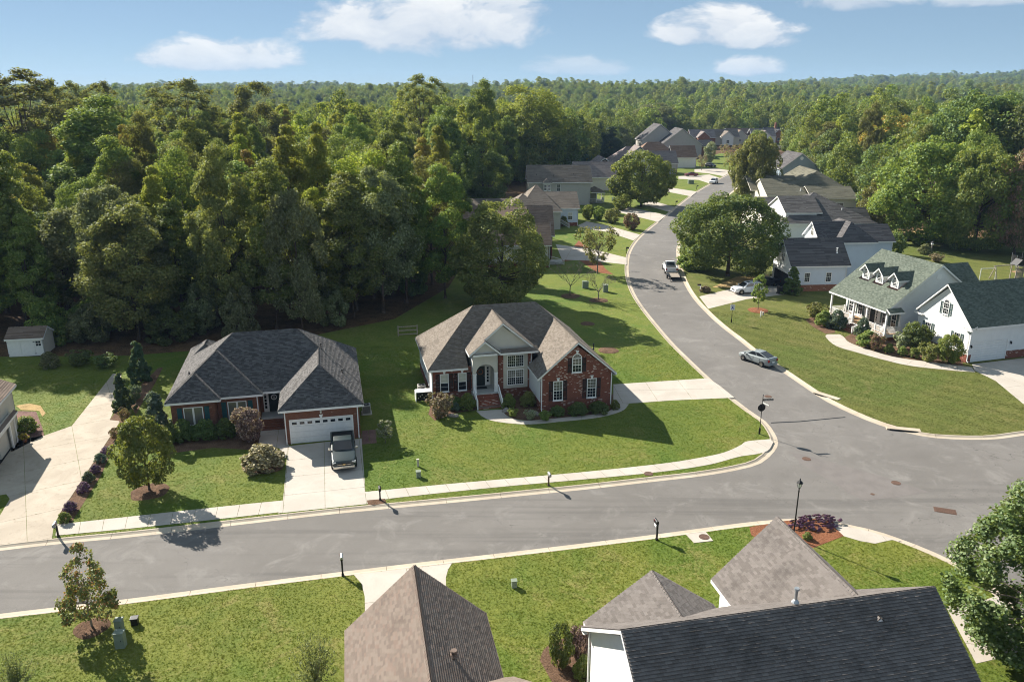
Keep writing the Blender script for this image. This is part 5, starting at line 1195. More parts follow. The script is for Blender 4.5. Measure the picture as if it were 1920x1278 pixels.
# prominent trees first, each where it stands in the photograph
for kind, base, top, w, lab in (('tall', (232, 470), 188, 190, 'bright green tall tree crowning the wood at the upper left'), ('sparse', (75, 440), 128, 190, 'tallest thin-crowned tree at the far left edge of the wood'), ('sparse', (150, 400), 148, 95, 'thin-crowned tree on the skyline at far left'), ('sparse', (215, 385), 152, 80, 'thin tree top right of the first skyline tree at far left'), ('sparse', (365, 400), 148, 150, 'wide olive crown on the skyline above the left wood'), ('olive', (495, 380), 154, 110, 'rounded olive crown on the skyline left of centre'), ('sparse', (800, 380), 140, 110, 'tallest skyline tree near the middle of the picture'), ('tall', (905, 370), 156, 70, 'narrow skyline tree just right of the tallest one'), ('poplar', (320, 590), 320, 95, 'bright yellow-green poplar in the middle of the left wood'), ('poplar2', (415, 585), 322, 75, 'yellow-green poplar right of the brightest one in the left wood'), ('poplar', (545, 590), 355, 90, 'yellow-green poplar with golden flecks behind the slate-roofed house'), ('poplar2', (600, 590), 350, 70, 'slim poplar with brownish top behind the slate-roofed house'), ('oak', (700, 560), 300, 170, 'lime-topped broad tree in the wood left of the brown houses'), ('tall', (835, 560), 315, 110, 'green upright tree at the edge of the wood by the brown house'), ('grey', (180, 600), 395, 160, 'pale grey-green tree low in the left wood'), ('grey', (430, 600), 385, 120, 'soft grey-green tree between the poplars'), ('oak', (985, 335), 172, 150, 'large lime-green crown on the rise right of centre'), ('oak2', (905, 392), 280, 100, 'dark rounded tree behind the brown-roofed houses'), ('oak', (1225, 262), 198, 95, 'pale green round tree behind the far left-hand houses'), ('cedar', (1110, 300), 235, 60, 'dark evergreen behind the grey two-storey house'), ('cedar', (1145, 300), 238, 55, 'second dark evergreen behind the grey two-storey house')):
    o = at_tree(PW[kind], 'woodland_tree', base, top, w, lab, group=None, mat='leaf_bright' if 'bright green tall' in lab else ('leaf_lime' if 'lime' in lab else ('leaf_grey' if 'pale green round' in lab else None)))
    placed.append((o.location.x, o.location.y, 6.0))
LW = {'oak': 18, 'oak2': 12, 'tall': 18, 'poplar': 22, 'poplar2': 12, 'grey': 6, 'olive': 10, 'gold': 4, 'cedar': 1}
wood([(-140, 93.5), (-66, 93.5), (-46, 93), (-30, 95), (-18, 104), (-13, 116), (-16, 120), (-40, 104), (-80, 101), (-140, 101)], 26, 4.2, 'at the wood edge', 'trees along the shaded edge of the wood', {'oak2': 2.5, 'tall': 4, 'olive': 3, 'poplar2': 2, 'under': 5, 'grey': 1.5}, 125)
wood(LEFTWOOD, 135, 5.6, 'in the left wood', 'trees of the wood behind the brick houses', LW, 215)
wood(LEFTWOOD, 62, 6.6, 'deep in the left wood', 'trees deep in the left wood', LW, 330, 190)
wood(RIGHTWOOD, 46, 6.2, 'in the right-hand wood', 'trees of the wood right of the street', {'oak': 14, 'oak2': 16, 'tall': 8, 'olive': 10, 'gold': 6, 'grey': 4, 'poplar': 4}, 330)

# ---- far forest to the horizon: one mass
def far_forest():
    rng = np.random.default_rng(9); P = []
    def ok(x, y):
        d = math.hypot(x, y)
        if d < 330 and not (inside((x, y), LEFTWOOD) or inside((x, y), RIGHTWOOD)): return False
        if y < 440 and not (inside((x, y), LEFTWOOD) or inside((x, y), RIGHTWOOD)) and -80 < x < 190: return False
        if abs(x - 120) < 45 and 425 < y < 480: return False
        return True
    for d0, d1, dens, smin, smax in ((215, 420, 1 / 42., .72, 1.12), (420, 800, 1 / 70., .65, 1.15), (800, 1500, 1 / 130., .7, 1.2), (1500, 3600, 1 / 420., .75, 1.25)):
        A = .5 * (d1 ** 2 - d0 ** 2) * 1.30; n = int(A * dens)
        r = np.sqrt(rng.uniform(d0 ** 2, d1 ** 2, n)); a = rng.uniform(-.65, .65, n)
        for rr, aa in zip(r, a):
            x, y = rr * math.sin(aa), rr * math.cos(aa)
            if y < 330 and inside((x, y), LEFTWOOD) and too_close(x, y, 3.5): continue
            if ok(x, y): P.append((x, y, terrain(x, y) - .3, rng.uniform(smin, smax) * (1 + .22 * math.sin(x * .021 + 2 * math.sin(y * .013)) * math.sin(y * .017 + 1.5 * math.sin(x * .011)))))
    return np.array(P)
FP = far_forest()
me = bpy.data.meshes.new('far_forest'); me.vertices.add(len(FP)); me.vertices.foreach_set('co', FP[:, :3].astype(np.float32).ravel())
kd = (9.5 + 6.5 * np.sin(FP[:, 0] * .013 + 2.2 * np.sin(FP[:, 1] * .008)) * np.sin(FP[:, 1] * .011 + 1.9 * np.sin(FP[:, 0] * .007)) + np.random.default_rng(3).normal(0, 4.5, len(FP))).clip(0, 19.9).astype(np.int32)
me.attributes.new('kind_no', 'INT', 'POINT').data.foreach_set('value', kd)
wide = np.interp(np.hypot(FP[:, 0], FP[:, 1]), [300, 700, 1500, 3600], [1.0, 1.15, 1.5, 2.4]) * FP[:, 3]
me.attributes.new('tsize', 'FLOAT_VECTOR', 'POINT').data.foreach_set('vector', np.stack([wide, wide, FP[:, 3]], axis=1).astype(np.float32).ravel()); me.update()
ff = bpy.data.objects.new('far_forest', me); COL.objects.link(ff); tag(ff, 'unbroken forest rolling away to the horizon', kind='stuff')
far_src = []
for k, mt in (('oak', 'leaf_mid'), ('oak2', 'leaf_dark'), ('tall', 'leaf_mid'), ('olive', 'leaf_bright'), ('grey', 'leaf_grey'), ('poplar', 'leaf_lime'), ('cedar', 'leaf_conifer')):
    P = PW[k]; sh = {'oak': 'oak', 'oak2': 'oak', 'tall': 'tall', 'olive': 'tall', 'grey': 'oak', 'poplar': 'poplar', 'cedar': 'cone'}[k]
    cm_, _ = crown_mesh('far_crown', 70 + len(far_src), P.R, P.H - 2.0, 2.0, sh, 60, 75, .55, mt, cr=(.22, .38)); far_src.append(cm_)
ng = bpy.data.node_groups.new('scatter_far_forest', 'GeometryNodeTree')
ng.interface.new_socket('Geometry', in_out='INPUT', socket_type='NodeSocketGeometry'); ng.interface.new_socket('Geometry', in_out='OUTPUT', socket_type='NodeSocketGeometry')
gn = ng.nodes; gi = gn.new('NodeGroupInput'); go = gn.new('NodeGroupOutput'); jn = gn.new('GeometryNodeJoinGeometry')
idx = gn.new('GeometryNodeInputNamedAttribute'); idx.data_type = 'INT'; idx.inputs['Name'].default_value = 'kind_no'
rt = gn.new('FunctionNodeRandomValue'); rt.data_type = 'FLOAT_VECTOR'; rt.inputs['Min'].default_value = (-.05, -.05, 0); rt.inputs['Max'].default_value = (.05, .05, 6.28)
na = gn.new('GeometryNodeInputNamedAttribute'); na.data_type = 'FLOAT_VECTOR'; na.inputs['Name'].default_value = 'tsize'
sel_of = [(8, 11), (3, 7), (11, 13), (13, 16), (7, 8), (16, 20), (0, 3)]
for cm_, (lo, hi_) in zip(far_src, sel_of):
    src = bpy.data.objects.new('far_crown', cm_)
    oi = gn.new('GeometryNodeObjectInfo'); oi.inputs['Object'].default_value = src; oi.inputs['As Instance'].default_value = True
    ins = gn.new('GeometryNodeInstanceOnPoints'); a1 = gn.new('FunctionNodeCompare'); a1.data_type = 'INT'; a1.operation = 'GREATER_EQUAL'; a1.inputs[3].default_value = lo
    a2 = gn.new('FunctionNodeCompare'); a2.data_type = 'INT'; a2.operation = 'LESS_THAN'; a2.inputs[3].default_value = hi_; an_ = gn.new('FunctionNodeBooleanMath'); an_.operation = 'AND'
    io = idx.outputs['Attribute']
    ng.links.new(io, a1.inputs[2]); ng.links.new(io, a2.inputs[2]); ng.links.new(a1.outputs[0], an_.inputs[0]); ng.links.new(a2.outputs[0], an_.inputs[1])
    ng.links.new(gi.outputs[0], ins.inputs['Points']); ng.links.new(an_.outputs[0], ins.inputs['Selection']); ng.links.new(oi.outputs['Geometry'], ins.inputs['Instance'])
    ng.links.new(rt.outputs[0], ins.inputs['Rotation']); ng.links.new(na.outputs[0], ins.inputs['Scale']); ng.links.new(ins.outputs[0], jn.inputs[0])
ng.links.new(jn.outputs[0], go.inputs[0])
md = ff.modifiers.new('scatter', 'NODES'); md.node_group = ng

# ---- garden and street trees
P_street = Tree(31, 6.2, 2.6, 1.4, 'oak', 85, 170, .19, 'leaf_mid', 'bark', .10, 14, cr=(.16, .28))
P_maple = Tree(32, 4.6, 1.7, .9, 'poplar', 70, 75, .14, 'leaf_mapletip', 'bark_pale', .05, 16, cr=(.13, .24), wild=.5)
P_birch = Tree(33, 11, 3.6, .6, 'tall', 180, 260, .17, 'leaf_birch', 'bark_pale', .14, 24, cr=(.12, .22), wild=.6)
P_oak = Tree(34, 13, 7.5, 1.6, 'oak', 170, 250, .29, 'leaf_grey', 'bark', .34, 18, cr=(.14, .24))
P_broad = Tree(35, 11, 6.0, 1.8, 'oak', 140, 230, .31, 'leaf_mid', 'bark', .28, 16, cr=(.15, .26))
P_edge = Tree(36, 15, 5.4, 1.0, 'oak', 160, 260, .27, 'leaf_olive', 'bark', .28, 20, cr=(.14, .25))
P_light = Tree(37, 6.4, 3.0, 2.0, 'vase', 64, 55, .20, 'leaf_olive', 'bark_grey', .10, 26, cr=(.14, .24), wild=.6)
P_slim = Tree(38, 4.6, .95, 1.2, 'column', 45, 55, .17, 'leaf_mid', 'bark_grey', .04, 8)
P_ball = Tree(39, 1.9, .9, 0.0, 'dome', 70, 60, .14, 'leaf_mid', 'bark', .04, 4, cr=(.2, .34))
P_loose = Tree(40, 1.8, 1.0, 0.0, 'vase', 55, 50, .15, 'leaf_bright', 'bark', .03, 10, cr=(.18, .3), wild=.6)
P_cone = Tree(43, 4.0, 1.0, 0.0, 'cone', 90, 80, .17, 'leaf_conifer', 'bark', .06, 4, cr=(.16, .26))
P_hedge = Tree(44, 2.6, 1.2, 0.3, 'ball', 80, 70, .15, 'leaf_dark', 'bark', .06, 6)
class Plume:
    """shrub of long leafy shoots fanning up from the ground"""
    def __init__(s, seed, H, R, mat, shoots=70, per=75, leaf=.085):
        rng = np.random.default_rng(seed); s.H = H; s.R = R; a = rng.uniform(0, 2 * np.pi, shoots); lean = rng.uniform(.05, 1.0, shoots) ** .8; L = H * rng.uniform(.6, 1.05, shoots) * (1 - .30 * lean)
        tip = np.stack([R * lean * np.cos(a), R * lean * np.sin(a), L], 1); ci = np.repeat(np.arange(shoots), per); n = len(ci); t_ = rng.uniform(.08, 1, n) ** .8
        P = tip[ci] * np.stack([t_ ** 1.2, t_ ** 1.2, t_], 1) + rng.normal(0, .035, (n, 3)); d = rng.normal(size=(n, 3)); d /= np.linalg.norm(d, axis=1)[:, None]
        t2 = np.cross(d, rng.normal(size=(n, 3))); t2 /= np.linalg.norm(t2, axis=1)[:, None]; b = np.cross(d, t2); Lf = leaf * rng.uniform(.6, 1.3, n)[:, None]
        V = np.stack([P - t2 * Lf * .5, P + b * Lf * .28, P + t2 * Lf * .5, P - b * Lf * .28], 1).reshape(-1, 3); s.crown = fast_mesh('crown', V, np.arange(n * 4).reshape(-1, 4), mat)
        m = MB(); rr = random.Random(seed)
        for q in tip[::3]: limb(m, (0, 0, -.05), tuple(q * .9), .018, .006, rr, .05, 2, 4)
        s.trunk = m.mesh('stems', 'bark', smooth=True, fix=False)
    place = Tree.place
P_plume = Plume(61, 1.9, 1.3, 'leaf_grey')
def bare_tree(seed, H, R):
    rng = random.Random(seed); m = MB(); m.lathe([(.13, -.1), (.08, .1)], 7); limb(m, (0, 0, 0), (0, 0, H * .30), .08, .065, rng, .1, 2, 6)
    def grow(p, d, L, r, k):
        q = p + d * L; limb(m, p, q, r, r * .6, rng, .18, 2, 4)
        if k == 0: return
        for _ in range(3 if k > 1 else 4):
            nd = (d + Vector((rng.uniform(-1, 1), rng.uniform(-1, 1), rng.uniform(-.15, .5))) * .62).normalized(); grow(q, nd, L * rng.uniform(.55, .8), r * .6, k - 1)
    for i in range(6):
        a = i * 1.05 + rng.uniform(-.2, .2); grow(Vector((0, 0, H * .28)), Vector((math.cos(a) * R / H * 1.3, math.sin(a) * R / H * 1.3, .75)).normalized(), H * .30, .045, 3)
    return m.mesh('branches', 'bark_grey', smooth=True, fix=False)
def place_bare(name, base, top, w, seed, label):
    x, y = G(*base); h = hgt(top, y); r = w / 2 * y / 1493
    return tag(link(name, bare_tree(seed, h, r), None, (x, y, .06)), label, 'tree')
at_tree(P_street, 'street_tree', (281, 922), 792, 112, 'round green young tree on the lawn beside the left driveway')
at_tree(P_maple, 'maple_sapling', (173, 1178), 1028, 124, 'young maple with reddish leaf tips at the lower left')
at_tree(P_oak, 'oak_tree', (1364, 518), 374, 205, 'wide dense green oak on the verge above the white car', mat='leaf_dark')
at_tree(P_broad, 'street_tree', (1202, 388), 291, 118, 'broad leafy tree in front of the left-hand far houses')
at_tree(P_edge, 'woodland_tree', (938, 574), 384, 165, 'large olive-green tree at the wood edge behind the tan-roofed house')
at_tree(P_light, 'ornamental_tree', (1120, 514), 430, 88, 'thin yellowing tree beside the bend of the street')
place_bare('bare_tree', (1069, 556), 486, 92, 3, 'larger leafless tree on the lawn behind the brick gable'); place_bare('bare_tree', (1122, 564), 508, 62, 4, 'smaller leafless tree next to the green utility boxes')
at_tree(P_slim, 'street_sapling', (1421, 583), 512, 26, 'slim sapling on the lawn below the white car')
at_tree(P_light, 'street_tree', (1382, 376), 285, 62, 'left one of two thin street trees above the wide oak'); at_tree(P_broad, 'street_tree', (1412, 380), 262, 85, 'taller of two street trees above the wide oak', mat='leaf_olive')
at_tree(PW['olive'], 'garden_tree', (1562, 345), 226, 100, 'pale olive tree behind the blue-grey gable'); at_tree(P_broad, 'garden_tree', (1665, 362), 228, 135, 'large maple turning gold and orange right of the far houses', mat='leaf_orange'); at_tree(P_loose, 'garden_bush', (1583, 352), 308, 55, 'olive bush between the far houses and the golden maple', mat='leaf_olive')
at_tree(P_oak, 'garden_tree', (1735, 455), 275, 215, 'big shade tree standing over the pine straw at right', mat='leaf_mid'); at_tree(P_broad, 'garden_tree', (1668, 440), 330, 110, 'green tree left of the big shade tree', mat='leaf_olive'); at_tree(P_oak, 'garden_tree', (1823, 470), 290, 170, 'second big shade tree at the right edge lawn', mat='leaf_mid'); at_tree(P_broad, 'garden_tree', (1900, 478), 300, 120, 'tree with reddening leaves behind the trampoline', mat='leaf_rose'); at_tree(P_oak, 'garden_tree', (1800, 400), 190, 190, 'dark tree behind the shade trees at right', mat='leaf_dark'); at_tree(P_oak, 'garden_tree', (1900, 410), 200, 170, 'darkest tree at the right edge of the picture', mat='leaf_dark')
at_tree(P_light, 'garden_tree', (1368, 318), 272, 44, 'pinkish bare-looking tree among the far houses', mat='leaf_rose'); at_tree(P_broad, 'garden_tree', (1418, 318), 250, 50, 'green tree with orange side among the far houses', mat='leaf_mid'); at_tree(P_light, 'garden_tree', (1315, 320), 292, 24, 'small autumn-brown tree beside the dark red car', mat='leaf_bronze'); at_tree(P_hedge, 'garden_tree', (1330, 306), 268, 22, 'pale-flowering bush tree by the lavender house', mat='leaf_pale'); at_tree(PW['gold'], 'garden_tree', (1474, 282), 240, 26, 'rusty conical tree next to the white fence')
P_birch.place('birch_tree', 28.5, 36.8, 10.8, 4.4, 1.0, 'leafy birch leaning into the picture at the lower right edge')
# clipped and free-growing shrubs, by what they stand beside
for Pp, nm, base, top, w, mt, lab in (
    (P_cone, 'arborvitae', (233, 770), 697, 42, 'leaf_conifer', 'clump of clipped green arborvitae beside the left driveway'), (P_cone, 'arborvitae', (264, 716), 638, 46, 'leaf_conifer', 'tall dark arborvitae in the shade behind the clipped clump'), (P_cone, 'magnolia', (298, 822), 732, 60, 'leaf_bluegreen', 'glossy cone-shaped magnolia at the corner of the slate-roofed house'),
    (P_hedge, 'loropetalum', (468, 828), 766, 54, 'leaf_purple', 'rosy purple bush beside the front steps'), (P_ball, 'dome_bush', (495, 878), 841, 76, 'leaf_bronze', 'wide bronze dome bush on the mulch ring by the driveway'), (P_slim, 'standard_shrub', (723, 832), 787, 28, 'leaf_pale', 'small pale lollipop shrub in the shade between the houses'),
    (P_loose, 'garden_shrub', (826, 783), 744, 52, 'leaf_bronze', 'bronze shrub at the left corner of the red brick house'), (P_ball, 'garden_shrub', (850, 766), 746, 36, 'leaf_dark', 'dark shrub under the left windows of the red brick house'), (P_ball, 'garden_shrub', (876, 768), 742, 34, 'leaf_mid', 'rounded shrub just left of the brick steps'), (P_ball, 'garden_shrub', (855, 771), 758, 16, 'leaf_bluegreen', 'little blue-green shrub next to the garden flag'),
    (P_ball, 'garden_shrub', (954, 765), 742, 26, 'leaf_mid', 'green shrub right of the brick steps'), (P_ball, 'garden_shrub', (990, 762), 738, 30, 'leaf_olive', 'olive shrub under the tall bay window'), (P_loose, 'garden_shrub', (1022, 790), 774, 24, 'leaf_bright', 'bright shrub at the inner curve of the walk'), (P_loose, 'garden_shrub', (962, 783), 768, 20, 'leaf_bright', 'light green plant by the foot of the walk'), (P_loose, 'garden_shrub', (994, 787), 772, 24, 'leaf_pale', 'pale plant in the middle of the curved bed'),
    (P_ball, 'garden_shrub', (1045, 780), 764, 30, 'leaf_dark', 'first dark shrub under the brick gable'), (P_ball, 'garden_shrub', (1083, 778), 758, 38, 'leaf_dark', 'middle dark shrub under the brick gable'), (P_ball, 'garden_shrub', (1122, 774), 756, 38, 'leaf_dark', 'last dark shrub under the brick gable'), (P_ball, 'garden_shrub', (1153, 768), 753, 18, 'leaf_mid', 'small green shrub at the right corner of the brick gable'),
    (P_ball, 'hedge_shrub', (345, 826), 792, 44, 'leaf_dark', 'dark hedge bush under the left double window'), (P_ball, 'hedge_shrub', (385, 824), 792, 46, 'leaf_dark', 'dark hedge bush below the corner between the double windows'), (P_ball, 'hedge_shrub', (424, 820), 790, 44, 'leaf_dark', 'dark hedge bush under the right double window'), (P_ball, 'hedge_shrub', (322, 832), 800, 40, 'leaf_dark', 'dark hedge bush beside the magnolia'),
    (P_loose, 'border_shrub', (283, 760), 745, 22, 'leaf_bluegreen', 'grey-green border plant behind the arborvitae'), (P_loose, 'border_shrub', (256, 752), 726, 24, 'leaf_bluegreen', 'silvery plant right of the clipped arborvitae'), (P_loose, 'border_shrub', (236, 795), 770, 22, 'leaf_rose', 'tall pinkish plant at the turn of the driveway border'), (P_ball, 'border_shrub', (248, 785), 771, 14, 'leaf_bright', 'small yellow-green plant in the driveway border'),
    (P_ball, 'border_shrub', (200, 852), 840, 20, 'leaf_violet', 'topmost purple plant of the driveway border'), (P_ball, 'border_shrub', (189, 868), 853, 22, 'leaf_bluegreen', 'grey-green mound between purple border plants'), (P_ball, 'border_shrub', (180, 888), 874, 20, 'leaf_violet', 'second purple plant down the driveway border'), (P_ball, 'border_shrub', (167, 904), 887, 21, 'leaf_bluegreen', 'grey leafy mound in the middle of the border'), (P_ball, 'border_shrub', (158, 923), 907, 23, 'leaf_violet', 'third purple plant down the driveway border'), (P_ball, 'border_shrub', (133, 960), 943, 25, 'leaf_violet', 'lowest purple plant of the driveway border'), (P_ball, 'border_shrub', (122, 980), 964, 24, 'leaf_bright', 'low light green plant at the mailbox end of the border'), (P_loose, 'border_shrub', (218, 826), 806, 22, 'leaf_rose', 'reddish plant beside the round street tree'),
    (P_ball, 'garden_shrub', (50, 812), 786, 44, 'leaf_mid', 'clipped hedge block in the paved path by the left garage'), (P_ball, 'garden_shrub', (95, 690), 664, 34, 'leaf_grey', 'pale bush at the corner of the garden shed'), (P_loose, 'garden_shrub', (150, 686), 662, 48, 'leaf_dark', 'dark shrub between shed and arborvitae'), (P_loose, 'garden_shrub', (200, 690), 668, 44, 'leaf_dark', 'shaded shrub at the end of the left driveway'),
    (P_plume, 'spiky_shrub', (592, 1300), 1180, 120, 'leaf_grey', 'spiky silver-green shrub at the bottom edge beside the pinkish roof'), (P_plume, 'spiky_shrub', (30, 1306), 1226, 110, 'leaf_grey', 'spiky shrub at the bottom left corner'), (P_hedge, 'garden_shrub', (1052, 1252), 1176, 46, 'leaf_dark', 'dark rounded shrub beside the near white wall'), (P_hedge, 'garden_shrub', (1088, 1240), 1172, 46, 'leaf_purple', 'purple shrub beside the near white wall'), (P_ball, 'garden_shrub', (1094, 1272), 1235, 42, 'leaf_bright', 'light green shrub at the foot of the near white wall'),
    (P_cone, 'garden_shrub', (1484, 552), 499, 40, 'leaf_dark', 'dome-clipped holly at the corner of the white charcoal-roofed house'), (P_ball, 'garden_shrub', (1543, 612), 586, 30, 'leaf_bright', 'clipped light green shrub left of the porch steps'), (P_ball, 'garden_shrub', (1568, 616), 586, 36, 'leaf_bluegreen', 'dark bush beside the porch stair rail'), (P_loose, 'garden_shrub', (1530, 600), 572, 40, 'leaf_olive', 'loose olive bush at the far end of the porch'), (P_ball, 'garden_shrub', (1615, 635), 600, 28, 'leaf_bluegreen', 'rose bush by the lower porch stair rail'), (P_ball, 'garden_shrub', (1626, 650), 624, 40, 'leaf_bright', 'broad clipped shrub in front of the porch'),
    (P_loose, 'garden_shrub', (1642, 658), 630, 30, 'leaf_rose', 'hydrangea in front of the porch corner'), (P_loose, 'garden_shrub', (1690, 655), 628, 32, 'leaf_pale', 'faded hydrangea against the white side wall'), (P_hedge, 'garden_shrub', (1716, 656), 608, 50, 'leaf_dark', 'tall dark shrub against the white side wall'), (P_ball, 'garden_shrub', (1666, 662), 647, 18, 'leaf_bright', 'first small clipped ball in the long bed'), (P_ball, 'garden_shrub', (1691, 667), 652, 18, 'leaf_bright', 'second small clipped ball in the long bed'), (P_ball, 'garden_shrub', (1713, 671), 655, 20, 'leaf_bright', 'third small clipped ball in the long bed'), (P_loose, 'garden_shrub', (1740, 678), 648, 40, 'leaf_olive', 'loose green shrub in front of the garage gable'), (P_hedge, 'garden_shrub', (1779, 682), 632, 42, 'leaf_mid', 'tall glossy shrub at the garage corner'),
    (P_hedge, 'garden_tree', (1102, 412), 386, 22, 'leaf_mid', 'first of three round trees beside the white garage door'), (P_hedge, 'garden_tree', (1122, 414), 389, 22, 'leaf_mid', 'second of three round trees beside the white garage door'), (P_hedge, 'garden_tree', (1147, 419), 392, 28, 'leaf_olive', 'third of three round trees beside the white garage door'), (P_hedge, 'garden_tree', (1184, 431), 402, 28, 'leaf_rose', 'small reddish tree by the street in the left row'), (P_hedge, 'garden_tree', (1166, 394), 366, 34, 'leaf_mid', 'small dark tree left of the broad leafy tree'),
    (P_ball, 'garden_shrub', (1300, 504), 470, 60, 'leaf_bright', 'yellow-green bush at the kerb under the wide oak'), (P_hedge, 'garden_shrub', (1680, 478), 440, 30, 'leaf_dark', 'dark bush at the back corner of the white house'), (P_ball, 'garden_shrub', (1733, 477), 460, 24, 'leaf_grey', 'pale clipped bush next to the bird house'), (P_ball, 'garden_shrub', (1720, 458), 442, 22, 'leaf_dark', 'dark bush under the big shade tree'), (P_ball, 'garden_shrub', (1704, 452), 436, 20, 'leaf_mid', 'green bush on the pine straw'), (P_loose, 'garden_shrub', (1755, 492), 478, 26, 'leaf_bronze', 'brown bush behind the green roof'), (P_ball, 'garden_shrub', (1056, 425), 408, 18, 'leaf_mid', 'bush by the white stair rail of the tan-roofed house'), (P_ball, 'garden_shrub', (1322, 548), 538, 22, 'leaf_bronze', 'clipped brown bush round a mailbox at the driveway')):
    at_tree(Pp, nm, base, top, w, lab, 'shrub' if 'tree' not in nm else 'tree', mat=mt, z=.1)
# violet flowers of the corner bed: one low mass
fl, _ = crown_mesh('corner_flowers', 77, 1.0, .55, .0, 'dome', 160, 70, .09, 'leaf_violet', cr=(.08, .16)); x, y = G(1528, 985)
o = link('corner_flowers', fl, None, (x, y, .14), (0, 0, R_(12)), (2.2, .9, 1.0)); tag(o, 'low mass of violet flowers in the corner bed', 'flowers', kind='stuff')
at_tree(P_ball, 'garden_shrub', (1513, 1012), 1000, 18, 'small yellow-green plant in the corner bed', 'shrub', mat='leaf_bright')
# ================================================================== vehicles
def paint(name, col, rough=.28):
    m = new_mat(name); t = NT(m); n1 = t.noise(t.obj(), 2.5, 4)
    t.out(t.bsdf(t.mix(t.m('MULTIPLY', n1, .3), col, tuple(c * .7 for c in col)), rough, None, .0, .45, **{'Coat Weight': .35, 'Coat Roughness': .12})); return m
paint('paint_green', (.010, .022, .022), .38); paint('paint_white', (.74, .75, .76)); paint('paint_grey', (.26, .29, .295)); paint('paint_red', (.16, .012, .02)); paint('paint_black', (.02, .022, .028))
simple('chrome', (.55, .53, .48), .25, .06, metal=.9); simple('lamp_red', (.30, .02, .02), .3, .1); simple('lamp_clear', (.68, .68, .66), .2, .05)
def wheel_mesh(r, w):
    t_ = MB().lathe([(r * .62, -w/2), (r * .93, -w/2), (r, -w * .3), (r, w * .3), (r * .93, w/2), (r * .62, w/2), (r * .62, -w/2)], 22, axis='y').mesh('tyre', 'rubber', smooth=True)
    m = MB().lathe([(0, -w * .36), (r * .18, -w * .40), (r * .2, -w * .3), (r * .5, -w * .28), (r * .56, -w * .46), (r * .63, -w * .44), (r * .63, w * .4), (0, w * .4)], 18, axis='y')
    for k in range(5):
        a = 2 * math.pi * k / 5; m.bar((0, -w * .36, 0), (math.cos(a) * r * .57, -w * .40, math.sin(a) * r * .57), r * .17, w * .12, up=(0, 1, 0))
    return t_, m.mesh('rim', 'chrome')
def ring(x, hw, z0, z1, top, rnd=.10):
    """body cross-section at x: half width hw, sill z0, shoulder z1, tucked in towards top"""
    ys = [(-hw * .90, z0), (-hw * .985, z0 + .10), (-hw, (z0 + z1) / 2), (-hw * .985, z1 - rnd * .6), (-hw * top, z1), (hw * top, z1), (hw * .985, z1 - rnd * .6), (hw, (z0 + z1) / 2), (hw * .985, z0 + .10), (hw * .90, z0)]
    return [(x, y, z) for y, z in ys]
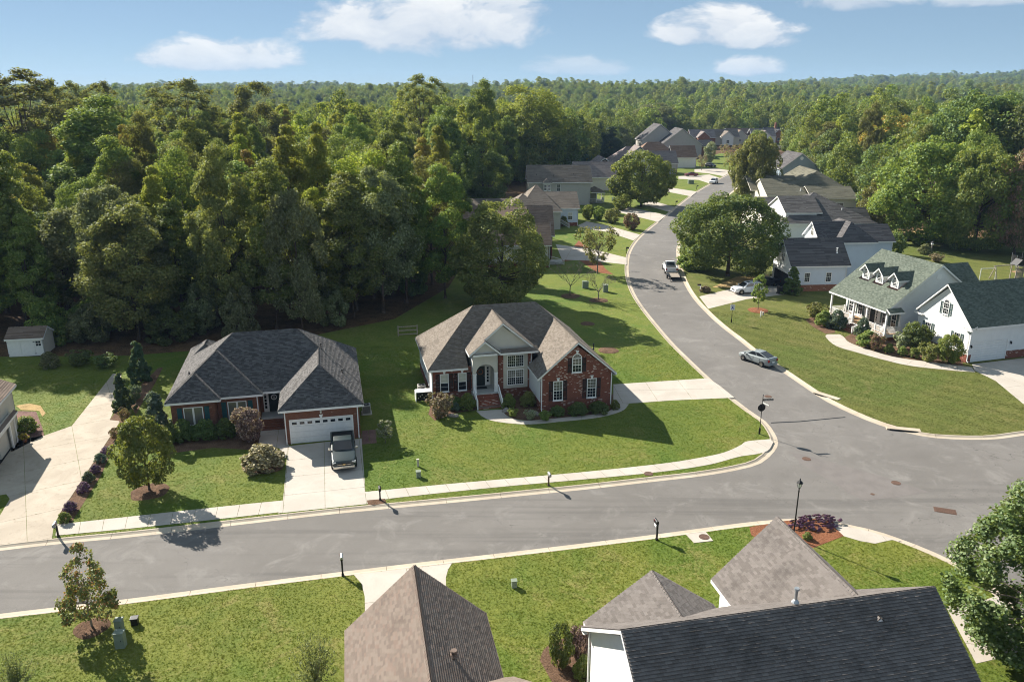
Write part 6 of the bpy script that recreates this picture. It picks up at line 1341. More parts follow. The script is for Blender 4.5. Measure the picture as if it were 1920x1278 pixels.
def car(name, x, y, rz, label, kind, pm, z=0.0, group=None):
    """kinds: hatch, suv, sedan, pickup. x runs forward"""
    o = empty(name, (x, y, z), rz, label, 'pickup truck' if kind == 'pickup' else 'car', group)
    if kind == 'pickup':
        L, Wd, r = 5.6, 1.0, .39; wb = (1.72, -1.62)
        st = [(2.80, .80, .42, .80, .86), (2.72, .93, .40, 1.02, .86), (2.3, .985, .38, 1.10, .90), (1.2, 1.0, .36, 1.16, .92), (.85, 1.0, .36, 1.18, .93), (-.6, 1.0, .36, 1.18, .95), (-.95, 1.0, .38, 1.20, .96), (-2.72, 1.0, .42, 1.20, .96), (-2.82, .96, .45, 1.16, .95)]
        gh = [(1.00, .86, 1.17), (.35, .74, 1.80), (-.55, .74, 1.84), (-.92, .84, 1.19)]
    elif kind == 'suv':
        L, Wd, r = 4.8, .97, .37; wb = (1.45, -1.38)
        st = [(2.42, .72, .40, .72, .84), (2.34, .88, .34, .90, .86), (1.9, .95, .30, 1.02, .88), (1.15, .97, .28, 1.10, .90), (-1.4, .97, .28, 1.14, .93), (-2.2, .95, .32, 1.14, .93), (-2.38, .88, .40, 1.0, .92)]
        gh = [(1.20, .84, 1.08), (.45, .70, 1.68), (-1.75, .70, 1.70), (-2.26, .80, 1.13)]
    elif kind == 'hatch':
        L, Wd, r = 4.45, .865, .32; wb = (1.38, -1.32)
        st = [(2.22, .60, .36, .62, .84), (2.12, .76, .30, .78, .84), (1.6, .84, .26, .92, .86), (1.0, .865, .25, 1.0, .88), (-1.2, .865, .25, 1.06, .92), (-2.0, .83, .28, 1.12, .93), (-2.18, .76, .36, 1.04, .92)]
        gh = [(1.28, .74, .96), (.30, .60, 1.46), (-.55, .58, 1.48), (-1.95, .64, 1.13)]
    else:
        L, Wd, r = 4.7, .9, .33; wb = (1.40, -1.38)
        st = [(2.34, .66, .38, .64, .84), (2.24, .82, .30, .82, .86), (1.7, .88, .27, .92, .88), (1.0, .90, .25, .98, .90), (-1.3, .90, .25, 1.02, .92), (-2.15, .86, .30, 1.02, .92), (-2.32, .76, .38, .94, .90)]
        gh = [(1.15, .78, .97), (.35, .63, 1.42), (-.75, .63, 1.44), (-1.6, .74, 1.02)]
    b = MB(); b.loft([ring(*q) for q in st]); smooth_by_angle(b.build('body', pm, o, smooth=False, bevel=.03), 35)
    (xa, wa, za), (xb, wb_, zb), (xc, wc, zc), (xd, wd_, zd) = gh
    cab = MB(); cab.loft([[(xa, -wa, za - .06), (xa, wa, za - .06), (xd, wd_, zd - .06), (xd, -wd_, zd - .06)], [(xb, -wb_, zb), (xb, wb_, zb), (xc, wc, zc), (xc, -wc, zc)]]); smooth_by_angle(cab.build('cabin', pm, o, bevel=.06), 35)
    def quad_in(p, f0=.10, f1=.90, g0=.12, g1=.9, off=.012):
        a, b_, c, d = [Vector(q) for q in p]; n = (b_ - a).cross(d - a).normalized()
        P = lambda s, t_: (a.lerp(b_, s)).lerp(d.lerp(c, s), t_)
        return [P(f0, g0) + n * off, P(f1, g0) + n * off, P(f1, g1) + n * off, P(f0, g1) + n * off]
    ws = MB(); ws.poly(quad_in([(xa, -wa, za), (xa, wa, za), (xb, wb_, zb), (xb, -wb_, zb)], .04, .96, .04, .93)); ws.build('windscreen', 'glass_dark', o, fix=False)
    rw_ = MB(); rw_.poly(quad_in([(xd, wd_, zd), (xd, -wd_, zd), (xc, -wc, zc), (xc, wc, zc)], .07, .93, .08, .92)); rw_.build('rear_window', 'glass_dark', o, fix=False)
    for sgn in (-1, 1):
        fr = [(xd, sgn * wd_, zd), (xa, sgn * wa, za), (xb, sgn * wb_, zb), (xc, sgn * wc, zc)]
        if sgn > 0: fr = [fr[1], fr[0], fr[3], fr[2]]
        for s0, s1 in ((.07, .47), (.52, .90)):
            f0, f1 = (s0, s1) if sgn < 0 else (1 - s1, 1 - s0); q = MB(); q.poly(quad_in(fr, f0, f1, .10, .88)); q.build('side_window', 'glass_dark', o, fix=False)
        mx = xa - .18; mm = MB(); mm.box(mx - .09, mx + .07, min(sgn * (wa + .12), sgn * (wa + .34)), max(sgn * (wa + .12), sgn * (wa + .34)), za + .02, za + .2); mm.build('mirror', pm if kind != 'pickup' else 'chrome', o, bevel=.03)
        hl = MB(); xf = st[1][0]; hl.box(xf - .22, xf + .05, sgn * (st[1][1] - .30) if sgn > 0 else -(st[1][1] - .0), (st[1][1] - .0) if sgn > 0 else -(st[1][1] - .30), st[1][3] - .20, st[1][3] - .04); hl.build('headlight', 'lamp_clear', o, bevel=.02)
        xr = st[-1][0]; tl = MB(); y0, y1 = sorted((sgn * (st[-1][1] - .20), sgn * (st[-1][1] + .02))); tl.box(xr - .03, xr + .12, y0, y1, st[-2][3] - .40, st[-2][3] - .10); tl.build('tail_light', 'lamp_red', o, bevel=.015)
        for xx in wb:
            ar = MB(); ar.tube((xx, sgn * (Wd - .03), r), (xx, sgn * (Wd + .012), r), r * 1.18, r * 1.18, 20); ar.build('wheel_arch', 'plastic_black', o)
            w = empty('wheel', (xx, sgn * (Wd - .06), r), 0); w.parent = o
            if sgn > 0: w.rotation_euler = (0, 0, math.pi)
            ty, ri = cached(('wheel', r), lambda: wheel_mesh(r, .22)); link('tyre', ty, w); link('rim', ri, w)
            if sgn < 0: pass
    xf = st[0][0]; hwf = st[0][1]
    MB().box(xf - .06, xf + .03, -hwf * .62, hwf * .62, st[0][3] - .20, st[0][3] + .06).build('grille', 'plastic_black', o, bevel=.02)
    MB().box(xf - .12, xf + (.10 if kind == 'pickup' else .05), -hwf * 1.08, hwf * 1.08, st[0][2] - .02, st[0][2] + .20).build('front_bumper', 'chrome' if kind == 'pickup' else pm, o, bevel=.04)
    MB().box(st[-1][0] - .08, st[-1][0] + .1, -st[-1][1] * .98, st[-1][1] * .98, st[-1][2] - .04, st[-1][2] + .16).build('rear_bumper', 'chrome' if kind == 'pickup' else pm, o, bevel=.04)
    MB().box(st[-1][0] - .10, st[-1][0] - .02, -.18, .18, .62, .75).build('number_plate', 'trim_white', o)
    MB().box(-.9, 1.0, -Wd - .004, -Wd + .01, .30, .33).build('side_sill', 'plastic_black', o)
    zs = st[len(st) // 2][3]
    for sgn in (-1, 1):
        y0, y1 = sorted((sgn * (Wd - .012), sgn * (Wd + .003)))
        for xx in ((.92, -.62) if kind == 'pickup' else (.95, -.05, -1.0)): MB().box(xx - .008, xx + .008, y0, y1, .42, zs - .06).build('door_seam', 'plastic_black', o)
        for xx in ((-.45,) if kind == 'pickup' else (.08, -.85)): MB().box(xx - .09, xx + .07, *sorted((sgn * Wd, sgn * (Wd + .03))), zs - .22, zs - .18).build('door_handle', 'chrome' if kind == 'pickup' else pm, o)
    if kind == 'pickup':
        MB().box(-2.72, -1.02, -.86, .86, 1.195, 1.206).build('bed_floor', 'dark_inside', o)
        MB().box(-2.80, -1.0, -1.0, -.86, 1.18, 1.26).box(-2.80, -1.0, .86, 1.0, 1.18, 1.26).box(-2.82, -2.70, -.86, .86, 1.18, 1.26).build('bed_rail', pm, o, bevel=.02)
        MB().box(xf - .02, xf + .045, -hwf * .66, hwf * .66, st[0][3] - .075, st[0][3] - .045).build('grille_bar', 'chrome', o)
        MB().prism([(xf + .05, -.13, .73), (xf + .05, -.05, .73), (xf + .05, -.05, .70), (xf + .05, .05, .70), (xf + .05, .05, .73), (xf + .05, .13, .73), (xf + .05, .11, .79), (xf + .05, .05, .79), (xf + .05, .05, .82), (xf + .05, -.05, .82), (xf + .05, -.05, .79), (xf + .05, -.11, .79)], (.02, 0, 0)).build('badge', 'brass_pale', o)
    if kind == 'suv':
        for sgn in (-1, 1): MB().bar((.2, sgn * .62, 1.75), (-1.6, sgn * .62, 1.77), .04, .05).build('roof_rail', 'metal_grey', o)
        MB().box(-.25, .28, -.36, .36, 1.693, 1.702).build('sunroof', 'glass_dark', o)
    if kind == 'hatch':
        MB().box(-2.06, -1.80, -.62, .62, 1.10, 1.14).build('spoiler', pm, o, bevel=.015)
    return o
def aim(p, q): a = G(*p); b = G(*q); return math.atan2(b[1] - a[1], b[0] - a[0])
x, y = G(643, 866); car('pickup_truck', x - .05, y + .6, R_(-77), 'dark green pickup truck parked before the white garage door', 'pickup', 'paint_green', .113)
x, y = G(1262, 507); tr_a = R_(86)
car('pickup_truck', 27.05, 134.0, tr_a, 'white pickup truck towing a flat trailer on the side street', 'pickup', 'paint_white', .0)
T = empty('flat_trailer', (26.7, 128.7, 0), tr_a, 'small wooden-deck trailer hitched to the white pickup', 'trailer')
for k in range(9): MB().box(-1.5, 1.5, -.86 + k * .19, -.69 + k * .19, .52, .57).build('plank', 'wood_weathered', T)
MB().box(-1.55, 1.55, -.92, -.86, .40, .82).box(-1.55, 1.55, .86, .92, .40, .82).box(-1.55, 1.55, -.86, .86, .42, .50).build('frame', 'metal_dark', T); MB().bar((1.5, -.6, .45), (2.7, 0, .45), .08).bar((1.5, .6, .45), (2.7, 0, .45), .08).build('drawbar', 'metal_dark', T)
for s_ in (-1, 1):
    w = empty('wheel', (-.1, s_ * 1.05, .31)); w.parent = T; ty, ri = cached(('wheel', .31), lambda: wheel_mesh(.31, .2)); link('tyre', ty, w); link('rim', ri, w); MB().box(-.55, .35, s_ * 1.05 - .14, s_ * 1.05 + .14, .64, .67).build('mudguard', 'metal_dark', T)
MB().bar((-1.5, -.8, .5), (-2.7, -.8, .06), .05).bar((-1.5, .8, .5), (-2.7, .8, .06), .05).bar((-2.7, -.8, .06), (-2.7, .8, .06), .05).bar((-2.1, -.8, .28), (-2.1, .8, .28), .05).build('ramp', 'metal_dark', T)
car('parked_car', 28.15, 86.35, R_(122), 'silver-grey hatchback parked at the kerb facing up the street', 'hatch', 'paint_grey')
x, y = G(1402, 551); car('parked_car', x, y + .3, R_(192), 'white estate car with a sunroof on the driveway', 'suv', 'paint_white', .113)
x, y = G(1440, 540); car('parked_car', x - .3, y + 1.2, R_(192), 'black car half hidden behind the white estate car', 'sedan', 'paint_black', .113)
x, y = G(1296, 331); car('parked_car', x, y, R_(178), 'dark red car on a far driveway', 'sedan', 'paint_red', .11)
x, y = G(1338, 344); car('parked_car', x, y, R_(-118), 'small white car on the far part of the side street', 'suv', 'paint_white')
x, y = G(1332, 314); car('parked_car', x, y, R_(-60), 'dark grey car in front of the lavender house', 'suv', 'paint_black', .11)
x, y = G(1489, 285); car('parked_car', x, y, R_(-100), 'distant grey-blue van where the street disappears', 'suv', 'paint_grey')

# ================================================================== street furniture
def mailbox(base, label, post='metal_dark', box='plastic_black', toward=-90, h=1.08, paper=False):
    x, y = G(*base); o = empty('mailbox', (x, y, .1), R_(toward + 90), label, 'mailbox')
    MB().box(-.055, .055, -.055, .055, -.1, h).box(-.08, .08, -.08, .08, -.1, .12).build('post', post, o); MB().box(-.04, .04, -.42, .1, h - .18, h - .10).build('arm', post, o)
    m = MB(); n = 8; prof = [(-.095, h - .09), (.095, h - .09), (.095, h + .06)] + [(.095 * math.cos(math.pi * k / n), h + .06 + .095 * math.sin(math.pi * k / n)) for k in range(1, n)] + [(-.095, h + .06)]
    m.prism([(a, -.50, b) for a, b in prof], (0, .52, 0)); m.build('box', box, o); MB().box(.10, .115, -.36, -.33, h + .0, h + .17).build('flag', 'lamp_red', o)
    m = MB(); m.prism([(a * .96, -.512, b) for a, b in prof], (0, .012, 0)); m.build('box_door', box, o)
    if paper: MB().box(-.08, .08, -.4, -.05, h - .34, h - .2).build('paper_tube', 'pvc_white', o)
    return o
mailbox((713, 939), 'black mailbox on the small mulch patch by the pickup driveway', toward=-78); mailbox((1028.5, 912), 'brown mailbox on the verge before the red brick house', 'bark', 'metal_grey', toward=-78); mailbox((110, 1008), 'mailbox at the foot of the left driveway border', 'metal_dark', 'metal_grey', toward=-78); mailbox((643, 1081), 'green mailbox with pale top beside the near driveway', 'plastic_black', 'galv', toward=102, h=1.2); mailbox((1231, 1014), 'tall black mailbox next to the utility pad', 'plastic_black', 'plastic_black', toward=102, h=1.3, paper=True)
mailbox((1174, 476), 'mailbox at the inner bend of the street', toward=0); mailbox((1267, 386), 'mailbox on the clipped lawn of the left row', toward=0); mailbox((1306, 356), 'farthest mailbox of the left row', toward=0); mailbox((1313, 548), 'mailbox standing in the clipped brown bush', 'trim_white', 'plastic_black', toward=180); mailbox((1356, 372), 'mailbox by the two thin street trees', toward=180)
def text_mesh(body, size, mat, parent, loc, rot):
    cu = bpy.data.curves.new('lettering', 'FONT'); cu.body = body; cu.size = size; cu.align_x = 'CENTER'; cu.align_y = 'CENTER'; cu.extrude = .002
    ob = bpy.data.objects.new('lettering', cu); COL.objects.link(ob); me = bpy.data.meshes.new_from_object(ob.evaluated_get(bpy.context.evaluated_depsgraph_get()))
    bpy.data.objects.remove(ob); me.materials.clear(); me.materials.append(MATS[mat]); return link('lettering', me, parent, loc, rot)
x, y = G(1423.5, 815); S_ = empty('street_sign', (x, y, .1), 0, 'street name sign and stop sign on a dark post at the corner', 'street sign')
MB().tube((0, 0, 0), (0, 0, 3.75), .035, .03, 10).lathe([(.09, 0), (.09, .5), (.05, .62), (.04, .66)], 10).lathe([(0, 3.86), (.045, 3.8), (.03, 3.74)], 8).build('post', 'metal_dark', S_)
m = MB(); oc = [(.38 * math.cos(R_(22.5 + 45 * k)), 0, 2.55 + .38 * math.sin(R_(22.5 + 45 * k))) for k in range(8)]; m.prism([(a, .05, c) for a, _, c in oc], (0, .012, 0)); st_ = m.build('stop_sign', 'metal_dark', S_, rot=(0, 0, R_(8))); m = MB(); m.prism([(a * .96, .063, 2.55 + (c - 2.55) * .96) for a, _, c in oc], (0, .004, 0)); m.build('sign_face', 'lamp_red', st_)
b_ = MB().box(.04, .98, -.012, .012, 3.22, 3.40).build('name_plate', 'plastic_black', S_, rot=(0, 0, R_(4))); text_mesh('Tudor Pine Rd', .135, 'trim_white', b_, (.51, -.016, 3.31), (math.pi / 2, 0, 0))
b_ = MB().box(.04, .80, -.012, .012, 2.98, 3.16).build('name_plate', 'plastic_black', S_, rot=(0, 0, R_(-62)))
MB().box(.05, .79, -.016, -.0125, 3.0, 3.14).build('plate_face', 'trim_white', b_)
x, y = G(1371, 606); S2 = empty('watch_sign', (x, y, .1), 0, 'white notice sign with dark figures on the lawn below the white car', 'sign'); MB().tube((0, 0, 0), (0, 0, 2.75), .035, .03, 8).lathe([(.08, 0), (.08, .45), (.04, .55)], 8).build('post', 'metal_dark', S2)
MB().box(-.30, .30, -.06, -.04, 1.75, 2.5).build('panel', 'pvc_white', S2); m = MB().box(-.22, .22, -.066, -.061, 2.36, 2.41); m.lathe([(0, 0), (.06, 0)], 10, (0, -.064, 2.22), 'y'); m.prism([(-.14, -.066, 1.98), (.14, -.066, 1.98), (.05, -.066, 2.16), (-.05, -.066, 2.16)], (0, .004, 0)); m.box(-.22, -.06, -.066, -.061, 1.86, 1.93).box(.06, .22, -.066, -.061, 1.86, 1.93); m.build('figure', 'cloth_blue', S2)
x, y = G(1487, 1010); LP = empty('lamp_post', (x, y, .1), 0, 'black post lantern in the corner flower bed', 'street lamp')
MB().tube((0, 0, 0), (0, 0, 3.9), .055, .04, 12).lathe([(.13, 0), (.13, .25), (.075, .4), (.06, .45)], 12).lathe([(.04, 3.55), (.07, 3.6), (.04, 3.66)], 10).build('post', 'metal_dark', LP)
MB().lathe([(.0, 3.9), (.10, 3.92), (.19, 4.24), (.0, 4.24)], 6).build('lantern_glass', 'glass_lamp', LP); m = MB().lathe([(.22, 4.24), (.24, 4.26), (.05, 4.46), (.03, 4.50), (.05, 4.55), (0, 4.62)], 6)
for k in range(6): a = math.pi / 3 * k; m.bar((.10 * math.cos(a), .10 * math.sin(a), 3.92), (.19 * math.cos(a), .19 * math.sin(a), 4.25), .022)
m.lathe([(.0, 3.86), (.11, 3.90), (.10, 3.94)], 6); m.build('lantern_frame', 'metal_dark', LP)
def utility_box(base, w, d, h, mat, label, rz=10, cap=True, z=.1):
    x, y = G(*base); o = empty('utility_box', (x, y, z), R_(rz), label, 'utility box'); MB().box(-w/2, w/2, -d/2, d/2, -.05, h).build('cabinet', mat, o, bevel=.02)
    if cap: MB().box(-w/2 - .03, w/2 + .03, -d/2 - .03, d/2 + .03, h, h + .05).build('lid', mat, o, bevel=.015); MB().box(-w * .35, w * .35, -d/2 - .012, -d/2, h * .2, h * .85).build('panel', mat, o); MB().box(w * .2, w * .26, -d/2 - .03, -d/2, h * .5, h * .6).build('latch', 'metal_dark', o)
    return o
utility_box((228, 1214), .52, .42, .95, 'plastic_green', 'taller grey-green utility cabinet beside the young maple', 5); utility_box((226, 1186), .40, .40, .80, 'plastic_green', 'shorter grey-green cabinet behind the taller one', 5); utility_box((254, 1172), .38, .35, .42, 'metal_dark', 'low dark utility box right of the young maple', 12); utility_box((964, 1102), .32, .30, .45, 'plastic_green', 'small green pedestal on the near lawn', 10); utility_box((785, 896), .36, .34, .50, 'plastic_green', 'squat utility box on the lawn between the houses', 10); utility_box((784, 876), .16, .16, .62, 'plastic_beige', 'slim beige pedestal behind the squat utility box', 10)
utility_box((1096, 541), .75, .55, 1.05, 'plastic_green', 'pair-high green cabinet between the bare trees', 0); utility_box((1100.5, 541), .45, .5, 1.0, 'plastic_green', 'narrow green cabinet touching the wider one', 0); utility_box((1135, 548), .75, .7, 1.1, 'plastic_green', 'single green cabinet right of the smaller bare tree', 0)
utility_box((1426, 595), .14, .12, .8, 'pvc_white', 'white post on the lawn beside the slim sapling', 0, False); utility_box((1430, 592), .22, .2, .4, 'plastic_beige', 'small round-topped meter next to the white post', 0); utility_box((1295, 345), 1.8, 1.2, 1.2, 'plastic_green', 'green transformer box on the far clipped lawn', 0)
def hvac(x, y, rz, label):
    o = empty('air_conditioner', (x, y, .1), R_(rz), label, 'air conditioner'); MB().box(-.5, .5, -.5, .5, 0, .08).build('pad', 'concrete', o); MB().box(-.40, .40, -.40, .40, .08, .92).build('cabinet', 'hvac_metal', o, bevel=.03)
    MB().lathe([(.10, .925), (.33, .925), (.33, .945), (.10, .945)], 18).build('fan_guard', 'metal_dark', o)
    fm = MB().box(-.34, .34, -.425, -.40, 0, .035).mesh('louvre', 'metal_dark')
    for k in range(9): link('louvre', fm, o, (0, 0, .18 + k * .075))
hx = H1.matrix_basis; hvac(*(hx @ Vector((.85, 5.6, 0)))[:2], 13, 'beige air conditioner in the shade of the slate-roofed house'); hx = H2.matrix_basis; hvac(*(hx @ Vector((-17.75, 6.2, 0)))[:2], 13, 'air conditioner against the white side wall of the red brick house'); hvac(*(hx @ Vector((-17.75, 7.5, 0)))[:2], 13, 'rear air conditioner behind the dark lattice panel')
o = empty('screen_panel', tuple(hx @ Vector((-17.75, 5.3, 0)))[:2] + (.1,), R_(13), 'dark cut-out screen panel at the corner of the red brick house', 'screen'); MB().box(-.75, .75, -.02, .02, .1, .95).build('panel', 'metal_dark', o); MB().box(-.8, .8, -.04, .9, .95, 1.0).box(-.85, -.78, -.05, .9, 0, .95).build('frame', 'pvc_white', o)
for k in range(7): MB().box(-.62 + k * .19, -.54 + k * .19, -.03, -.02, .3 + (k % 3) * .17, .44 + (k % 3) * .17).build('cut_out', 'plastic_beige', o)
# garden flag, rocks
x, y = G(854, 763); o = empty('garden_flag', (x, y, .1), R_(10), 'small pale pink garden flag left of the brick steps', 'flag'); MB().tube((-.2, 0, 0), (-.2, 0, .95), .012, .012, 6).tube((-.2, 0, .93), (.2, 0, .93), .01, .01, 6).build('stand', 'metal_dark', o); MB().box(-.17, .19, -.006, .006, .42, .91).build('cloth', 'cloth_pink', o)
def rock(base, s, label, seed):
    x, y = G(*base); bm = bmesh.new(); bmesh.ops.create_icosphere(bm, subdivisions=3, radius=1); rr = random.Random(seed); ph = [Vector((rr.uniform(-2, 2), rr.uniform(-2, 2), rr.uniform(-2, 2))) for _ in range(4)]
    for v in bm.verts: v.co *= 1 + .22 * sum(math.sin(v.co.dot(p) * 1.6 + i) for i, p in enumerate(ph)) / 2
    me = bpy.data.meshes.new('rock'); bm.to_mesh(me); bm.free(); me.materials.append(MATS['stone']); tag(link('rock', me, None, (x, y, .15), (0, 0, seed), (s, s * .7, s * .5)), label, 'rock')
rock((949, 772), .45, 'grey rock at the foot of the brick steps', 1); rock((1000, 778), .55, 'tan rock in the curved bed', 2); rock((845, 781), .4, 'rock beneath the bronze shrub', 3); rock((855, 783), .3, 'smaller rock beside the bronze shrub', 4)
# white three-rail fence behind the houses
x0, y0 = G(747, 631); F_ = empty('rail_fence', (x0, y0, .05), R_(12), 'weathered three-rail fence at the dark wood edge', 'fence')
for k in range(2): MB().box(-.07, .07, -.07, .07, 0, 1.35).build('post', 'wood_weathered', F_, (k * 2.4, 0, 0))
for z in (.25, .75, 1.25): MB().box(0, 2.4, -.10, -.06, z - .06, z + .06).build('rail', 'wood_weathered', F_)
x0, y0 = G(1447, 279); F2_ = empty('white_fence', (x0, y0, 0), R_(-4), 'long white board fence at the far end of the street', 'fence')
for k in range(8): MB().box(k * 3 - .1, k * 3 + .1, -.1, .1, 0, 1.9).build('post', 'trim_white', F2_)
for k in range(7): MB().box(k * 3 + .1, k * 3 + 2.9, -.04, .04, .15, 1.75).build('panel', 'trim_white', F2_)
# bins by the white house, bird house, swing frame, trampoline
def bin_(base, mat, label):
    x, y = G(*base); o = empty('wheelie_bin', (x, y, .11), R_(8), label, 'bin'); MB().loft([[(-.24, -.27, .05), (.24, -.27, .05), (.24, .27, .05), (-.24, .27, .05)], [(-.30, -.34, 1.0), (.30, -.34, 1.0), (.30, .34, 1.0), (-.30, .34, 1.0)]]).build('body', mat, o, bevel=.02); MB().box(-.33, .33, -.38, .38, 1.0, 1.07).build('lid', mat, o, bevel=.02)
    for s_ in (-1, 1): MB().lathe([(0, -.03), (.12, -.03), (.12, .03), (0, .03)], 12, (s_ * .28, .3, .12), 'x').build('wheel', 'rubber', o)
bin_((1461, 552), 'plastic_black', 'left black wheeled bin by the white house corner'); bin_((1470, 551), 'plastic_black', 'right black wheeled bin by the white house corner'); bin_((1150, 378), 'blue_plastic', 'blue bin beside the grey two-storey house')
x, y = G(1745, 478); o = empty('bird_house', (x, y, .1), 0, 'bird house on a pale post by the clipped bush', 'bird house'); MB().box(-.06, .06, -.06, .06, 0, 1.9).build('post', 'wood_weathered', o); MB().box(-.18, .18, -.18, .18, 1.9, 2.25).build('box', 'trim_white', o); MB().prism([(-.28, -.25, 2.22), (.28, -.25, 2.22), (0, -.25, 2.5)], (0, .5, 0)).build('roof', 'metal_dark', o)
x, y = G(1836, 526); o = empty('goal_frame', (x, y, .1), R_(5), 'pale tubular goal frame on the back lawn', 'goal'); MB().tube((0, 0, 0), (0, 0, 1.9), .06, .06, 8).build('post', 'pvc_white', o); MB().tube((2.6, 0, 0), (2.6, 0, 1.9), .06, .06, 8).build('post', 'pvc_white', o); MB().tube((0, 0, 1.9), (2.6, 0, 1.9), .06, .06, 8).build('crossbar', 'pvc_white', o)
x, y = G(1893, 525); o = empty('play_set', (x, y, .1), R_(6), 'wooden play set with swing beam behind the green garage roof', 'play set'); MB().bar((-3.2, 0, 2.3), (.4, 0, 2.45), .14).build('swing_beam', 'wood_weathered', o)
for s_ in (-1, 1): MB().bar((-3.0, s_ * .9, 0), (-2.9, 0, 2.3), .1).build('swing_leg', 'wood_weathered', o)
for a in (-.6, .6):
    for b in (-.6, .6): MB().box(1 + a - .06, 1 + a + .06, b - .06, b + .06, 0, 2.6).build('post', 'wood_weathered', o)
MB().box(.4, 1.6, -.6, .6, 1.2, 1.3).build('deck', 'wood_deck', o); MB().prism([(.2, -.8, 2.5), (1.8, -.8, 2.5), (1.0, -.8, 3.4)], (0, 1.6, 0)).build('roof', 'metal_dark', o)
for k in range(6): MB().box(.45 + k * .2, .58 + k * .2, -.64, -.60, .1, 2.0).build('slat', 'wood_weathered', o)
x, y = G(1922, 507); o = empty('trampoline', (x, y, .1), 0, 'round trampoline with safety net at the right edge', 'trampoline'); MB().lathe([(0, .85), (2.05, .85), (2.05, .87), (0, .87)], 28).build('mat', 'plastic_black', o); MB().lathe([(2.05, .88), (2.35, .88), (2.35, .95), (2.05, .95), (2.05, .88)], 28).build('rim', 'metal_grey', o)
for k in range(6):
    a = math.pi / 3 * k + .3; MB().tube((2.3 * math.cos(a), 2.3 * math.sin(a), 0), (2.3 * math.cos(a), 2.3 * math.sin(a), .88), .04, .04, 6).tube((2.3 * math.cos(a), 2.3 * math.sin(a), .9), (2.35 * math.cos(a), 2.35 * math.sin(a), 2.7), .035, .035, 6).build('pole', 'galv', o)
m = new_mat('net'); t = NT(m); t.out(t.n('ShaderNodeMixShader', {0: .55, 1: t.n('ShaderNodeBsdfTransparent').outputs[0], 2: t.bsdf((.02, .02, .022), .9)}).outputs[0]); MB().lathe([(2.3, .95), (2.3, 2.6)], 28).build('net', 'net', o)
x, y = G(1606, 385); o = empty('patio_umbrella', (x, y, .1), 0, 'pale green patio umbrella behind the olive-roofed house', 'umbrella'); MB().tube((0, 0, 0), (0, 0, 2.5), .03, .03, 6).build('pole', 'metal_grey', o); MB().lathe([(1.5, 2.1), (.7, 2.38), (0, 2.6)], 8).build('canopy', 'canvas_teal', o)
x, y = G(24, 832); o = empty('flower_pot', (x + 1.0, y + .2, .11), 0, 'potted yellow plant beside the open garage', 'plant pot'); MB().lathe([(0, 0), (.16, 0), (.22, .35), (.24, .38), (.2, .36)], 14).build('pot', 'mulch_red', o); cmx, _ = crown_mesh('plant', 91, .35, .5, .3, 'ball', 22, 26, .12, 'leaf_gold'); link('plant', cmx, o)
# radio mast on the horizon
o = empty('radio_mast', (-70, 1500, 0), 0, 'thin distant radio mast on the skyline', 'mast'); MB().bar((-.8, 0, 0), (-.2, 0, 52), .25).bar((.8, 0, 0), (.2, 0, 52), .25).bar((0, .8, 0), (0, .2, 52), .25).build('lattice', 'iron_rust', o)

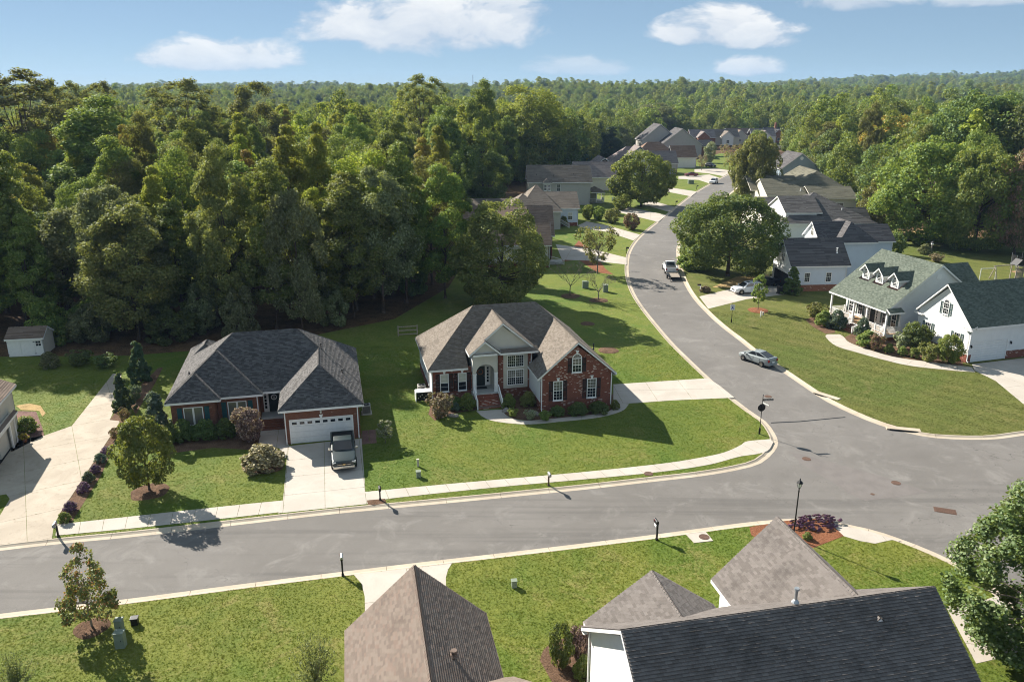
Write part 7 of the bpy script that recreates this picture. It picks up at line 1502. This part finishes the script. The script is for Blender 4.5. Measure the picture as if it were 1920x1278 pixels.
# ================================================================== people
def person(base, z, rz, label, shirt, trousers, h=1.72, lean=.0, arms=((.25, .1, -.1), (-.1, .25, .05))):
    """one continuous skinned body with clothing colours by region, plus hair"""
    x, y = G(*base); k = h / 1.72
    J = {'pelvis': (0, 0, .95), 'chest': (.02 + lean * .3, 0, 1.30), 'neck': (.03 + lean * .5, 0, 1.47), 'head0': (.05 + lean * .55, 0, 1.54), 'head': (.07 + lean * .6, 0, 1.65)}
    rad = {'pelvis': .135, 'chest': .15, 'neck': .055, 'head0': .075, 'head': .095}; ed = [('pelvis', 'chest'), ('chest', 'neck'), ('neck', 'head0'), ('head0', 'head')]
    for s_, n_ in ((1, 'l'), (-1, 'r')):
        J.update({'hip' + n_: (0, s_ * .09, .88), 'knee' + n_: (.04 * s_ + .03, s_ * .11, .48), 'ank' + n_: (.05 * s_ - .02, s_ * .11, .08), 'toe' + n_: (.05 * s_ + .16, s_ * .13, .04)})
        rad.update({'hip' + n_: .10, 'knee' + n_: .062, 'ank' + n_: .045, 'toe' + n_: .04}); ed += [('pelvis', 'hip' + n_), ('hip' + n_, 'knee' + n_), ('knee' + n_, 'ank' + n_), ('ank' + n_, 'toe' + n_)]
        a = arms[0] if s_ > 0 else arms[1]; sx_, sy_, sz_ = .02 + lean * .45, s_ * .19, 1.40
        J.update({'sh' + n_: (sx_, sy_, sz_), 'el' + n_: (sx_ + a[0] * .5, sy_ + s_ * .06, sz_ - .27), 'wr' + n_: (sx_ + a[0] * 1.2, sy_ + s_ * a[1] * .3, sz_ - .45 + a[2]), 'ha' + n_: (sx_ + a[0] * 1.45, sy_ + s_ * a[1] * .3, sz_ - .53 + a[2])})
        rad.update({'sh' + n_: .065, 'el' + n_: .048, 'wr' + n_: .034, 'ha' + n_: .04}); ed += [('chest', 'sh' + n_), ('sh' + n_, 'el' + n_), ('el' + n_, 'wr' + n_), ('wr' + n_, 'ha' + n_)]
    names = list(J); me = bpy.data.meshes.new('person'); me.from_pydata([tuple(c * k for c in J[n_]) for n_ in names], [(names.index(a), names.index(b)) for a, b in ed], [])
    ob = link('body', me); sk = ob.modifiers.new('skin', 'SKIN'); su = ob.modifiers.new('sub', 'SUBSURF'); su.levels = su.render_levels = 2
    for i, n_ in enumerate(names): v = me.skin_vertices[0].data[i]; v.radius = (rad[n_] * k,) * 2; v.use_root = n_ == 'pelvis'
    m2 = bpy.data.meshes.new_from_object(ob.evaluated_get(bpy.context.evaluated_depsgraph_get())); bpy.data.objects.remove(ob)
    m2.materials.clear()
    for q in ('skin', shirt, trousers, 'rubber'): m2.materials.append(MATS[q])
    for p in m2.polygons:
        c = p.center / k; p.material_index = 3 if c.z < .09 else (2 if c.z < .93 else (1 if c.z < 1.46 and not (c.z < 1.08 and (c - Vector((0, 0, c.z))).length > .2) else 0))
    m2.shade_smooth(); o = empty('person', (x, y, z), rz, label, 'person'); link('body', m2, o)
    hm = MB().lathe([(0, .115), (.06, .10), (.098, .05), (.105, 0), (.095, -.05)], 12); hh = hm.build('hair', 'hair', o, tuple(c * k for c in (J['head'][0] - .012, 0, J['head'][2] + .02)), smooth=True)
    return o
person((1447, 536), .11, R_(200), 'person in a white shirt bending at the open garage of the white house', 'cloth_white', 'cloth_grey', 1.75, .5)
person((1739, 437), .1, R_(190), 'person in blue walking under the shade trees at right', 'cloth_blue', 'cloth_blue', 1.75)
# ================================================================== grass blades on the nearer lawns
tv = []; tf = []; rr = random.Random(4)
for k in range(9):
    a = rr.uniform(0, 6.28); d = rr.uniform(0, .07); bx, by = d * math.cos(a * 3), d * math.sin(a * 3); h = rr.uniform(.022, .045); l = rr.uniform(.02, .06); w = .009
    b = len(tv); tv += [(bx - w * math.sin(a), by + w * math.cos(a), 0), (bx + w * math.sin(a), by - w * math.cos(a), 0), (bx + l * math.cos(a) , by + l * math.sin(a), h)]; tf.append((b, b + 1, b + 2))
mm = MB(); mm.v = tv; mm.f = tf; mm.mi = [0] * len(tf)
def blade_mat(name, a, b, c, seed, stripes=None):
    m = new_mat(name); t = NT(m); p0 = t.pos(); p = t.n('ShaderNodeVectorMath', {0: p0, 1: (seed, seed * 2.1, 0)}, operation='ADD').outputs[0]
    big = t.noise(p, .11, 6, .68, .6); mid = t.noise(p, .55, 6, .66, .8)
    col = t.mix(t.ramp(t.m('MULTIPLY_ADD', mid, .75, t.m('MULTIPLY', big, .45)), .42, .78), a, b); col = t.mix(t.m('MULTIPLY', t.ramp(t.noise(p, .23, 7, .72, 1.0), .50, .68), .6), col, c)
    if stripes:
        ang, w, amt = stripes; sp = t.n('ShaderNodeSeparateXYZ', {0: p0}); d = t.m('ADD', t.m('MULTIPLY', sp.outputs[0], math.cos(ang) / w), t.m('MULTIPLY', sp.outputs[1], math.sin(ang) / w))
        col = t.mix(t.m('MULTIPLY', t.ramp(t.m('SINE', t.m('MULTIPLY', t.m('ADD', d, t.m('MULTIPLY', mid, .5)), 2 * math.pi)), -.6, .6), amt), col, tuple(x * .55 for x in a))
    col = t.mix(t.m('MULTIPLY', t.ramp(t.noise(p, .07, 4, .6, .5), .50, .62), .55), col, (a[0] * .68, a[1] * 1.02, a[2] * .8))
    col = t.mix(t.m('MULTIPLY', t.orand(), .3), col, tuple(x * 1.4 for x in b))
    t.out(t.n('ShaderNodeMixShader', {0: .5, 1: t.n('ShaderNodeBsdfDiffuse', {'Color': col}).outputs[0], 2: t.n('ShaderNodeBsdfTranslucent', {'Color': col}).outputs[0]}).outputs[0]); return m
def grass(name, loop, dens, mat, label, holes=()):
    src = bpy.data.objects.new('grass_tuft', mm.mesh('grass_tuft', mat, fix=False))
    xs = [p[0] for p in loop]; ys2 = [p[1] for p in loop]; rng = np.random.default_rng(len(label)); pts = []
    A = (max(xs) - min(xs)) * (max(ys2) - min(ys2)); N = int(A * dens)
    X = rng.uniform(min(xs), max(xs), N); Y = rng.uniform(min(ys2), max(ys2), N)
    # frame test, then outline tests
    c, s = math.cos(PITCH), math.sin(PITCH); zc = Y * c + CAM_H * s; yc = Y * s - CAM_H * c; u = 960 + 1493 * X / zc; v = 639 - 1493 * yc / zc
    ok = (u > -40) & (u < 1960) & (v < 1310)
    def inp(poly):
        r = np.zeros(len(X), bool); n = len(poly)
        for i in range(n):
            a, b = poly[i], poly[(i + 1) % n]
            if a[1] == b[1]: continue
            q = ((a[1] > Y) != (b[1] > Y)) & (X < (b[0] - a[0]) * (Y - a[1]) / (b[1] - a[1]) + a[0]); r ^= q
        return r
    ok &= inp(loop)
    for h_ in holes: ok &= ~inp(h_)
    n = int(ok.sum()); me = bpy.data.meshes.new(name); me.vertices.add(n); me.vertices.foreach_set('co', np.stack([X[ok], Y[ok], np.full(n, LZ)], 1).astype(np.float32).ravel()); me.update()
    ob = bpy.data.objects.new(name, me); COL.objects.link(ob); tag(ob, label, 'grass', kind='stuff')
    g = bpy.data.node_groups.new('scatter_grass', 'GeometryNodeTree'); g.interface.new_socket('Geometry', in_out='INPUT', socket_type='NodeSocketGeometry'); g.interface.new_socket('Geometry', in_out='OUTPUT', socket_type='NodeSocketGeometry')
    a = g.nodes.new('NodeGroupInput'); b = g.nodes.new('NodeGroupOutput'); i = g.nodes.new('GeometryNodeInstanceOnPoints'); oi = g.nodes.new('GeometryNodeObjectInfo'); oi.inputs['Object'].default_value = src; oi.inputs['As Instance'].default_value = True
    r = g.nodes.new('FunctionNodeRandomValue'); r.data_type = 'FLOAT_VECTOR'; r.inputs['Min'].default_value = (-.2, -.2, 0); r.inputs['Max'].default_value = (.2, .2, 6.28); sc = g.nodes.new('FunctionNodeRandomValue'); sc.data_type = 'FLOAT_VECTOR'; sc.inputs['Min'].default_value = (.7, .7, .5); sc.inputs['Max'].default_value = (1.5, 1.5, 1.3)
    g.links.new(a.outputs[0], i.inputs['Points']); g.links.new(oi.outputs['Geometry'], i.inputs['Instance']); g.links.new(r.outputs[0], i.inputs['Rotation']); g.links.new(sc.outputs[0], i.inputs['Scale']); g.links.new(i.outputs[0], b.inputs[0]); ob.modifiers.new('scatter', 'NODES').node_group = g
blade_mat('blades_main', (.098, .16, .016), (.18, .218, .030), (.285, .24, .082), 0.0); blade_mat('blades_east', (.10, .128, .022), (.158, .17, .042), (.24, .20, .078), 13.0, (0.75, 2.6, .85)); blade_mat('blades_south', (.115, .165, .018), (.20, .222, .034), (.31, .255, .095), 31.0)
def rect(o, u0, u1, v0, v1): M = o.matrix_basis; return [tuple((M @ Vector((a, b, 0)))[:2]) for a, b in ((u0, v0), (u1, v0), (u1, v1), (u0, v1))]
PAVE = []
for ob in list(bpy.data.objects):
    if ob.name.split('.')[0] in ('slab', 'planting_bed'):
        vs = ob.data.vertices; ps = ob.data.polygons
        if ob.name.startswith('slab'): PAVE.append([(vs[i].co.x, vs[i].co.y) for i in ps[0].vertices])
        else:
            n_ = len(vs); PAVE.append([(v.co.x, v.co.y) for v in vs] if ps and len(vs) < 60 else [(vs[i].co.x, vs[i].co.y) for i in range((n_ - 1) // 3)])
HOLES = PAVE + [rect(H1, -16.3, 0, 4.1, 15.4), rect(H1, -6.4, 0, 0, 5), rect(H2, -17, 0, 4.6, 15.2), rect(H2, -7, 0, 0, 5), rect(H2, -13, -10.5, 1.8, 5), rect(H3, 0, 15, .4, 8.3), rect(H3, -3.3, 11.5, 9.9, 20.6), rect(N1, -3.3, 3.3, -9, 4.8), rect(N2, -7.2, 7.2, -5.2, 5.2), rect(L0, -9, 0, -9, 1)]
def cut(l, ymax): return hclip([(p[0], p[1]) for p in l], 0, -1, ymax)
def near_holes(loop):
    x0, x1 = min(p[0] for p in loop), max(p[0] for p in loop); y0, y1 = min(p[1] for p in loop), max(p[1] for p in loop)
    return [h for h in HOLES if max(p[0] for p in h) > x0 and min(p[0] for p in h) < x1 and max(p[1] for p in h) > y0 and min(p[1] for p in h) < y1]
for nm, l, mt, lab, ym, dn in (('lawn_grass', l1, 'blades_main', 'short grass of the lawns round the brick houses', 92, 42), ('lawn_grass', l3, 'blades_south', 'short grass of the near lawns', 60, 60), ('lawn_grass', l2, 'blades_east', 'short grass of the lawn before the porch house', 108, 30)):
    q = cut(l, ym); grass(nm, q, dn, mt, lab, near_holes(q))

# ================================================================== air

me = bpy.data.meshes.new('haze'); bmh = bmesh.new(); bmesh.ops.create_cube(bmh, size=1.0); bmh.to_mesh(me); bmh.free()
hz = link('haze', me, None, (0, 1700, 40), scale=(9000, 4400, 116)); tag(hz, 'thin bluish summer haze over the woods', 'haze', kind='stuff')
m = new_mat('haze_air'); t = NT(m); pv = t.n('ShaderNodeVolumePrincipled', {'Color': (.40, .62, 1.0), 'Density': .00008, 'Anisotropy': .0}); t.t.links.new(pv.outputs[0], t.n('ShaderNodeOutputMaterial').inputs['Volume'])
me.materials.append(m); hz.display_type = 'WIRE'
